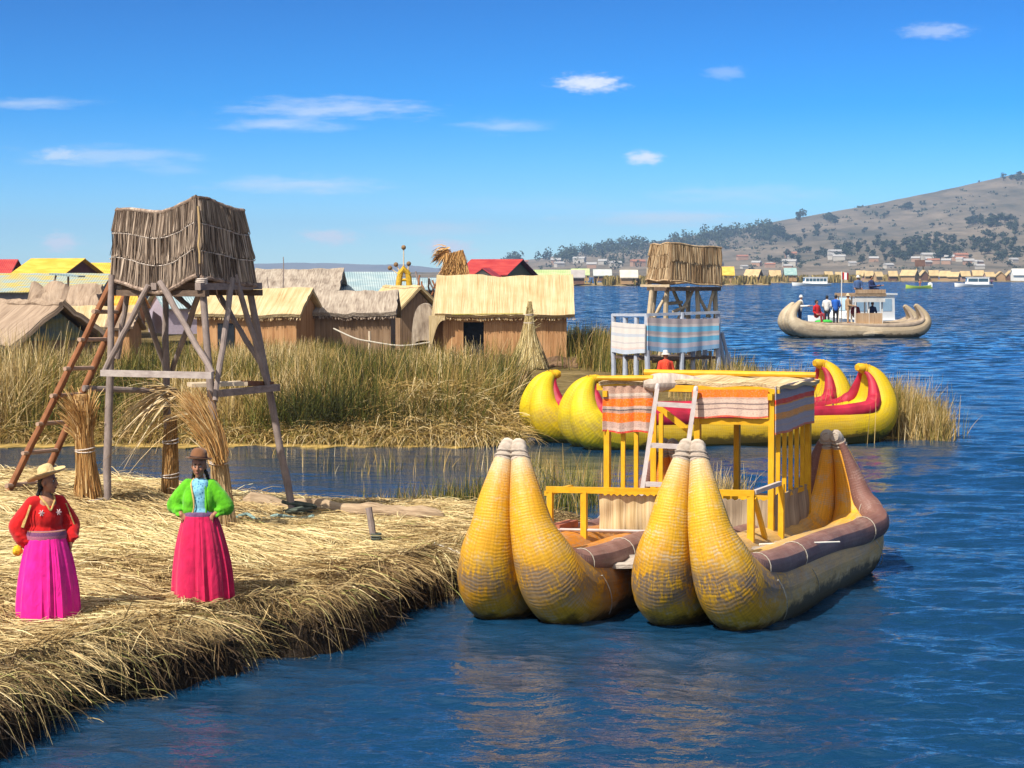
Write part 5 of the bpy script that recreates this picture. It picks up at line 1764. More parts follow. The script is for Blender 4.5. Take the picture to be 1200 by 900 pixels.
def make_huts():
    px_hut('golden reed hut with open dark side behind the lookout tower', 228, 350, 420, 372, 345, 82, 3.2, yaw=-.20, roof_m=TH_GOLD, wall_m=WALL_OR, over=.25, thick=.14, fringe=300, seed=3, door=(-1.2, -.5, 1.4))
    px_hut('long grey thatched hut half hidden by green reeds', 364, 458, 412, 372, 349, 84, 3.4, roof_m=TH_GREY, wall_m=WALL_BR, over=.25, thick=.16, rough=.05, fringe=420, seed=4)
    px_hut('small golden hut with brown gable beyond the grey thatched hut', 466, 512, 402, 362, 340, 92, 3.0, 'y', yaw=.55, roof_m=TH_GOLD, wall_m=WALL_BR, over=.22, seed=5)
    # small pale shelter with an arched opening
    Y = 80.5; a = D(482, 421, Y); b = D(512, 421, Y); z0 = a.z; w = b.x - a.x; hw = D(0, 356, Y).z - z0
    root = thing('arched_shelter', 'small pale grey arched reed shelter beside the large golden hut', 'shelter', ((a.x + b.x) / 2, Y, z0), 0)
    mb = MB()
    def arch(u, v):
        an = PI * (1 - u); k = .82
        x = math.copysign(abs(math.cos(an)) ** k, math.cos(an)) * w / 2
        return (x, 1.9 * v, hw * abs(math.sin(an)) ** .55 - .15 * (1 - math.sin(an)))
    mb.sheet(arch, 30, 6, 3.5, 1.9, .10, flip=True); mb.build('shell', TH_GREY, root, local=True)
    mb = MB(); 
    def front(u, v):
        an = PI * (1 - u); x = math.copysign(abs(math.cos(an)) ** .82, math.cos(an)) * w / 2 * .97
        top = hw * abs(math.sin(an)) ** .55 - .02
        bot = .62 * abs(math.sin(an)) ** .5 * hw * .55
        return (x, -.03, top + (bot - top) * v)
    mb.sheet(front, 24, 6, 1.0, 1.6, .06); mb.build('front_mat', TH_GREY, root, local=True)
    mb = MB(); mb.box((0, .9, .4), (w * .8, .05, 1.2)); mb.build('back_wall', WALL_BR, root, local=True)
    mb = MB(); mb.box((w / 2 - .04, -.10, hw * .42), (.10, .05, hw * .8)); mb.build('yellow_post', YPAINT, root, local=True)
    # left edge of the village
    px_hut('low grey thatched hut with teal and ochre gable at the edge of the reed bed', 20, 112, 432, 398, 362, 66, 5.5, 'y', yaw=.62, roof_m=TH_BROWN, wall_m=WALL_BR, over=.45, thick=.16, rough=.06, seed=7, gable=TIN_TEAL, fringe=160)
    px_hut('tousled brown thatch mound behind the teal gabled hut', 36, 104, 392, 374, 342, 84, 3.5, roof_m=TH_BROWN, wall_m=WALL_BR, over=.3, thick=.2, rough=.16, sag=.12, seed=8)
    px_hut('long faded blue and yellow sheet roof below the bright yellow roofs', -30, 112, 366, 343, 323, 104, 6, roof_m=TIN_MIX, wall_m=WALL_BLUE, over=.3, thick=.05, rough=.01, sag=.0, seed=9, name='sheet_roof_house', cat='house', group='sheet roofed houses of the village')
    px_hut('bright yellow roofed house with maroon gable end, larger of the two', 12, 74, 345, 324, 305, 128, 5, yaw=-.35, roof_m=TIN_Y, wall_m=WALL_MAROON, over=.35, thick=.05, rough=.0, sag=0, seed=10, name='sheet_roof_house', cat='house', group='sheet roofed houses of the village')
    px_hut('dull yellow roofed house with low dark ridge beside the lookout tower', 68, 122, 345, 326, 310, 138, 5, roof_m=TIN_Y, wall_m=WALL_MAROON, over=.35, thick=.05, rough=.0, sag=0, seed=12, name='sheet_roof_house', cat='house', group='sheet roofed houses of the village')
    px_hut('dark red roof cut by the picture edge beside the yellow roofs', -40, 6, 345, 326, 306, 134, 5, roof_m=TIN_R, wall_m=WALL_MAROON, over=.3, thick=.05, rough=0, sag=0, seed=13, name='sheet_roof_house', cat='house', group='sheet roofed houses of the village')
    px_hut('yellow roofed house low behind the orange roof and the tower ladder', 78, 150, 362, 342, 324, 110, 5, yaw=-.15, roof_m=TIN_Y, wall_m=WALL_BLUE, over=.3, thick=.05, rough=0, sag=0, seed=14, name='sheet_roof_house', cat='house', group='sheet roofed houses of the village')
    px_hut('orange sheet roof seen between the tower ladder and the brown thatch', 92, 152, 378, 362, 342, 96, 4, roof_m=TIN_O, wall_m=WALL_OR, over=.25, thick=.05, rough=0, sag=0, seed=15, name='sheet_roof_house', cat='house', group='sheet roofed houses of the village')
    px_hut('pale thatched hut low behind the foot rungs of the long ladder', 74, 150, 404, 388, 366, 80, 3.4, yaw=.1, roof_m=TH_GOLD, wall_m=WALL_BR, over=.3, thick=.14, seed=16)
    px_hut('house with pale blue sheet roof glimpsed through the tower legs', 196, 250, 384, 362, 342, 98, 4, yaw=.4, roof_m=TIN_B, wall_m=mat_plain('lilac_board', (.40, .34, .42), .8, .1), over=.25, thick=.05, rough=0, sag=0, seed=17, name='sheet_roof_house', cat='house', group='sheet roofed houses of the village')
    px_hut('red brown reed wall of a hut standing behind the leaning ladder', 128, 152, 432, 388, 372, 74, 2.4, roof_m=TH_BROWN, wall_m=WALL_OR, over=.15, thick=.1, seed=18)
    # middle distance
    px_hut('long bleached thatch roof of the communal hut behind the reed huts', 298, 392, 366, 345, 321, 112, 6, roof_m=TH_GREY, wall_m=WALL_BR, over=.3, thick=.16, rough=.06, sag=.1, seed=19)
    px_hut('broad pale blue sheet roof behind the grey thatched hut', 384, 466, 364, 345, 321, 116, 7, yaw=.12, roof_m=TIN_B, wall_m=WALL_BLUE, over=.4, thick=.05, rough=.0, sag=0, seed=20, name='sheet_roof_house', cat='house', group='sheet roofed houses of the village')
    px_hut('small pale blue roof behind the yellow reed figure tower', 470, 515, 360, 340, 328, 122, 4, roof_m=TIN_B, wall_m=WALL_BR, over=.3, thick=.05, rough=0, sag=0, seed=21, name='sheet_roof_house', cat='house', group='sheet roofed houses of the village')
    px_hut('red sheet roofed house with dark gable behind the large golden hut', 540, 592, 345, 322, 306, 150, 6, yaw=-.35, roof_m=TIN_R, wall_m=mat_plain('ochre_gable_board', (.30, .19, .09), .8, .2), over=.45, thick=.06, rough=0, sag=0, seed=22, name='sheet_roof_house', cat='house', group='sheet roofed houses of the village')
    px_hut('low red roof extension with cream gable in front of the red house', 552, 578, 342, 325, 316, 140, 4, 'y', yaw=-.1, roof_m=TIN_R, wall_m=mat_plain('cream_board', (.62, .52, .38), .8, .1), over=.3, thick=.05, rough=0, sag=0, seed=23, name='sheet_roof_house', cat='house', group='sheet roofed houses of the village')
    px_hut('pale green sheet roof rising behind the ridge of the large golden hut', 612, 664, 342, 328, 318, 158, 6, roof_m=TIN_G, wall_m=WALL_BR, over=.4, thick=.05, rough=0, sag=0, seed=24, name='sheet_roof_house', cat='house', group='sheet roofed houses of the village')
    # broken props and poles over the roofs
    def pole_thing(label, px, y0, y1, Y, r=.03, tilt=0):
        mb = MB(); mb.pole(D(px, y0, Y), D(px + tilt, y1, Y), r, r * .6, 6, .01)
        tag(mb.build('mast', POLEW), label, 'mast', 'thin masts over the village roofs')
    pole_thing('thin mast standing before the long bleached thatch roof', 332, 352, 301, 105, .035)
    pole_thing('short crooked stick poking from the bleached thatch roof beside the thin mast', 316, 352, 325, 106, .035, -3)
    t = thing('tin_awning', 'flat grey awning on thin posts over the faded blue and yellow roof', 'awning', D(78, 345, 100), 0)
    mb = MB(); mb.bar(D(62, 321, 100), D(96, 324, 100), 1.6, .08); mb.build('roof_sheet', TIN_B, t)
    for px in (66, 80): 
        mb = MB(); mb.pole(D(px - 8 if px == 66 else px, 347, 100), D(px, 322, 100), .05, .05, 6); mb.build('post', POLEW, t)
make_huts()


def make_village_extras():
    # tattered thatched lookout
    Y = 100.0
    t = thing('thatched_lookout', 'small tattered thatched lookout on crooked legs over the village roofs', 'lookout tower', D(530, 345, Y), 0)
    rng = np.random.default_rng(4)
    P = lambda px, py, dy=0: D(px, py, Y + dy)
    for a, b in (((514, 345, -.5), (519, 316, -.5)), ((549, 345, -.5), (544, 314, -.5)), ((520, 345, .8), (523, 316, .8)), ((543, 345, .8), (541, 316, .8))):
        mb = MB(); mb.pole(P(*a), P(*b), .09, .08, 7, .03); mb.build('leg', POLEW, t)
    for a, b in (((515, 326), (547, 320)), ((519, 318), (545, 332)), ((516, 336), (532, 318))):
        mb = MB(); mb.pole(P(*a, -.45), P(*b, -.45), .06, .05, 6, .03); mb.build('brace', POLEW, t)
    mb = MB()
    c = [P(518, 320, -.7), P(549, 314, -.7), P(546, 314, .9), P(520, 320, .9), P(521, 299, -.6), P(543, 293, -.6), P(540, 293, .7), P(523, 299, .7)]
    mb.hexa(c); mb.build('cabin', TH_BROWN, t, False)
    n = 700; u = rng.random(n); v = rng.random(n)
    a = np.array(P(519, 320, -.72)); b = np.array(P(548, 315, -.72)); c_ = np.array(P(521, 297, -.65)); d_ = np.array(P(543, 292, -.65))
    pt = (a * (1 - u)[:, None] + b * u[:, None]) * (1 - v)[:, None] + (c_ * (1 - u)[:, None] + d_ * u[:, None]) * v[:, None]
    dv = unit(np.stack([rng.normal(-.1, .3, n), -np.ones(n) * .25, -np.ones(n)], 1))
    link('loose_thatch', strands_mesh('loose_thatch', pt, dv, rng.uniform(.3, .8, n), rng.uniform(.03, .07, n), np.zeros((n, 3)), 2, SHEAF_A, rng.random(n) * .7, .5, MW[t.name].inverted(), rng), t)
    n = 160; pt = np.array(P(524, 296)) + rng.normal(0, .12, (n, 3)); dv = unit(np.stack([-np.ones(n) * rng.uniform(.6, 1.3, n), rng.normal(0, .2, n), rng.uniform(-.2, .4, n)], 1))
    link('loose_thatch', strands_mesh('loose_thatch', pt, dv, rng.uniform(.3, .75, n), .06, np.array([[0, 0, -.35]] * n), 3, SHEAF_A, rng.random(n) * .7, .6, MW[t.name].inverted(), rng), t)
    # scrap timber beside it
    t = thing('timber_frame', 'jumble of thin crooked timber props beside the tattered lookout', 'timber frame', D(502, 345, 96), 0)
    r = random.Random(3)
    for k in range(9):
        mb = MB(); x = 490 + k * 4; mb.pole(D(x, 346, 96 + r.random()), D(x + r.uniform(-8, 10), r.uniform(318, 330), 96 + r.random()), .05, .04, 6, .03); mb.build('prop', POLEW if k % 2 else POLER, t)
    # yellow reed figure with feathered antennae
    Y = 94
    t = thing('reed_figure', 'yellow reed arch figure with a tall flower topped stick above the huts', 'reed figure', D(473, 338, Y), 0)
    ym = mat_plain('yellow_bound_reed', (.50, .30, .02), .7, .3, 8, .3)
    for x0, x1 in ((467, 470), (480, 477)):
        mb = MB(); mb.tube([D(x0, 338, Y), D(x0 + (1 if x0 < 473 else -1), 326, Y), D(x1, 317, Y)], [.15, .14, .11], 9); mb.build('leg', ym, t)
    mb = MB(); mb.tube([D(467.5, 322, Y), D(473, 315, Y), D(479.5, 322, Y)], [.12, .17, .12], 9); mb.build('head', ym, t)
    mb = MB(); mb.tube([D(468, 328, Y), D(479, 328, Y)], .07, 8); mb.build('collar', ym, t)
    for x0, y0, x1, y1 in ((473, 316, 473, 290), (469, 319, 464, 310), (468, 322, 457, 314), (478, 318, 479, 309)):
        mb = MB(); mb.pole(D(x0, y0, Y), D(x1, y1, Y), .035, .025, 6); mb.build('stick', PLANKP, t)
        mb = MB(); mb.ell(D(x1, y1, Y), (.11, .11, .11), None, 8, 6); mb.build('flower_head', mat_plain('dried_flower', (.20, .12, .06), .9, .3) if x1 == 473 else bpy.data.materials['dried_flower'], t)
    # rope fence in the reeds
    t = thing('rope_fence', 'two pale posts with a sagging rope among the green reeds', 'rope fence', W(470, 425, .5), 0)
    pa = D(433, 388, 72); pb = D(504, 403, 70)
    for p, b in ((pa, 430), (pb, 432)):
        q = Vector((p.x, p.y, .2)); mb = MB(); mb.pole(q, p, .05, .045, 7, .004); mb.build('post', PLANKP, t)
    pts = [D(391, 385, 74), D(415, 396, 73), D(433, 400, 71.9), D(470, 405, 71), D(504, 401, 69.9)]
    mb = MB(); mb.tube([Vector(q) for q in catmull([tuple(p) for p in pts], 6)], .028, 6); mb.build('rope', ROPE, t)
    # tall pale sheaf beside the hut
    Y = 76.5; b = D(618, 446, Y); b.z = bz(b.x, Y) - .05
    sheaf('tall pale cone shaped reed sheaf standing before the large golden hut', b, D(621, 353, Y), [(0, .72), (.12, .60), (.35, .38), (.62, .20), (.82, .14), (1, .06)], SHEAF_G, 2600, bands=(.68, .8), seed=14, flare=.5, flare_n=60)
    Y = 77.5; b = D(633, 445, Y); b.z = bz(b.x, Y) - .05
    sheaf('short greyish reed sheaf leaning on the tall pale cone sheaf', b, D(624, 385, Y), [(0, .36), (.4, .26), (.8, .12), (1, .05)], SHEAF_B, 600, seed=15)
    # long bleached roll by the shore
    Y = 66.0
    mb = MB()
    pts = []; rad = []
    for i in range(22):
        k = i / 21; p = D(516 + 84 * k, 443 + 5 * k, Y - 1.5 * k); p.z = bz(p.x, p.y) + .30; pts.append(p); rad.append(.26 + .02 * math.sin(k * 30))
    rad[0] = .12
    mb.tube(pts, rad, 12); t = tag(mb.build('reed_roll', mat_stalk('bleached_reed_roll', [(.34, .25, .17), (.54, .44, .33), (.68, .58, .46)], 5, 30, .6)), 'long bleached reed roll lying before the large golden hut', 'reed roll')
    mb = MB()
    for i in range(16):
        k = i / 15; p = D(584 + 36 * k, 458, Y - 2.6 - .3 * k); p.z = bz(p.x, p.y) + .22
        if i == 0: pts = []; rad = []
        pts.append(p); rad.append(.30 + .03 * math.sin(i * 1.7))
    mb.tube(pts, rad, 12); tag(mb.build('reed_block', mat_stalk('dark_cut_reed_block', [(.035, .022, .015), (.16, .10, .06), (.34, .23, .14)], 10, 10, .8)), 'dark weathered block of cut reeds behind the bow of the yellow boat', 'reed block')
    mb = MB()
    p = D(588, 441, 68); 
    pts = [p + Vector((-.5 + .1 * i, .05 * math.sin(i * 2), .06 * math.sin(i * 1.3))) for i in range(11)]
    mb.tube(pts, [.05, .11, .14, .12, .15, .13, .12, .14, .12, .10, .05], 9); tag(mb.build('bundle', mat_plain('pink_cloth', (.58, .10, .24), .9, .25, 8)), 'small pink cloth bundle lying on the bleached roll near the tall sheaf', 'bundle')
    # heap of cut reed before the door
    rng = np.random.default_rng(9)
    c = W(502, 432, .6); n = 900
    pt = np.stack([rng.normal(c.x, .55, n), rng.normal(c.y, .8, n), .55 + np.abs(rng.normal(0, .22, n))], 1)
    a = rng.random(n) * 6.28; dv = unit(np.stack([np.cos(a), np.sin(a), rng.normal(.1, .3, n)], 1))
    tag(link('reed_heap', strands_mesh('reed_heap', pt, dv, rng.uniform(.3, .8, n), .03, np.array([[0, 0, -.25]] * n), 3, SHEAF_B, None, .5, None, rng)), 'loose heap of cut golden reeds left of the large hut doorway', 'reed heap')
make_village_extras()


# ================================================================== blue lookout tower
def make_blue_tower():
    BLUEW = mat_wood('pale_blue_painted_post', (.27, .30, .39), (.45, .49, .57), 20, .6, .2)
    TANW = mat_wood('tan_pole', (.36, .27, .17), (.58, .47, .33), 20, .8, .4)
    Y = 66.0
    t = thing('lookout_tower', 'tan thatched lookout with blue striped cloth railing behind the yellow boat', 'lookout tower', D(785, 450, Y), 0)
    zb = bz(D(785, 450, Y).x, Y) - .1
    # corners: front-left(720), front(760), right(842)
    def P(px, py, dy): return D(px, py, Y + dy)
    L, F_, R, B = (719, 1.0), (760, -1.0), (841, .3), (800, 2.2)
    def foot(px, dy):
        p = P(px, 450, dy); p.z = zb; return p
    posts = [(719, 1.0, 368, 719), (733, .4, 372, 733), (746, -.3, 372, 746), (759, -1.0, 368, 758), (799, -.4, 366, 799), (842, .3, 366, 841), (826, 2.0, 372, 826), (812, .0, 400, 812)]
    for px, dy, yt, pt in posts:
        mb = MB(); p = foot(px, dy); q = P(pt, yt, dy); mb.pole(p, q, .085, .08, 8, .01); mb.build('post', BLUEW, t)
    # deck inside
    mb = MB(); z = P(760, 418, 0).z
    a = [P(L[0], 415, L[1]), P(F_[0], 415, F_[1]), P(R[0], 415, R[1]), P(B[0], 415, B[1])]
    mb.hexa([Vector((p.x, p.y, z - .08)) for p in a] + [Vector((p.x, p.y, z)) for p in a]); mb.build('deck', DARKW, t, False)
    # rails
    for a_, b_ in ((P(718, 369, 1.0), P(760, 369, -1.05)), (P(757, 369, -1.05), P(843, 366, .25))):
        mb = MB(); mb.bar(a_, b_, .07, .09); mb.build('rail', BLUEW, t, False)
    # upper legs carrying the cabin
    for px0, d0, px1, d1, y0 in ((755, -.6, 764, -.5, 418), (778, -.2, 782, -.4, 418), (760, 1.2, 768, 1.0, 418), (819, .2, 817, .1, 418), (840, .6, 838, .5, 418), (808, 1.6, 806, 1.3, 418)):
        mb = MB(); mb.pole(P(px0, y0, d0), P(px1, 336, d1), .085, .075, 8, .015); mb.build('leg', TANW, t)
    for a_, b_ in (((767, 372, .2), (783, 340, .2)), ((789, 340, .5), (803, 372, .6)), ((795, 374, .3), (812, 340, .2)), ((781, 356, .4), (800, 354, .4)), ((816, 342, .3), (832, 372, .4)), ((829, 372, .2), (836, 340, .2)), ((788, 366, .1), (806, 358, .1))):
        mb = MB(); mb.pole(P(*a_), P(*b_), .06, .05, 7, .012); mb.build('brace', TANW, t)
    for px0, px1, y0, y1 in ((768, 774, 448, 411), (792, 796, 448, 411), (802, 801, 448, 411), (836, 832, 448, 411)):
        mb = MB(); p = foot(px0, 1.0); mb.pole(p, P(px1, y1, 1.0), .07, .06, 7, .012); mb.build('leg', TANW, t)
    mb = MB(); mb.pole(P(766, 436, .8), P(797, 436, .9), .05, .05, 6); mb.build('rail', PLANKP, t)
    mb = MB(); mb.pole(P(764, 424, 1.2), P(800, 421, 1.2), .05, .05, 6); mb.build('rail', PLANKP, t)
    # outer ladder leg
    for x0, x1 in ((862, 846), (855, 842)):
        mb = MB(); p = foot(x0, .9); mb.pole(p, P(x1, 390, .8), .07, .06, 7, .01); mb.build('prop', BLUEW, t)
    # cabin
    zt0 = P(762, 288, -.7).z; 
    c0 = P(758, 334, .75); c1 = P(785, 334, -.85); c2 = P(845, 334, .2); c3 = c0 + (c2 - c1)
    e0 = P(763, 290, .75); e1 = P(785, 290, -.8); e2 = P(845, 290, .2); e3 = e0 + (e2 - e1)
    z0 = P(785, 333, -.85).z; z1 = P(785, 286, -.85).z
    Q = lambda p, z: Vector((p.x, p.y, z))
    TAN_W = mat_stalk('tan_totora_wall', [(.16, .095, .05), (.33, .22, .13), (.48, .35, .22), (.60, .47, .32)], 16, .8, .8)
    TE = mat_strand('tan_wall_stalks', [(0, (.12, .07, .035)), (.4, (.34, .22, .12)), (.8, (.52, .39, .24)), (1, (.64, .52, .36))])
    k = dict(mat=TAN_W, edge_mat=TE, twine=False, fringe=.12)
    f0 = lambda u: .02 * math.sin(u * 9)
    reed_wall(t, (Q(e0, z1), Q(e1, z1 + .04)), (Q(c0, z0 + .12), Q(c1, z0 + .10)), 3, f0, f0, seed=21, nrm_sign=-1, stalks=420, **k)
    reed_wall(t, (Q(e1, z1 + .04), Q(e2, z1 - .10)), (Q(c1, z0 + .10), Q(c2, z0 - .08)), 2, f0, f0, seed=22, nrm_sign=-1, stalks=760, **k)
    reed_wall(t, (Q(e2, z1 - .1), Q(e3, z1 - .1)), (Q(c2, z0), Q(c3, z0)), 2, f0, f0, seed=23, nrm_sign=-1, stalks=80, **k)
    reed_wall(t, (Q(e3, z1 - .1), Q(e0, z1)), (Q(c3, z0), Q(c0, z0)), 2, f0, f0, seed=24, nrm_sign=-1, stalks=80, **k)
    mb = MB(); n0 = [c0, c1, c2, c3]
    mb.hexa([Q(p, z0 - .22) for p in n0] + [Q(p, z0 - .10) for p in n0]); mb.build('platform', DARKW, t, False)
    mb = MB(); mb.bar(Q(c1, z0 - .05) - Vector((.9, -.4, 0)), Q(c1, z0 - .05), .10, .08); mb.build('joist', TANW, t, False)
    # cloths on the rail
    WHITEC = cloth_mat('white_weave', [(0, (.56, .53, .52)), (.12, (.44, .42, .44)), (.17, (.58, .55, .53)), (.34, (.42, .46, .54)), (.44, (.58, .55, .53)), (.62, (.45, .42, .44)), (.66, (.58, .55, .53)), (.80, (.56, .46, .44)), (.86, (.42, .48, .58))], .18)
    BLUEC = cloth_mat('blue_striped_weave', [(0, (.42, .36, .38)), (.16, (.56, .50, .50)), (.24, (.14, .46, .70)), (.40, (.42, .37, .40)), (.50, (.55, .50, .52)), (.56, (.12, .40, .62)), (.72, (.44, .42, .50)), (.86, (.20, .36, .56))], .12)
    cb = MB(); drape(cb, P(718, 377, .95), P(757, 380, -1.12), 1.0, .90, .03, 2, bow=.05, thick=.03, toward=(-.8, -.6, 0), seed=3)
    tag(cb.build('rail_cloth', WHITEC), 'pale white cloth hung along the sunlit side of the blue tower rail', 'cloth', 'cloths on the blue tower rail')
    cb = MB(); drape(cb, P(758, 372, -1.14), P(842, 373, .18), 1.05, .95, .03, 3, bow=.10, thick=.03, toward=(.2, -1, 0), seed=4)
    tag(cb.build('rail_cloth', BLUEC), 'blue and grey striped cloth hung along the shaded side of the blue tower rail', 'cloth', 'cloths on the blue tower rail')
    for px, py, r in ((807, 373, .16), (817, 374, .14), (826, 371, .18)):
        pass
make_blue_tower()
# ================================================================== people
SKIN = mat_plain('sunburnt_skin', (.32, .145, .085), .5, .12, 12, .05, .35)
HAIRM = mat_plain('black_hair', (.012, .010, .010), .45, .3, 30)


def fabric(name, col, var=.25, scale=9, sheen=.2):
    m, nt, b, o = new_mat(name); g = NT(nt)
    n = g.noise(g.objco(), scale, 4, .6)
    fine = g.noise(g.objco(), 160, 2)
    c1 = tuple(c * (1 - var) for c in col); c2 = tuple(min(1, c * (1 + var)) for c in col)
    g.l(g.ramp(n, [(.3, c1), (.7, c2)]), b.inputs['Base Color'])
    b.inputs['Roughness'].default_value = .85; b.inputs['Specular IOR Level'].default_value = .12
    b.inputs['Sheen Weight'].default_value = sheen
    wr_ = g.noise(g.mapv(g.objco(), (9, 9, 5)), 1.0, 3, .5, 1.2)
    g.l(g.bump(g.math('ADD', wr_, g.math('MULTIPLY', fine, .08)), .5, .03), b.inputs['Normal'])
    return m


def hand(mb, wrist, dirv, palm_n, s=1.0, curl=.5, thumb_side=1):
    """palm, four bent fingers of unequal length and a thumb, added to the body"""
    d = Vector(dirv).normalized(); n = Vector(palm_n); n = (n - d * n.dot(d)).normalized(); sd = d.cross(n).normalized() * thumb_side
    w = Vector(wrist)
    pc = w + d * .045 * s
    R = Matrix((sd, d, n)).transposed()
    mb.ell(pc, (.038 * s, .05 * s, .016 * s), R, 12, 8)
    for i, (o, L, r) in enumerate(((.028, .068, .0095), (.010, .076, .010), (-.009, .071, .0095), (-.026, .056, .0085))):
        p = pc + d * .038 * s + sd * o * s
        for k in range(3):
            a = curl * (k + .4) * .75
            dd = d * math.cos(a) + n * math.sin(a) * 1.0
            l = L * s * (.45, .32, .23)[k]
            q = p + dd * l
            mb.capsule(p, q, r * s * (1 - .12 * k), r * s * (1 - .12 * (k + 1)), 8)
            p = q
    p = pc - d * .012 * s + sd * .030 * s
    for k in range(2):
        dd = (d * (.55 + .2 * k) + sd * (.7 - .4 * k) + n * (.35 + .25 * k)).normalized()
        q = p + dd * .036 * s
        mb.capsule(p, q, .011 * s, .0095 * s, 8); p = q


def head_shapes(mb, c, R, s=1.0):
    """skull, jaw, nose, lips, brow, ears; R turns the head (its front is local -y)"""
    T = lambda x, y, z: Vector(c) + R @ Vector((x * s, y * s, z * s))
    mb.ell(T(0, .010, .025), (.074 * s, .090 * s, .092 * s), R, 20, 14)
    mb.ell(T(0, -.022, -.040), (.060 * s, .064 * s, .062 * s), R, 18, 12)
    mb.ell(T(0, -.058, -.085), (.026 * s, .022 * s, .020 * s), R)          # chin
    for sx in (1, -1):
        mb.ell(T(.036 * sx, -.060, -.022), (.026 * s, .022 * s, .024 * s), R)   # cheek
        mb.ell(T(.074 * sx, .012, -.012), (.012 * s, .020 * s, .030 * s), R)    # ear
        mb.ell(T(.028 * sx, -.078, .022), (.022 * s, .010 * s, .008 * s), R)    # brow
    mb.capsule(T(0, -.082, .012), T(0, -.100, -.022), .010 * s, .016 * s)
    mb.ell(T(.012, -.092, -.026), (.009 * s, .009 * s, .007 * s), R); mb.ell(T(-.012, -.092, -.026), (.009 * s, .009 * s, .007 * s), R)
    mb.ell(T(0, -.080, -.050), (.024 * s, .012 * s, .007 * s), R); mb.ell(T(0, -.078, -.062), (.020 * s, .011 * s, .007 * s), R)


def face_parts(c, R, parent, s=1.0):
    T = lambda x, y, z: Vector(c) + R @ Vector((x * s, y * s, z * s))
    EYEW = bpy.data.materials.get('eye_white') or mat_plain('eye_white', (.55, .50, .46), .3, .05)
    IRIS = bpy.data.materials.get('dark_iris') or mat_plain('dark_iris', (.015, .008, .005), .2, .05)
    LIP = bpy.data.materials.get('lip') or mat_plain('lip', (.20, .055, .045), .5, .1)
    for sx in (1, -1):
        mb = MB(); mb.ell(T(.029 * sx, -.0755, .006), (.0135 * s, .009 * s, .007 * s), R, 10, 8); e = mb.build('eye', EYEW, parent, local=True)
        mb = MB(); mb.ell(T(.029 * sx, -.0825, .006), (.0062 * s, .004 * s, .0062 * s), R, 8, 6); mb.build('iris', IRIS, e, local=True)
        mb = MB(); mb.tube([T(sx * x, -.084 - .002, z) for x, z in ((.012, .024), (.028, .030), (.044, .024))], .0042 * s, 6); mb.build('eyebrow', HAIRM, parent, local=True)
    mb = MB(); mb.tube([T(x, -.0915 + abs(x) * .25, -.055 + .18 * x * x / .02) for x in (-.022, -.011, 0, .011, .022)], [.003, .0055, .006, .0055, .003], 6); mb.build('mouth', LIP, parent, local=True)


def pleated_skirt(z0, z1, r_top, r_bot, depth, folds, seed, cx=(0, 0), rx=1.0, hem_wave=.02, n=120, m=26, lean=(0, 0)):
    rr = random.Random(seed)
    ph = [rr.random() * 6.28 for _ in range(4)]
    mb = MB(); vs = []; fs = []; uv = []
    for layer in (0, 1):
        for k in range(m + 1):
            t = k / m
            rad = r_top + (r_bot - r_top) * (1 - (1 - t) ** 2.1)
            for j in range(n):
                a = 2 * PI * j / n
                ww = a + .25 * math.sin(2 * a + ph[0]) + .12 * math.sin(5 * a + ph[1])
                am = .55 + .45 * math.sin(2 * a + ph[2]) * math.sin(3 * a + ph[3])
                f = .9 * am * (1 - 2 * abs(math.sin((folds * ww + ph[2] + .9 * math.sin(2.2 * t + a)) / 2)) ** .8) + .45 * math.cos(round(folds * .55) * ww + ph[3]) + .35 * (1 - t) * math.cos(2 * folds * ww + ph[1])
                q = rad * (1 + depth * (.25 + .75 * t ** .7) * f) - (.008 if layer else 0)
                z = z1 + (z0 - z1) * t + hem_wave * t * math.sin(4 * a + ph[1]) - (.0 if layer else 0)
                vs.append((cx[0] + lean[0] * t + q * rx * math.cos(a), cx[1] + lean[1] * t + q * math.sin(a), z)); uv.append((a, t, 0))
    w = (m + 1) * n
    for k in range(m):
        for j in range(n):
            a = k * n + j; b = k * n + (j + 1) % n
            fs.append((a, a + n, b + n, b)); fs.append((w + a, w + b, w + b + n, w + a + n))
    for j in range(n):
        a = m * n + j; b = m * n + (j + 1) % n
        fs.append((a, w + a, w + b, b)); a = j; b = (j + 1) % n; fs.append((a, b, w + b, w + a))
    mb.add(vs, fs, uv)
    return mb


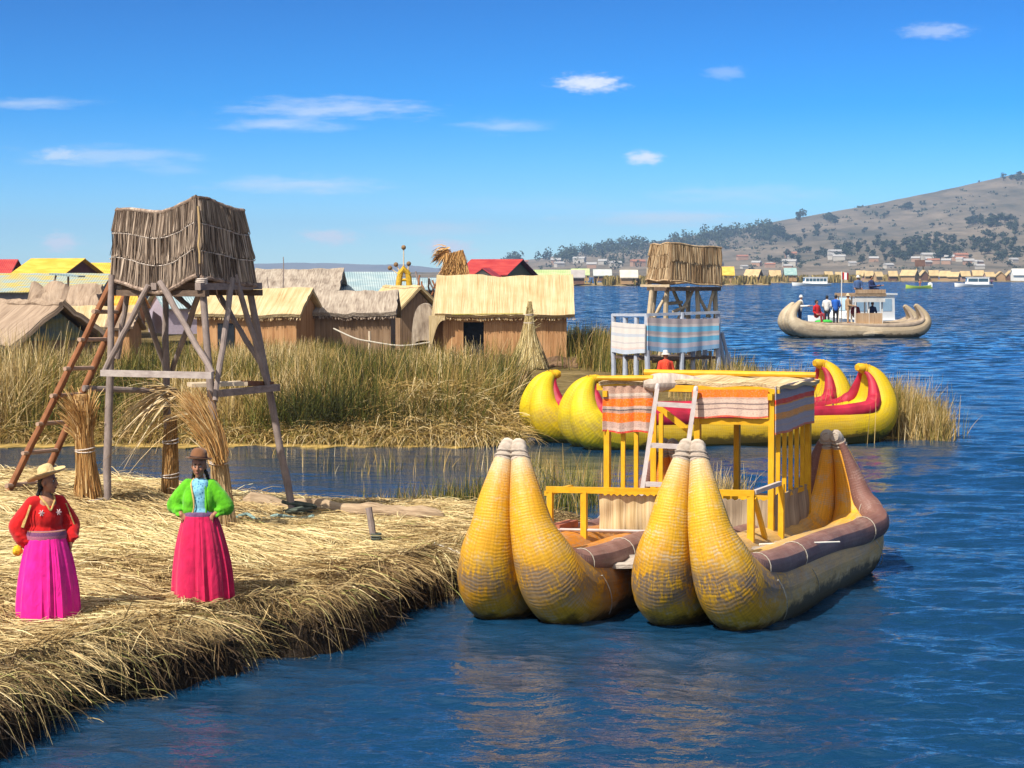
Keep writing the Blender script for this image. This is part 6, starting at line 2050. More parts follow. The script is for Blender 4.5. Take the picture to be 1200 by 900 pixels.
def make_green_woman():
    p = D(235, 705, 21.3); z = gz(p.x, 21.3) ; p = Vector((p.x, 21.3, z))
    t = thing('person', 'woman in green jacket and crimson skirt with brown bowler hat, hands on hips', 'person', p, math.radians(-6))
    t.scale = (.86, .92, 1.0)
    H = Euler((math.radians(4), 0, math.radians(4))).to_matrix()
    hc = Vector((0, -.02, 1.385))
    b = MB()
    head_shapes(b, hc, H, 1.10)
    b.capsule((0, .008, 1.22), (0, -.005, 1.33), .052, .048)
    b.capsule((0, .01, .80), (0, .01, 1.12), .13, .135)
    b.capsule((-.13, .01, 1.16), (.13, .01, 1.16), .062, .062)
    for sx, elb, wr in ((-1, (-.315, .03, .975), (-.195, -.12, .880)), (1, (.315, .03, .965), (.205, -.10, .880))):
        sh = Vector((.165 * sx, .01, 1.165))
        b.capsule(sh, elb, .052, .043); b.capsule(elb, wr, .042, .030)
        hand(b, wr, Vector((-.75 * sx, -.15, -.45)), Vector((0, .7, -.2)), .95, .75, sx)
        b.capsule((.075 * sx, .0, .80), (.085 * sx, 0, .42), .085, .06); b.capsule((.085 * sx, 0, .42), (.09 * sx, .01, .06), .058, .038)
        b.ell((.09 * sx, -.05, .03), (.045, .11, .04))
    b.capsule((-.04, .01, .82), (.04, .01, .82), .12)
    remesh(b, 'body', SKIN, t, .0085, 3, True)
    face_parts(hc, H, t, 1.10)
    # jacket: open front, full sleeves
    j = MB()
    j.capsule((-.115, .02, 1.155), (.115, .02, 1.155), .085, .085)
    j.ell((0, .045, 1.03), (.205, .125, .20)); j.ell((-.095, -.03, 1.02), (.105, .115, .175)); j.ell((.118, -.02, 1.02), (.085, .11, .175))
    j.ell((0, .05, .90), (.19, .11, .07)); j.ell((-.10, -.045, .925), (.10, .10, .075))
    for sx, elb, wr in ((-1, (-.325, .03, .965), (-.195, -.09, .900)), (1, (.325, .03, .955), (.205, -.06, .900))):
        sh = Vector((.150 * sx, .015, 1.165))
        j.capsule(sh, Vector(sh).lerp(Vector(elb), .55), .085, .095); j.capsule(Vector(sh).lerp(Vector(elb), .5), elb, .098, .095)
        j.capsule(elb, Vector(elb).lerp(Vector(wr), .4), .088, .074); j.capsule(Vector(elb).lerp(Vector(wr), .35), Vector(elb).lerp(Vector(wr), .72), .072, .048)
        for k in range(6):
            q = Vector(elb).lerp(Vector(wr), .1 + .14 * k); j.ell(q + Vector((0, -.05, -.02 + .03 * math.sin(k * 2))), (.05, .03, .022))
        for k in range(5):
            q = sh.lerp(Vector(elb), .25 + .17 * k); j.ell(q + Vector((.055 * sx, -.045, .01 * math.sin(k * 3))), (.035, .04, .020))
    jk = remesh(j, 'jacket', fabric('grass_green_cloth', (.095, .40, .012), .28), t, .011, 3, True)
    TR = mat_plain('tan_braid_trim', (.50, .33, .12), .8, .3, 60)
    mb = MB(); mb.tube([Vector(q) for q in catmull([(-.075, .02, 1.245), (-.082, -.075, 1.20), (-.055, -.130, 1.12), (-.030, -.150, 1.02), (-.035, -.150, .93), (-.075, -.142, .875)], 5)], .011, 7); mb.build('trim', TR, jk, local=True)
    mb = MB(); mb.tube([Vector(q) for q in catmull([(.075, .02, 1.245), (.090, -.075, 1.19), (.105, -.115, 1.10), (.118, -.128, 1.00), (.112, -.125, .90)], 5)], .010, 7); mb.build('trim', bpy.data.materials['grass_green_cloth'], jk, local=True)
    # pale blue printed blouse in the opening
    m, nt, bb, o = new_mat('blue_print_blouse'); g = NT(nt)
    v = g.n('TexVoronoi'); v.inputs['Scale'].default_value = 34; g.l(g.objco(), v.inputs['Vector'])
    g.l(g.ramp(v.outputs['Distance'], [(.18, (.03, .12, .25)), (.34, (.13, .36, .52)), (.7, (.20, .46, .60))]), bb.inputs['Base Color']); bb.inputs['Roughness'].default_value = .85
    bl = MB(); bl.ell((.035, -.022, 1.03), (.125, .118, .20)); bl.ell((.03, -.03, .90), (.15, .112, .10)); bl.capsule((-.02, -.025, 1.175), (.05, -.025, 1.175), .085); bl.ell((.02, -.06, 1.12), (.10, .085, .09))
    remesh(bl, 'blouse', m, t, .012, 3, True)
    # sash, skirt
    sb = MB(); sb.lathe([(.165, .845), (.182, .855), (.186, .885), (.175, .905), (.15, .91)], (0, .005, 0), 40, fn=lambda a, k: 1 + .14 * abs(math.cos(a)) ** 2); sb.build('sash', fabric('violet_sash', (.14, .07, .16), .35, 30), t, local=True)
    mb = MB(); mb.tube([Vector((.215 * math.sin(a), .005 - .187 * math.cos(a), .862 - .05 * math.cos(a) ** 2 * (abs(a) < 1.5))) for a in np.linspace(-.75, .75, 24)], .008, 6); mb.build('waist_tape', mat_plain('white_tape', (.66, .60, .58), .8), t, local=True)
    sk = pleated_skirt(-.02, .865, .185, .325, .105, 16, 4, rx=1.10, cx=(.0, .0), lean=(.03, 0))
    sk.build('skirt', fabric('crimson_cloth', (.52, .012, .075), .22, 7), t, local=True)
    # hair, braids, hat
    h = MB()
    h.ell(hc + H @ Vector((0, .030, .030)), (.085, .086, .092)); h.ell(hc + H @ Vector((0, .05, -.03)), (.075, .055, .07))
    for sx in (1, -1): h.ell(hc + H @ Vector((.068 * sx, .012, .03)), (.016, .04, .05))
    hr = remesh(h, 'hair', HAIRM, t, .010, 3, True)
    for sx in (1, -1):
        mb = MB(); pts = [hc + H @ Vector(q) for q in ((.06 * sx, .045, -.05), (.085 * sx, .075, -.12), (.095 * sx, .11, -.22), (.085 * sx, .14, -.34))]
        pts = [Vector(q) for q in catmull([tuple(q) for q in pts], 6)]
        mb.tube(pts, [.022 * (1 + .18 * math.sin(i * 2.4)) for i in range(len(pts))], 9); mb.build('braid', HAIRM, hr, local=True)
    hm = fabric('brown_felt', (.17, .075, .035), .15, 12)
    R = H @ Euler((math.radians(-7), math.radians(3), 0)).to_matrix()
    o_ = hc + H @ Vector((0, .004, .066))
    prof = [(.03, .116), (.055, .109), (.076, .092), (.088, .066), (.093, .03), (.097, .012), (.118, .004), (.135, .008), (.141, .018), (.138, .020), (.131, .012), (.116, .009), (.090, .006)]
    mb = MB(); mb.lathe([(q * 1.12, w * 1.05) for q, w in [(.001, .118)] + prof], (0, 0, 0), 40, fn=lambda a, k: 1 + .06 * abs(math.sin(a)) * (k > 4)); mb.v = [tuple(o_ + R @ Vector(q)) for q in mb.v]
    hat = mb.build('hat', hm, t, local=True)
    mb = MB(); mb.lathe([(q * 1.12, w * 1.05) for q, w in [(.0925, .034), (.0955, .030), (.0975, .016), (.0945, .013)]], (0, 0, 0), 40, fn=lambda a, k: 1 + .06 * abs(math.sin(a))); mb.v = [tuple(o_ + R @ Vector(q)) for q in mb.v]; mb.build('hat_band', mat_plain('dark_hat_band', (.05, .02, .012), .7), hat, local=True)
make_green_woman()


def make_red_woman():
    Y = 20.0
    p = D(56, 733, Y); p = Vector((p.x, Y, gz(p.x, Y)))
    t = thing('person', 'woman in red jacket and magenta skirt with wide straw hat, head turned aside', 'person', p, math.radians(30))
    t.scale = (.90, .95, 1.035)
    H = Euler((math.radians(-2), math.radians(0), math.radians(48))).to_matrix()
    hc = Vector((.015, -.01, 1.325))
    b = MB()
    head_shapes(b, hc, H, 1.08)
    b.capsule((0, .01, 1.18), (.008, -.005, 1.28), .052, .048)
    b.capsule((0, .01, .78), (0, .01, 1.08), .13, .135)
    b.capsule((-.13, .01, 1.11), (.13, .01, 1.11), .062)
    for sx, elb, wr in ((-1, (-.285, .09, .90), (-.225, .05, .715)), (1, (.275, .02, .90), (.235, -.10, .745))):
        sh = Vector((.165 * sx, .01, 1.115))
        b.capsule(sh, elb, .052, .043); b.capsule(elb, wr, .042, .031)
        hand(b, wr, Vector((.12 * -sx, -.15, -.9)), Vector((-sx, 0, 0)), .95, .8, 1)
        b.capsule((.075 * sx, 0, .78), (.085 * sx, 0, .42), .085, .06); b.capsule((.085 * sx, 0, .42), (.09 * sx, .01, .06), .058, .038)
        b.ell((.09 * sx, -.05, .03), (.045, .11, .04))
    b.capsule((-.04, .01, .80), (.04, .01, .80), .12)
    remesh(b, 'body', SKIN, t, .0085, 3, True)
    face_parts(hc, H, t, 1.08)
    j = MB()
    j.capsule((-.120, .015, 1.115), (.120, .015, 1.115), .083)
    j.ell((0, .02, 1.00), (.205, .140, .19)); j.ell((0, -.025, 1.0), (.165, .122, .16)); j.ell((0, -.03, 1.06), (.13, .10, .08))
    j.ell((0, .015, .86), (.205, .145, .09))
    for sx, elb, wr in ((-1, (-.295, .09, .90), (-.235, .05, .745)), (1, (.285, .02, .90), (.24, -.09, .775))):
        sh = Vector((.155 * sx, .01, 1.115)); elb = Vector(elb); wr = Vector(wr)
        j.capsule(sh, sh.lerp(elb, .6), .078, .088); j.capsule(sh.lerp(elb, .5), elb, .090, .098)
        j.capsule(elb, elb.lerp(wr, .6), .098, .088); j.capsule(elb.lerp(wr, .5), wr, .085, .050)
        for k in range(5):
            q = elb.lerp(wr, .05 + .2 * k); j.ell(q + Vector((.03 * math.sin(k * 2.1), -.06, 0)), (.05, .035, .020))
    jk = remesh(j, 'jacket', fabric('scarlet_cloth', (.50, .010, .012), .28), t, .011, 3, True)
    TR = bpy.data.materials['tan_braid_trim']
    mb = MB(); mb.tube([Vector(q) for q in catmull([(-.075, .03, 1.20), (-.072, -.075, 1.165), (-.035, -.128, 1.115), (.0, -.143, 1.065), (.035, -.128, 1.115), (.072, -.075, 1.165), (.075, .03, 1.20)], 5)], .011, 7); mb.build('trim', TR, jk, local=True)
    for sx in (-1, 1):
        for k in (-.03, .0, .03):
            mb = MB(); a = Vector((.165 * sx, .01, 1.10)); 
            mb.tube([Vector((sx * (.195 + .022 * i) , -.055 + k, 1.115 - .052 * i)) for i in range(5)], .007, 6); mb.build('sleeve_braid', TR, jk, local=True)
        mb = MB()
        for an in (0, 1.05, 2.1): mb.capsule((.095 * sx + .026 * math.cos(an), -.140 + .012, 1.04 + .026 * math.sin(an)), (.095 * sx - .026 * math.cos(an), -.140 + .012, 1.04 - .026 * math.sin(an)), .0065, n=6)
        mb.build('embroidered_flower', mat_plain('pale_thread', (.60, .45, .45), .8), jk, local=True)
    m = cloth_mat('woven_sash', [(0, (.20, .05, .12)), (.25, (.34, .10, .18)), (.45, (.16, .05, .14)), (.7, (.42, .18, .10)), (.85, (.20, .06, .14))], .3)
    sb = MB(); sb.lathe([(.185, .775), (.203, .785), (.208, .83), (.195, .865), (.16, .87)], (0, .01, 0), 40, fn=lambda a, k: 1 + .10 * abs(math.cos(a)) ** 2)
    sb.uv = [(u[0], (k // 41) / 4, 0) for k, u in enumerate(sb.uv)]; sb.build('sash', m, t, local=True)
    sk = pleated_skirt(-.02, .795, .195, .325, .105, 16, 9, rx=1.08)
    sk.build('skirt', fabric('magenta_cloth', (.70, .012, .25), .2, 7), t, local=True)
    h = MB(); h.ell(hc + H @ Vector((0, .028, .025)), (.083, .082, .088)); h.ell(hc + H @ Vector((0, .05, -.035)), (.07, .05, .06))
    hr = remesh(h, 'hair', HAIRM, t, .010, 3, True)
    for sx in (1, -1):
        mb = MB(); pts = [hc + H @ Vector(q) for q in ((.05 * sx, .055, -.05), (.06 * sx, .09, -.12), (.05 * sx, .115, -.24), (.04 * sx, .13, -.36))]
        pts = [Vector(q) for q in catmull([tuple(q) for q in pts], 6)]
        mb.tube(pts, [.021 * (1 + .18 * math.sin(i * 2.4)) for i in range(len(pts))], 9); mb.build('braid', HAIRM, hr, local=True)
    sm = mat_stalk('straw_hat_weave', [(.40, .27, .12), (.58, .43, .22), (.68, .53, .30)], 40, 40, .4)
    R = H @ Euler((math.radians(-16), math.radians(-4), 0)).to_matrix()
    o_ = hc + H @ Vector((0, .006, .052))
    prof = [(.001, .118), (.045, .115), (.075, .095), (.088, .06), (.094, .02), (.110, .006), (.16, .002), (.215, .010), (.222, .014), (.215, .002), (.16, -.006), (.10, -.004)]
    mb = MB(); mb.lathe(prof, (0, 0, 0), 44, fn=lambda a, k: 1 + (.05 * math.cos(2 * a) if k > 5 else .05 * abs(math.sin(a))))
    mb.v = [tuple(o_ + R @ Vector((q[0], q[1], q[2] + (.030 * (math.cos(math.atan2(q[1], q[0])) ** 2) * max(0, (math.hypot(q[0], q[1]) - .11) / .11))))) for q in mb.v]
    hat = mb.build('hat', sm, t, local=True)
    mb = MB(); mb.lathe([(.092, .034), (.0965, .030), (.1005, .012), (.0975, .010)], (0, 0, 0), 44, fn=lambda a, k: 1 + .05 * abs(math.sin(a))); mb.v = [tuple(o_ + R @ Vector(q)) for q in mb.v]; mb.build('hat_band', mat_plain('pale_hat_band', (.46, .34, .20), .8), hat, local=True)
    # yellow pompom held behind
    q = Matrix.Rotation(math.radians(30), 3, 'Z') @ Vector((-.275, .06, .70)) + p
    mb = MB(); rr = random.Random(2)
    mb.ell(q, (.046, .046, .050), None, 14, 10)
    mb.v = [tuple(Vector(v) + (Vector(v) - q) * rr.uniform(-.12, .18)) for v in mb.v]
    tag(mb.build('pompom', mat_plain('yellow_wool', (.72, .42, .02), .9, .25, 40, .4)), 'fluffy yellow wool pompom in the hand of the woman in red', 'pompom')
make_red_woman()


# ------------------------------------------------------------------ distant people
FABS = {}
def fcol(name, col):
    if name not in FABS: FABS[name] = fabric(name, col, .15, 6, .1)
    return FABS[name]


def small_person(label, loc, top, legs, rz=0.0, sit=False, hat=None, arms=0.3, s=1.0, group=None, lean=0.0):
    t = thing('person', label, 'person', loc, rz, group)
    t.scale = (s, s, s)
    hip = .48 if sit else .88
    tilt = Vector((lean, 0, 0))
    b = MB(); c = Vector((0, 0, hip + .68)) + tilt
    b.ell(c, (.085, .10, .12)); b.capsule((tilt.x * .8, 0, hip + .45), c, .055)
    b.capsule((0, 0, hip), (tilt.x * .7, 0, hip + .42), .13, .12)
    b.capsule((-.15 + tilt.x * .7, 0, hip + .45), (.15 + tilt.x * .7, 0, hip + .45), .06)
    tp = MB(); tr = MB()
    tp.capsule((0, 0, hip - .02), (tilt.x * .7, 0, hip + .40), .165, .17); tp.capsule((-.15 + tilt.x * .7, 0, hip + .44), (.15 + tilt.x * .7, 0, hip + .44), .085)
    for sx in (1, -1):
        sh = Vector((.19 * sx + tilt.x * .7, 0, hip + .44)); el = sh + Vector((.07 * sx, -.08 * arms, -.27)); wr = el + Vector((-.03 * sx, -.6 * arms, -.20 + .25 * arms))
        b.capsule(sh, el, .055, .045); b.capsule(el, wr, .043, .035); b.ell(wr + (wr - el).normalized() * .06, (.035, .035, .06))
        tp.capsule(sh, el, .075, .065); tp.capsule(el, el.lerp(wr, .8), .062, .05)
        h = Vector((.09 * sx, 0, hip))
        if sit:
            k = h + Vector((.02 * sx, -.42, .02)); f = k + Vector((0, -.05, -.44))
        else:
            k = h + Vector((.01 * sx, -.02, -.42)); f = k + Vector((0, .02, -.42))
        b.capsule(h, k, .085, .06); b.capsule(k, f, .055, .04); b.ell(f + Vector((0, -.07, 0)), (.05, .12, .045))
        tr.capsule(h, k, .10, .075); tr.capsule(k, k.lerp(f, .92), .072, .06)
    remesh(b, 'body', SKIN, t, .03, 2, True)
    tp.build('jacket', top, t, local=True) if False else remesh(tp, 'jacket', top, t, .03, 2, True)
    remesh(tr, 'trousers', legs, t, .03, 2, True)
    hm = MB()
    if hat is None:
        hm.ell(c + Vector((0, .02, .03)), (.095, .10, .11)); hm.build('hair', HAIRM, t, local=True)
    else:
        hm.lathe([(.001, .15), (.07, .14), (.095, .08), (.10, .03), (.15, .01), (.15, 0), (.09, .0)], c + Vector((0, 0, .03)), 14); hm.build('hat', hat, t, local=True)
    return t
# ================================================================== tourist reed boat on the open water
PALEHULL = None
def make_far_boat():
    HM = hull_mat('grey_straw_reed', (.38, .30, .20), (.48, .40, .29), (.30, .25, .19), worn_amt=.45, rings=10)
    RM = mat_plain('grey_brown_roll', (.28, .22, .17), .7, .3, 3, .2)
    Y1, Y2 = 123.0, 126.0
    k = 1.15
    b1, s1 = D(932, 353, Y1), D(1079, 357, Y1 + 1.5); b2, s2 = D(924, 355, Y2), D(1066, 358, Y2 + 1.5)
    ang = math.atan2(s1.y - b1.y, s1.x - b1.x); c = (b1 + s2) / 2
    root = thing('reed_catamaran', 'pale straw coloured reed boat carrying tourists on the open lake', 'reed boat', (c.x, c.y, 0), ang)
    for b, s in ((b1, s1), (b2, s2)):
        M, L = boat_frame(b.xy, s.xy)
        hull, rolls, caps, ropes = hull_meshes(L, b.z, s.z, k, 0, roll=.15, stern_r=.95, n=18, rollpos=(.55, .5), cap=.08, xs=2.3)
        h = xform(hull, M).build('hull', HM, root)
        for r in rolls: xform(r, M).build('gunwale_roll', RM, h)
    M, L = boat_frame(b1.xy, s1.xy); y2 = (M.inverted() @ Vector((b2.x, b2.y, 0))).y
    A = lambda x, y, z: M @ Vector((x, y, z))
    mb = MB(); mb.sheet(lambda u, v: A(1.6 + (L - 3.2) * u, -.2 + (y2 + .4) * v, .86), 10, 4, L, 3, .1); mb.build('deck', MATREED, root)
    zd = .86
    X = lambda px: (M.inverted() @ D(px, 380, Y1)).x
    x0, x1 = X(1007), X(1041)
    zr = D(0, 346, Y1).z
    WP = mat_plain('weathered_white_board', (.60, .58, .55), .6, .15, 2)
    TB = mat_stalk('tan_boat_side', [(.26, .16, .09), (.42, .28, .17), (.52, .38, .25)], 20, 1, .4)
    mb = MB()
    for (a, b_, y) in ((x0, x1, -.05),):
        mb.hexa([A(a, y, zd), A(b_, y, zd), A(b_, y + .08, zd), A(a, y + .08, zd), A(a, y, zd + .62), A(b_, y, zd + .62), A(b_, y + .08, zd + .62), A(a, y + .08, zd + .62)])
    mb.build('cabin_side', TB, root, False)
    for x in (x0, (x0 + x1) / 2, x1):
        for y in (0, y2):
            mb = MB(); mb.bar(A(x, y, zd), A(x, y, zr), .09, .09); mb.build('post', WP, root, False)
    mb = MB(); mb.hexa([A(x0 - .1, -.25, zr - .42), A(x1 + .1, -.25, zr - .42), A(x1 + .1, -.18, zr - .42), A(x0 - .1, -.18, zr - .42), A(x0 - .1, -.25, zr - .10), A(x1 + .1, -.25, zr - .10), A(x1 + .1, -.18, zr - .10), A(x0 - .1, -.18, zr - .10)]); mb.build('upper_panel', WP, root, False)
    mb = MB(); mb.hexa([A(x0 - .15, -.3, zr - .08), A(x1 + .15, -.3, zr - .08), A(x1 + .15, y2 + .3, zr - .08), A(x0 - .15, y2 + .3, zr - .08), A(x0 - .15, -.3, zr + .10), A(x1 + .15, -.3, zr + .10), A(x1 + .15, y2 + .3, zr + .10), A(x0 - .15, y2 + .3, zr + .10)]); mb.build('roof_deck', mat_wood('brown_roof_deck', (.20, .13, .08), (.36, .26, .17), 10), root, False)
    mb = MB(); mb.hexa([A(x0 - .1, -.32, zr + .10), A(x1 + .1, -.32, zr + .10), A(x1 + .1, -.26, zr + .10), A(x0 - .1, -.26, zr + .10), A(x0 - .1, -.32, zr + .34), A(x1 + .1, -.32, zr + .34), A(x1 + .1, -.26, zr + .34), A(x0 - .1, -.26, zr + .34)]); mb.build('roof_board', TB, root, False)
    mb = MB(); mb.pole(A(X(994), .6, zd), A(X(994), .6, D(0, 318, Y1).z), .035, .03, 6); fp = mb.build('flag_pole', WP, root)
    # flag: red, white, red
    f = cloth_mat('red_white_red_flag', [(0, (.62, .03, .04)), (.34, (.72, .70, .70)), (.66, (.62, .03, .04))], 0)
    mb = MB(); z1 = D(0, 319, Y1).z
    def ff(u, v): return A(X(994) + .03 + .42 * v, .6 + .05 * math.sin(v * 7), z1 - .42 * u - .05 * v)
    mb.sheet(ff, 6, 12, 1, 1, .012); tag(mb.build('flag', f), 'small red and white flag flying above the tourist reed boat', 'flag')
    # tyre fender
    mb = MB(); mb.tube([A(X(1029), .0, zd), A(X(1029), -.85, .35)], .05, 6); mb.build('fender_rope', ROPE, root)
    mb = MB(); mb.tube([A(X(1010), -.78, .22), A(X(1020), -.85, .28), A(X(1034), -.85, .24), A(X(1038), -.8, .2)], [.12, .16, .15, .08], 8); mb.build('side_bundle', HM, root)
    # passengers
    G = 'passengers on the tourist reed boat'
    red = fcol('red_coat', (.42, .015, .02)); blue = fcol('blue_coat', (.02, .10, .42)); white = fcol('white_shirt', (.62, .60, .58)); dark = fcol('dark_trousers', (.02, .02, .03)); navy = fcol('navy_coat', (.02, .03, .09)); tan = fcol('tan_coat', (.34, .22, .13)); maroon = fcol('maroon_coat', (.22, .03, .04)); jeans = fcol('blue_jeans', (.05, .09, .20))
    straw = fcol('pale_hat', (.55, .45, .30)); rh = fcol('red_cap', (.5, .04, .03))
    def pp(label, px, y, **kw):
        return small_person(label, A(X(px), y, kw.pop('z', zd)), rz=ang + kw.pop('turn', 0), group=G, **kw)
    pp('person in white shirt bending at the bow of the tourist reed boat', 937, -.05, top=white, legs=navy, hat=white, arms=.9, turn=.9, z=zd - .0, lean=.22)
    pp('seated person in red coat near the bow of the tourist reed boat', 960, .2, top=red, legs=maroon, sit=True, turn=.5, s=1.1)
    pp('standing person in pale top and dark trousers beside the blue coat', 975, .5, top=white, legs=dark, turn=2.6, s=1.0)
    pp('standing person in bright blue coat with hood on the tourist boat', 985, .35, top=blue, legs=dark, turn=2.9, s=1.02)
    pp('person in tan coat and pale hat standing next to the boat cabin', 1000, .3, top=tan, legs=tan, hat=straw, turn=1.2, s=1.05, arms=.6)
    pp('passenger in maroon coat seated inside the tourist boat cabin', 1013, .8, top=maroon, legs=dark, sit=True)
    pp('passenger in dark coat leaning by the rear window of the tourist boat cabin', 1033, .8, top=navy, legs=dark, sit=True, lean=.1)
    pp('person in blue top and white cap sitting on the tourist boat roof', 1014, .5, top=jeans, legs=dark, sit=True, z=zr - .12, hat=white, turn=-.3)
    pp('person in navy coat crouching with arms out on the tourist boat roof', 1030, .4, top=navy, legs=navy, sit=True, z=zr - .12, turn=.6, arms=1.0)
    mb = MB(); c_ = A(X(967), -.1, zd + .12); mb.ell(c_, (.55, .25, .14), None, 14, 8)
    tag(mb.build('green_bundle', mat_plain('bright_green_cover', (.05, .42, .06), .6, .2)), 'bright green bundle lying by the seated red passenger', 'bundle')
make_far_boat()


def motor_boat(label, c, rz, L, Wd, hullc, cabh, mats, name='motor_boat', windows=6, group=None, slant=.35):
    """passenger launch; local x from stern to bow"""
    hm, wm, gm = mats
    t = thing(name, label, 'motor boat', c, rz, group)
    mb = MB()
    def hull(u, v):
        x = -L / 2 + L * u
        half = Wd / 2 * (1 - max(0, (u - .62) / .38) ** 2.2)
        a = (v - .5) * 2
        z = -.35 + (1.0 + .35 * max(0, u - .5) * 2) * abs(a) ** 1.6
        return (x + .6 * max(0, u - .7) * abs(a), half * math.copysign(abs(a) ** .6, a), z)
    mb.sheet(hull, 22, 12, L, 2, .06); mb.build('hull', hm, t, local=True)
    mb = MB(); mb.sheet(lambda u, v: (-L / 2 + L * u, (v - .5) * Wd * .98 * (1 - max(0, (u - .62) / .38) ** 2.2), .62 + .33 * max(0, u - .5) * 2), 20, 4, L, Wd, .06, flip=True); mb.build('deck', wm, t, local=True)
    x0, x1 = -L * .40, L * .22
    w = Wd * .40
    z0, z1 = .6, .6 + cabh
    mb = MB(); mb.hexa([(x0, -w, z0), (x1, -w, z0), (x1, w, z0), (x0, w, z0), (x0, -w * .92, z1), (x1 - slant, -w * .92, z1), (x1 - slant, w * .92, z1), (x0, w * .92, z1)])
    cab = mb.build('cabin', wm, t, False, local=True)
    mb = MB(); mb.hexa([(x0 - .2, -w, z1 + .01), (x1 - slant + .25, -w, z1 + .01), (x1 - slant + .25, w, z1 + .01), (x0 - .2, w, z1 + .01), (x0 - .2, -w, z1 + .13), (x1 - slant + .25, -w, z1 + .13), (x1 - slant + .25, w, z1 + .13), (x0 - .2, w, z1 + .13)]); mb.build('roof', wm, t, False, local=True)
    n = windows; span = (x1 - slant - x0 - .3) / n
    for s in (1, -1):
        for i in range(n):
            a = x0 + .2 + span * i + .06; b = a + span - .14
            mb = MB(); y = s * (w + .012); y2 = s * (w * .935 + .012)
            za, zb = z0 + cabh * .38, z0 + cabh * .86
            ya = s * (w - .08 * w * .38 + .02); yb = s * (w - .08 * w * .86 + .02)
            q = [(a, ya, za), (b, ya, za), (b, yb, zb), (a, yb, zb)]
            mb.hexa([(x, y_ - s * .03, z) for x, y_, z in q] + [(x, y_, z) for x, y_, z in q]); mb.build('window', gm, cab, False, local=True)
    mb = MB(); mb.hexa([(x1 + .012 - slant * .38, -w * .85, z0 + cabh * .4), (x1 + .012 - slant * .38, w * .85, z0 + cabh * .4), (x1 + .012 - slant * .9, w * .82, z0 + cabh * .9), (x1 + .012 - slant * .9, -w * .82, z0 + cabh * .9)] +
                       [(x1 + .05 - slant * .38, -w * .85, z0 + cabh * .4), (x1 + .05 - slant * .38, w * .85, z0 + cabh * .4), (x1 + .05 - slant * .9, w * .82, z0 + cabh * .9), (x1 + .05 - slant * .9, -w * .82, z0 + cabh * .9)]); mb.build('windscreen', gm, cab, False, local=True)
    return t


def make_far_boats():
    wp = mat_plain('boat_white_paint', (.76, .76, .75), .35, .05, 2); gl = mat_plain('boat_window_glass', (.03, .07, .10), .12, .2, 1, 0, .6)
    glp = mat_plain('pale_windscreen', (.30, .42, .52), .1, .2, 1, 0, .6); bluep = mat_plain('boat_grey_blue', (.40, .48, .55), .4, .1, 2)
    p = W(951, 335); motor_boat('white passenger launch with a row of dark windows, nearer the centre of the far shore', p, math.radians(183), 10.5, 3.0, None, 1.7, (wp, wp, gl), group='white launches crossing the far water')
    p = W(1141, 336); motor_boat('white passenger launch with one long window and people at its stern, farthest to the right', p, math.radians(176), 9.5, 3.0, None, 1.8, (wp, wp, gl), windows=2, group='white launches crossing the far water')
    G = 'people at the stern of the right launch'
    for i, px in enumerate((1153, 1157, 1162)):
        q = W(px, 336); q.z = .3
        small_person('person standing at the stern of the white launch farthest to the right', q, fcol('mauve_coat', (.20, .10, .16)), fcol('dark_trousers', (.02, .02, .03)), rz=i * 1.2, group=G, s=1.05)
    # launch passing just behind the tourist boat
    p = W(1000, 380.0); p = Vector((D(1000, 380, 142).x, 142, 0))
    motor_boat('white motor launch with slanted pale windscreen just behind the tourist reed boat', p, math.radians(205), 7.0, 2.4, None, 1.75, (wp, wp, glp), windows=3, slant=.9)
    # small lime boat
    p = W(1077, 338); t = thing('rowing_boat', 'small lime green rowing boat with a standing person on the far water', 'rowing boat', p, 0)
    mb = MB()
    def hull(u, v):
        a = (v - .5) * 2; half = .65 * math.sin(PI * min(max(u, .02), .98)) ** .6
        return (-3.1 + 6.2 * u, half * math.copysign(abs(a) ** .6, a), -.2 + (.75 + .35 * abs(u - .5) ** 2 * 4) * abs(a) ** 1.5)
    mb.sheet(hull, 20, 10, 6, 2, .06); mb.build('hull', mat_plain('lime_green_paint', (.38, .52, .06), .5, .15, 2), t, local=True)
    mb = MB(); mb.box((2.6, 0, .75), (1.0, .5, .75)); mb.ell((2.6, 0, 1.15), (.5, .3, .25)); mb.build('outboard_motor', wp, t, local=True)
    small_person('person in reddish clothes standing in the small lime rowing boat', W(1078, 338) + Vector((0, 0, .25)), fcol('rust_coat', (.36, .14, .08)), fcol('rust_coat', (.36, .14, .08)), s=1.9 / 1.75, hat=fcol('pale_hat', (.55, .45, .30)))
make_far_boats()


# ================================================================== child by the blue tower
def make_shore_person():
    p = D(780, 443, 64.2); p.z = bz(p.x, p.y) - .02
    small_person('small person in red and orange clothes with white hat sitting under the blue tower', p, fcol('orange_red_coat', (.62, .06, .03)), fcol('red_coat', (.42, .015, .02)), rz=.3, sit=True, hat=fcol('white_hat', (.62, .60, .58)), s=.95)
make_shore_person()


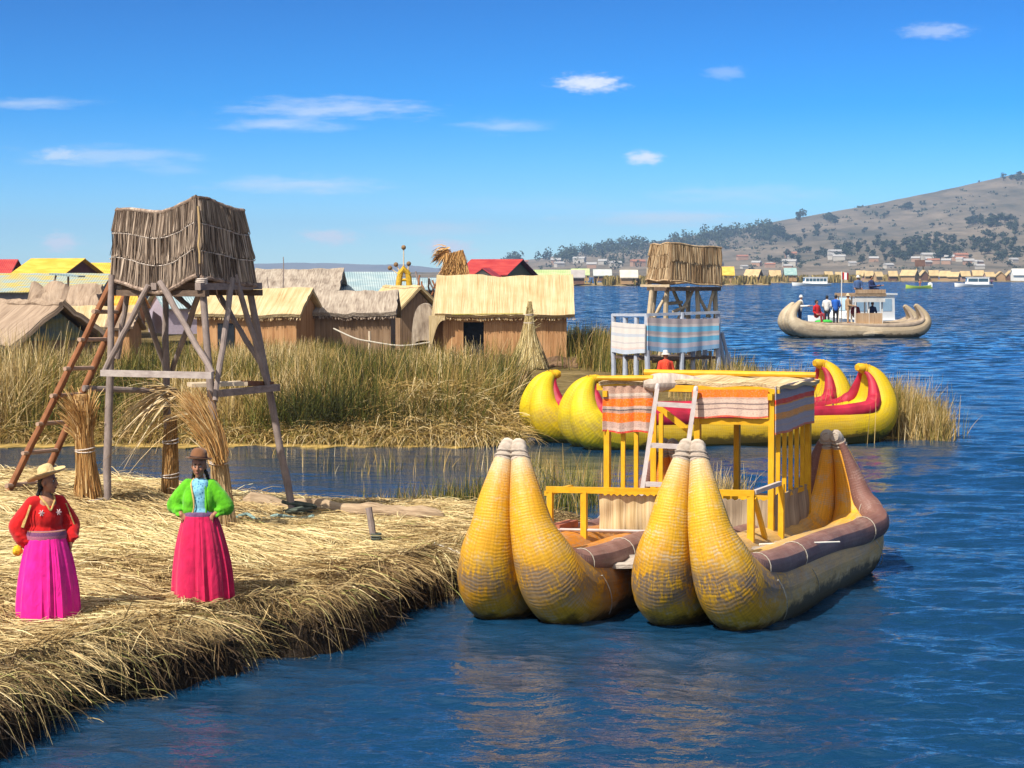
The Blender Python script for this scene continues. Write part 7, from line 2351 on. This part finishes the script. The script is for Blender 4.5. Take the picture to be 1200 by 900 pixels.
# ================================================================== far floating islands, shore huts
def make_far_shore():
    gm = mat_plain('far_reed_ground', (.26, .19, .09), .95, .3, .2)
    banks = [(655, 765, 335.0, 40), (840, 905, 334.0, 40), (895, 1010, 331.5, 60), (1000, 1230, 330.0, 60), (560, 680, 330.5, 60), (-60, 40, 333, 40)]
    mb = MB()
    for i, (x0, x1, y, dep) in enumerate(banks):
        mb = MB()
        a = W(x0, y); b = W(x1, y); n = 40
        def fn(u, v):
            p = a.lerp(b, u); e = min(u, 1 - u) * 12
            k = min(1, e)
            return (p.x, p.y + 4 * math.sin(u * 17 + i) + dep * v, -.2 + k * (.75 if v > .01 else 0) + .25 * math.sin(u * 40) * v * k)
        mb.sheet(fn, n, 5, 80, dep, .3)
        o = mb.build('far_bank', gm, None); tag(o, kind='structure')
    # reeds on them
    rng = np.random.default_rng(77); xs = []; ys = []; hh = []
    for (x0, x1, y, dep), dens in zip(banks, (1500, 1600, 2600, 1800, 1200, 500)):
        px = rng.uniform(x0 + 3, x1 - 3, dens); c = fbm(px * .06 + y, px * 0, 3); kp = rng.random(dens) < np.clip((c - .36) * 5, .04, 1); px = px[kp]
        Yb = FPX * CAM_H / (y - 318.0)
        yy = Yb + 3 + rng.random(len(px)) * (dep - 6) * .6
        xs.append((px - 600) / FPX * Yb * (yy / Yb)); ys.append(yy); hh.append(np.full(len(px), 2.5) * rng.uniform(.5, 1.1, len(px)))
    x = np.concatenate(xs); y = np.concatenate(ys); h = np.concatenate(hh); n = len(x)
    FR = mat_strand('far_reed', [(0, (.08, .07, .02)), (.5, (.22, .16, .05)), (1, (.40, .30, .12))])
    dv = unit(np.stack([rng.normal(0, .2, n), rng.normal(0, .2, n), np.ones(n)], 1))
    tag(link('far_reeds', strands_mesh('far_reeds', np.stack([x, y, np.full(n, .2)], 1), dv, h, .75, np.zeros((n, 3)), 1, FR, None, .5, None, rng)), kind='stuff')

    def fhut(label, px, wpx, y, roof, wall, hgt=3.4, ridge='x', yaw=0.0, dy=8, group='huts along the far lake shore', name='reed_hut', cat='hut'):
        Yb = FPX * CAM_H / (y - 318.0) + dy
        w = wpx / FPX * Yb
        c = ((px - 600) / FPX * Yb, Yb, .45)
        t = thing(name, label, cat, c, yaw, group)
        d = w * .8; hw = hgt * .55; hr = hgt
        wl = MB()
        if ridge == 'x':
            V = [(-w / 2, 0, 0), (w / 2, 0, 0), (w / 2, d, 0), (-w / 2, d, 0), (-w / 2, 0, hw), (w / 2, 0, hw), (w / 2, d, hw), (-w / 2, d, hw), (-w / 2, d / 2, hr), (w / 2, d / 2, hr)]
            F = [(0, 1, 5, 4), (1, 2, 6, 9, 5), (2, 3, 7, 6), (3, 0, 4, 8, 7)]
            RS = [[(-w / 2 - .3, -.5, hw - .3), (w / 2 + .3, -.5, hw - .3), (w / 2 + .3, d / 2, hr + .1), (-w / 2 - .3, d / 2, hr + .1)], [(w / 2 + .3, d + .5, hw - .3), (-w / 2 - .3, d + .5, hw - .3), (-w / 2 - .3, d / 2, hr + .1), (w / 2 + .3, d / 2, hr + .1)]]
        else:
            V = [(-w / 2, 0, 0), (w / 2, 0, 0), (w / 2, d, 0), (-w / 2, d, 0), (-w / 2, 0, hw), (w / 2, 0, hw), (w / 2, d, hw), (-w / 2, d, hw), (0, 0, hr), (0, d, hr)]
            F = [(0, 1, 5, 8, 4), (1, 2, 6, 5), (2, 3, 7, 9, 6), (3, 0, 4, 7)]
            RS = [[(-w / 2 - .4, -.3, hw - .3), (-w / 2 - .4, d + .3, hw - .3), (0, d + .3, hr + .1), (0, -.3, hr + .1)], [(w / 2 + .4, d + .3, hw - .3), (w / 2 + .4, -.3, hw - .3), (0, -.3, hr + .1), (0, d + .3, hr + .1)]]
        wl.add(V, F, [(p[0], p[2], 0) for p in V]); wl.build('wall', wall, t, False, local=True)
        rf = MB()
        for q in RS:
            q = [Vector(p) for p in q]; rf.hexa([p + Vector((0, 0, .0)) for p in q] + [p + Vector((0, 0, .28)) for p in q])
        rf.build('roof', roof, t, False, local=True)
        return t
    TR_ = mat_plain('far_tan_thatch', (.46, .34, .18), .9, .2, .5); TW = mat_plain('far_tan_wall', (.40, .25, .13), .9, .2, .5); TD = mat_plain('far_brown_wall', (.17, .09, .06), .9, .2, .5)
    PINKW = mat_plain('far_pink_wall', (.40, .26, .22), .9, .2, .5); WHR = mat_plain('far_white_roof', (.62, .60, .56), .8, .1, .5)
    lab = 'small tan reed hut in the crowded row along the far shore'
    for px, w, yaw, wl, rd in ((1046, 9, 0, TD, 'x'), (1063, 17, -.5, TW, 'x'), (1083, 9, .2, TD, 'y'), (1094, 10, 0, TW, 'x'), (1106, 11, -.4, TW, 'x'), (1116, 12, -.5, TW, 'x'), (1131, 10, .1, PINKW, 'x'), (1146, 12, 0, TW, 'x'), (1160, 10, .2, PINKW, 'x'), (1172, 11, 0, TW, 'y'), (1018, 9, 0, TW, 'x'), (1030, 8, .3, TW, 'x'), (1008, 9, -.2, PINKW, 'x'), (984, 9, 0, TW, 'x'), (971, 8, .1, TD, 'x'), (1184, 10, .1, TD, 'y')):
        fhut(lab, px, w, 330.4, TR_, wl, 3.3 + .5 * math.sin(px), rd, yaw, 10 + 6 * math.sin(px * 3))
    fhut('white walled building with pale roof at the end of the far shore row', 1196, 18, 330.5, WHR, WHITEW, 4.2, dy=2, name='far_house', cat='house')
    fhut('bright yellow roofed hut right of the tan lookout tower on the far bank', 851, 17, 334, TIN_Y, TW, 4.6, dy=14)
    fhut('round shouldered tan hut with dark gable end beside the yellow roofed far hut', 880, 17, 333.6, TR_, TD, 3.8, 'x', -.5, 10)
    fhut('low hut with teal roof on the far bank left of the white launch', 926, 13, 331.6, tin_mat('teal_sheet_roof', (.20, .34, .34), (.30, .42, .40)), TW, 4.4, dy=16)
    fhut('low tan hut tucked in far reeds between the two banks', 908, 12, 331.6, TR_, TW, 3.6, dy=18)
    fhut('grey roofed hut with dark wall on the bank right of the golden hut', 674, 21, 335.2, mat_plain('far_grey_roof', (.34, .31, .30), .8, .15, .5), TD, 3.6, dy=8)
    fhut('hut with bleached round roof on the bank left of the tan lookout tower', 737, 19, 335.2, mat_plain('far_bleached_roof', (.58, .52, .42), .8, .15, .5), TW, 3.6, dy=10)
    fhut('pale green roofed hut far behind the grey roofed hut', 680, 20, 331.0, TIN_G, TW, 4.2, dy=20)
    fhut('pale grey roofed hut in far reeds between green and bleached roofs', 706, 20, 331.6, mat_plain('far_pale_grey_roof', (.44, .46, .44), .8, .15, .5), TD, 3.9, dy=26)
    # lookout on the far shore
    c = W(1078, 330); t = thing('lookout_tower', 'tall narrow reed lookout rising above the far shore huts', 'lookout tower', c + Vector((0, 6, .3)), 0)
    Yb = c.y + 6
    for dx in (-1.2, 1.2):
        mb = MB(); q = D(1078, 330, Yb); mb.tube([Vector((q.x + dx * 1.6, Yb, .3)), Vector((q.x + dx, Yb, D(0, 312, Yb).z))], .28, 6); mb.build('leg', TR_, t)
    mb = MB(); a = D(1078, 312, Yb); mb.box(a + Vector((0, 0, 1.2)), (3.6, 2.4, 2.6)); mb.build('cabin', TD, t, False)
    # town on the slope
    rng = random.Random(12)
    hm = [mat_plain('far_house_white', (.40, .37, .33), .8, .1, .2), mat_plain('far_house_clay', (.36, .22, .15), .8, .1, .2)]
    rm = [mat_plain('far_house_tin', (.34, .33, .33), .6, .1, .2), mat_plain('far_house_tile', (.30, .13, .08), .8, .1, .2)]
    metas = []
    for v in range(4):
        mb = MB(); w, d, h = (9, 7, 4.5) if v < 2 else (13, 8, 5.5)
        mb.hexa([(-w / 2, 0, -2), (w / 2, 0, -2), (w / 2, d, -2), (-w / 2, d, -2), (-w / 2, 0, h), (w / 2, 0, h), (w / 2, d, h), (-w / 2, d, h)], 0)
        mb.hexa([(-w / 2 - .5, -.5, h), (w / 2 + .5, -.5, h), (w / 2 + .5, d + .5, h), (-w / 2 - .5, d + .5, h), (-w / 2 - .5, d * .4, h + 2), (w / 2 + .5, d * .4, h + 2), (w / 2 + .5, d * .6, h + 2), (-w / 2 - .5, d * .6, h + 2)], 1)
        metas.append(mb.mesh('far_house', [hm[v % 2], rm[0 if v < 3 else 1]], False))
    for i in range(56):
        if i < 26: px = rng.uniform(1085, 1200) if i < 15 else rng.uniform(860, 1100); py = rng.uniform(300, 316)
        elif i < 38: px = rng.uniform(700, 1080); py = rng.uniform(309, 316)
        elif i < 46: px = rng.uniform(590, 760); py = rng.uniform(307, 316)
        else: px = rng.uniform(1200, 1330); py = rng.uniform(300, 316)
        q = hill_point(px, py)
        if q is None: continue
        o = link('far_house', metas[rng.randrange(4)]); o.location = q; o.rotation_euler = (0, 0, rng.uniform(-.5, .5)); k = rng.uniform(.7, 1.1) * q.y / 2000; o.scale = (k, k, k)
        tag(o, 'tiny house on the far slope above the lake shore huts', 'house', 'houses on the far slope')


def hill_point(px, py):
    r = ray(px, py)
    Y = np.linspace(1360, 3400, 700); t = Y / r.y
    z = CAM_H + r.z * t; h = hill_h(r.x * t, Y)
    k = np.argmax(h >= z)
    if not (h >= z).any(): return None
    return Vector((r.x * t[k], Y[k], h[k] - .5))
make_far_shore()


# ================================================================== trees on the hillside
def make_trees():
    LEAF = mat_plain('far_eucalyptus_leaf', (.040, .052, .030), .8, .5, .12, 0, .1); BARK = mat_plain('far_bark', (.14, .10, .07), .9, .2, 1)
    rng = np.random.default_rng(3)
    variants = []
    for v in range(6):
        mb = MB(); wide = (v % 3 == 2)
        Hh = rng.uniform(11, 15) if not wide else rng.uniform(7, 9)
        mb.tube([(0, 0, -2), (.2, .1, Hh * .35), (.1, 0, Hh * .7)], [.45, .35, .15], 6, m=1)
        n = 150; lobes = [(rng.normal(0, 1.2 if not wide else 2.2), rng.normal(0, 1.2 if not wide else 2.2), Hh * rng.uniform(.35, .85), rng.uniform(1.6, 3.0) * (1.25 if wide else 1)) for _ in range(8)]
        for k in range(n):
            lx, ly, lz, lr = lobes[k % 8]
            d = rng.normal(size=3); d /= np.linalg.norm(d); c = np.array([lx, ly, lz]) + d * lr * rng.uniform(.55, 1.05) * np.array([1, 1, .8])
            a = rng.normal(size=3); a /= np.linalg.norm(a); b = np.cross(a, d); b /= np.linalg.norm(b) + 1e-9
            s = rng.uniform(.55, 1.1)
            mb.add([c - a * s - b * s * .6, c + a * s - b * s * .6, c + a * s * .7 + b * s * .7, c - a * s * .7 + b * s * .7], [(0, 1, 2, 3)], None, 0)
        variants.append(mb.mesh('hill_tree', [LEAF, BARK], False))
    rr = random.Random(9)
    spots = []
    def cl(px, py, sx, sy, n, s0=.7, s1=1.2): 
        for _ in range(n): spots.append((rr.gauss(px, sx), rr.gauss(py, sy), rr.uniform(s0, s1)))
    # clusters read off the photograph
    cl(905, 275, 12, 4, 16, .7, 1.2); cl(925, 282, 14, 4, 14); cl(955, 272, 10, 2, 8, .6, .9); cl(972, 260, 6, 2, 7); cl(943, 258, 5, 1.5, 4); cl(1063, 246, 3, 2, 5, .8, 1.1); cl(1037, 254, 4, 1, 3, .5, .7); cl(1085, 242, 8, 2, 4, .4, .6)
    cl(990, 298, 6, 4, 13, .9, 1.4); cl(967, 300, 8, 4, 7); cl(930, 302, 8, 4, 7); cl(915, 307, 10, 4, 7, .6, 1); cl(945, 309, 10, 3, 6, .6, .9); cl(1038, 290, 6, 3, 9, .9, 1.3); cl(1075, 293, 9, 5, 18, .9, 1.5); cl(1055, 302, 12, 4, 16, .8, 1.3); cl(1100, 305, 10, 4, 14, .9, 1.4); cl(1025, 303, 8, 4, 8, .7, 1.1)
    cl(1150, 265, 10, 2.5, 14, .8, 1.2); cl(1172, 262, 8, 3, 12, .8, 1.3); cl(1135, 258, 5, 2, 5, .6, .9); cl(1190, 268, 8, 3, 8, .7, 1.1); cl(1192, 211, 8, 1.5, 10, .6, .9); cl(1160, 290, 16, 8, 24, .8, 1.3); cl(1120, 292, 14, 7, 20, .7, 1.2); cl(1185, 300, 10, 6, 16, .8, 1.2); cl(1105, 284, 8, 4, 8, .6, 1); cl(1010, 286, 14, 8, 7, .4, .7); cl(1100, 265, 30, 12, 8, .35, .6)
    cl(970, 285, 30, 10, 8, .35, .6); cl(1240, 285, 26, 14, 16, .7, 1.2); cl(880, 300, 12, 6, 12, .6, 1.0); cl(880, 278, 6, 4, 9, .7, 1.1)
    used = 0
    for px, py, s in spots:
        q = hill_point(px, min(py, 317.0))
        if q is None or used >= 295: continue
        o = link('hill_tree', variants[rr.randrange(6)]); o.location = q
        k = .84 * s * q.y / 2350; o.scale = (k * 1.15, k * 1.15, k); o.rotation_euler = (0, 0, rr.random() * 6.28)
        tag(o, 'dark green tree among others dotted over the dry hillside', 'tree', 'trees on the far hillside'); used += 1
    # low scrub between the trees
    V = []
    rg = np.random.default_rng(33)
    for i in range(2100):
        px = rg.uniform(830, 1380); py = rg.uniform(205, 317)
        if rg.random() > .25 + .75 * (py - 205) / 112 or fbm(np.array([px * .03 + 7]), np.array([py * .07]), 3)[0] < .5: continue
        q = hill_point(px, py)
        if q is None: continue
        s = rg.uniform(.7, 1.7) * q.y / 2350
        for k in range(9):
            c = np.array(q) + rg.normal(0, 1, 3) * np.array([1.3, 1.3, .5]) * s + np.array([0, 0, .8 * s])
            a = rg.normal(size=3); a /= np.linalg.norm(a); b = np.cross(a, rg.normal(size=3)); b /= np.linalg.norm(b); z = rg.uniform(.5, 1.0) * s
            V += [c - a * z - b * z * .6, c + a * z - b * z * .6, c + a * z * .7 + b * z * .7, c - a * z * .7 + b * z * .7]
    tag(link('hill_scrub', np_mesh('hill_scrub', np.array(V), np.arange(len(V)).reshape(-1, 4), LEAF)), kind='stuff')
    # the dense wood on the low ridge reads as one mass
    co = []; fc = []
    rg = np.random.default_rng(15)
    n = 0
    V = []
    for i in range(620):
        px = rg.uniform(585, 905); 
        line = np.interp(px, [585, 640, 700, 760, 850, 905], [304, 300, 292, 284, 273, 264])
        py = line + abs(rg.normal(0, 1)) * np.interp(px, [585, 700, 800, 905], [5, 8, 12, 9]) + 1.5
        if fbm(np.array([px * .06]), np.array([py * .14]), 2)[0] < .42: continue
        q = hill_point(px, min(py, 316))
        if q is None: q = hill_point(px, py + 4)
        if q is None: continue
        s = rg.uniform(.6, 1.25) * q.y / 2350
        Hh = rg.uniform(7, 14) * s
        for k in range(34):
            d = rg.normal(size=3); d /= np.linalg.norm(d)
            c = np.array(q) + np.array([d[0] * 4.2 * s, d[1] * 4 * s, Hh * .6 + d[2] * Hh * .45])
            a = rg.normal(size=3); a /= np.linalg.norm(a); b = np.cross(a, d); z = rg.uniform(.7, 1.5) * s
            V += [c - a * z - b * z * .6, c + a * z - b * z * .6, c + a * z * .7 + b * z * .7, c - a * z * .7 + b * z * .7]
    co = np.array(V); fc = np.arange(len(V)).reshape(-1, 4)
    tag(link('ridge_wood', np_mesh('ridge_wood', co, fc, LEAF)), kind='stuff')
make_trees()
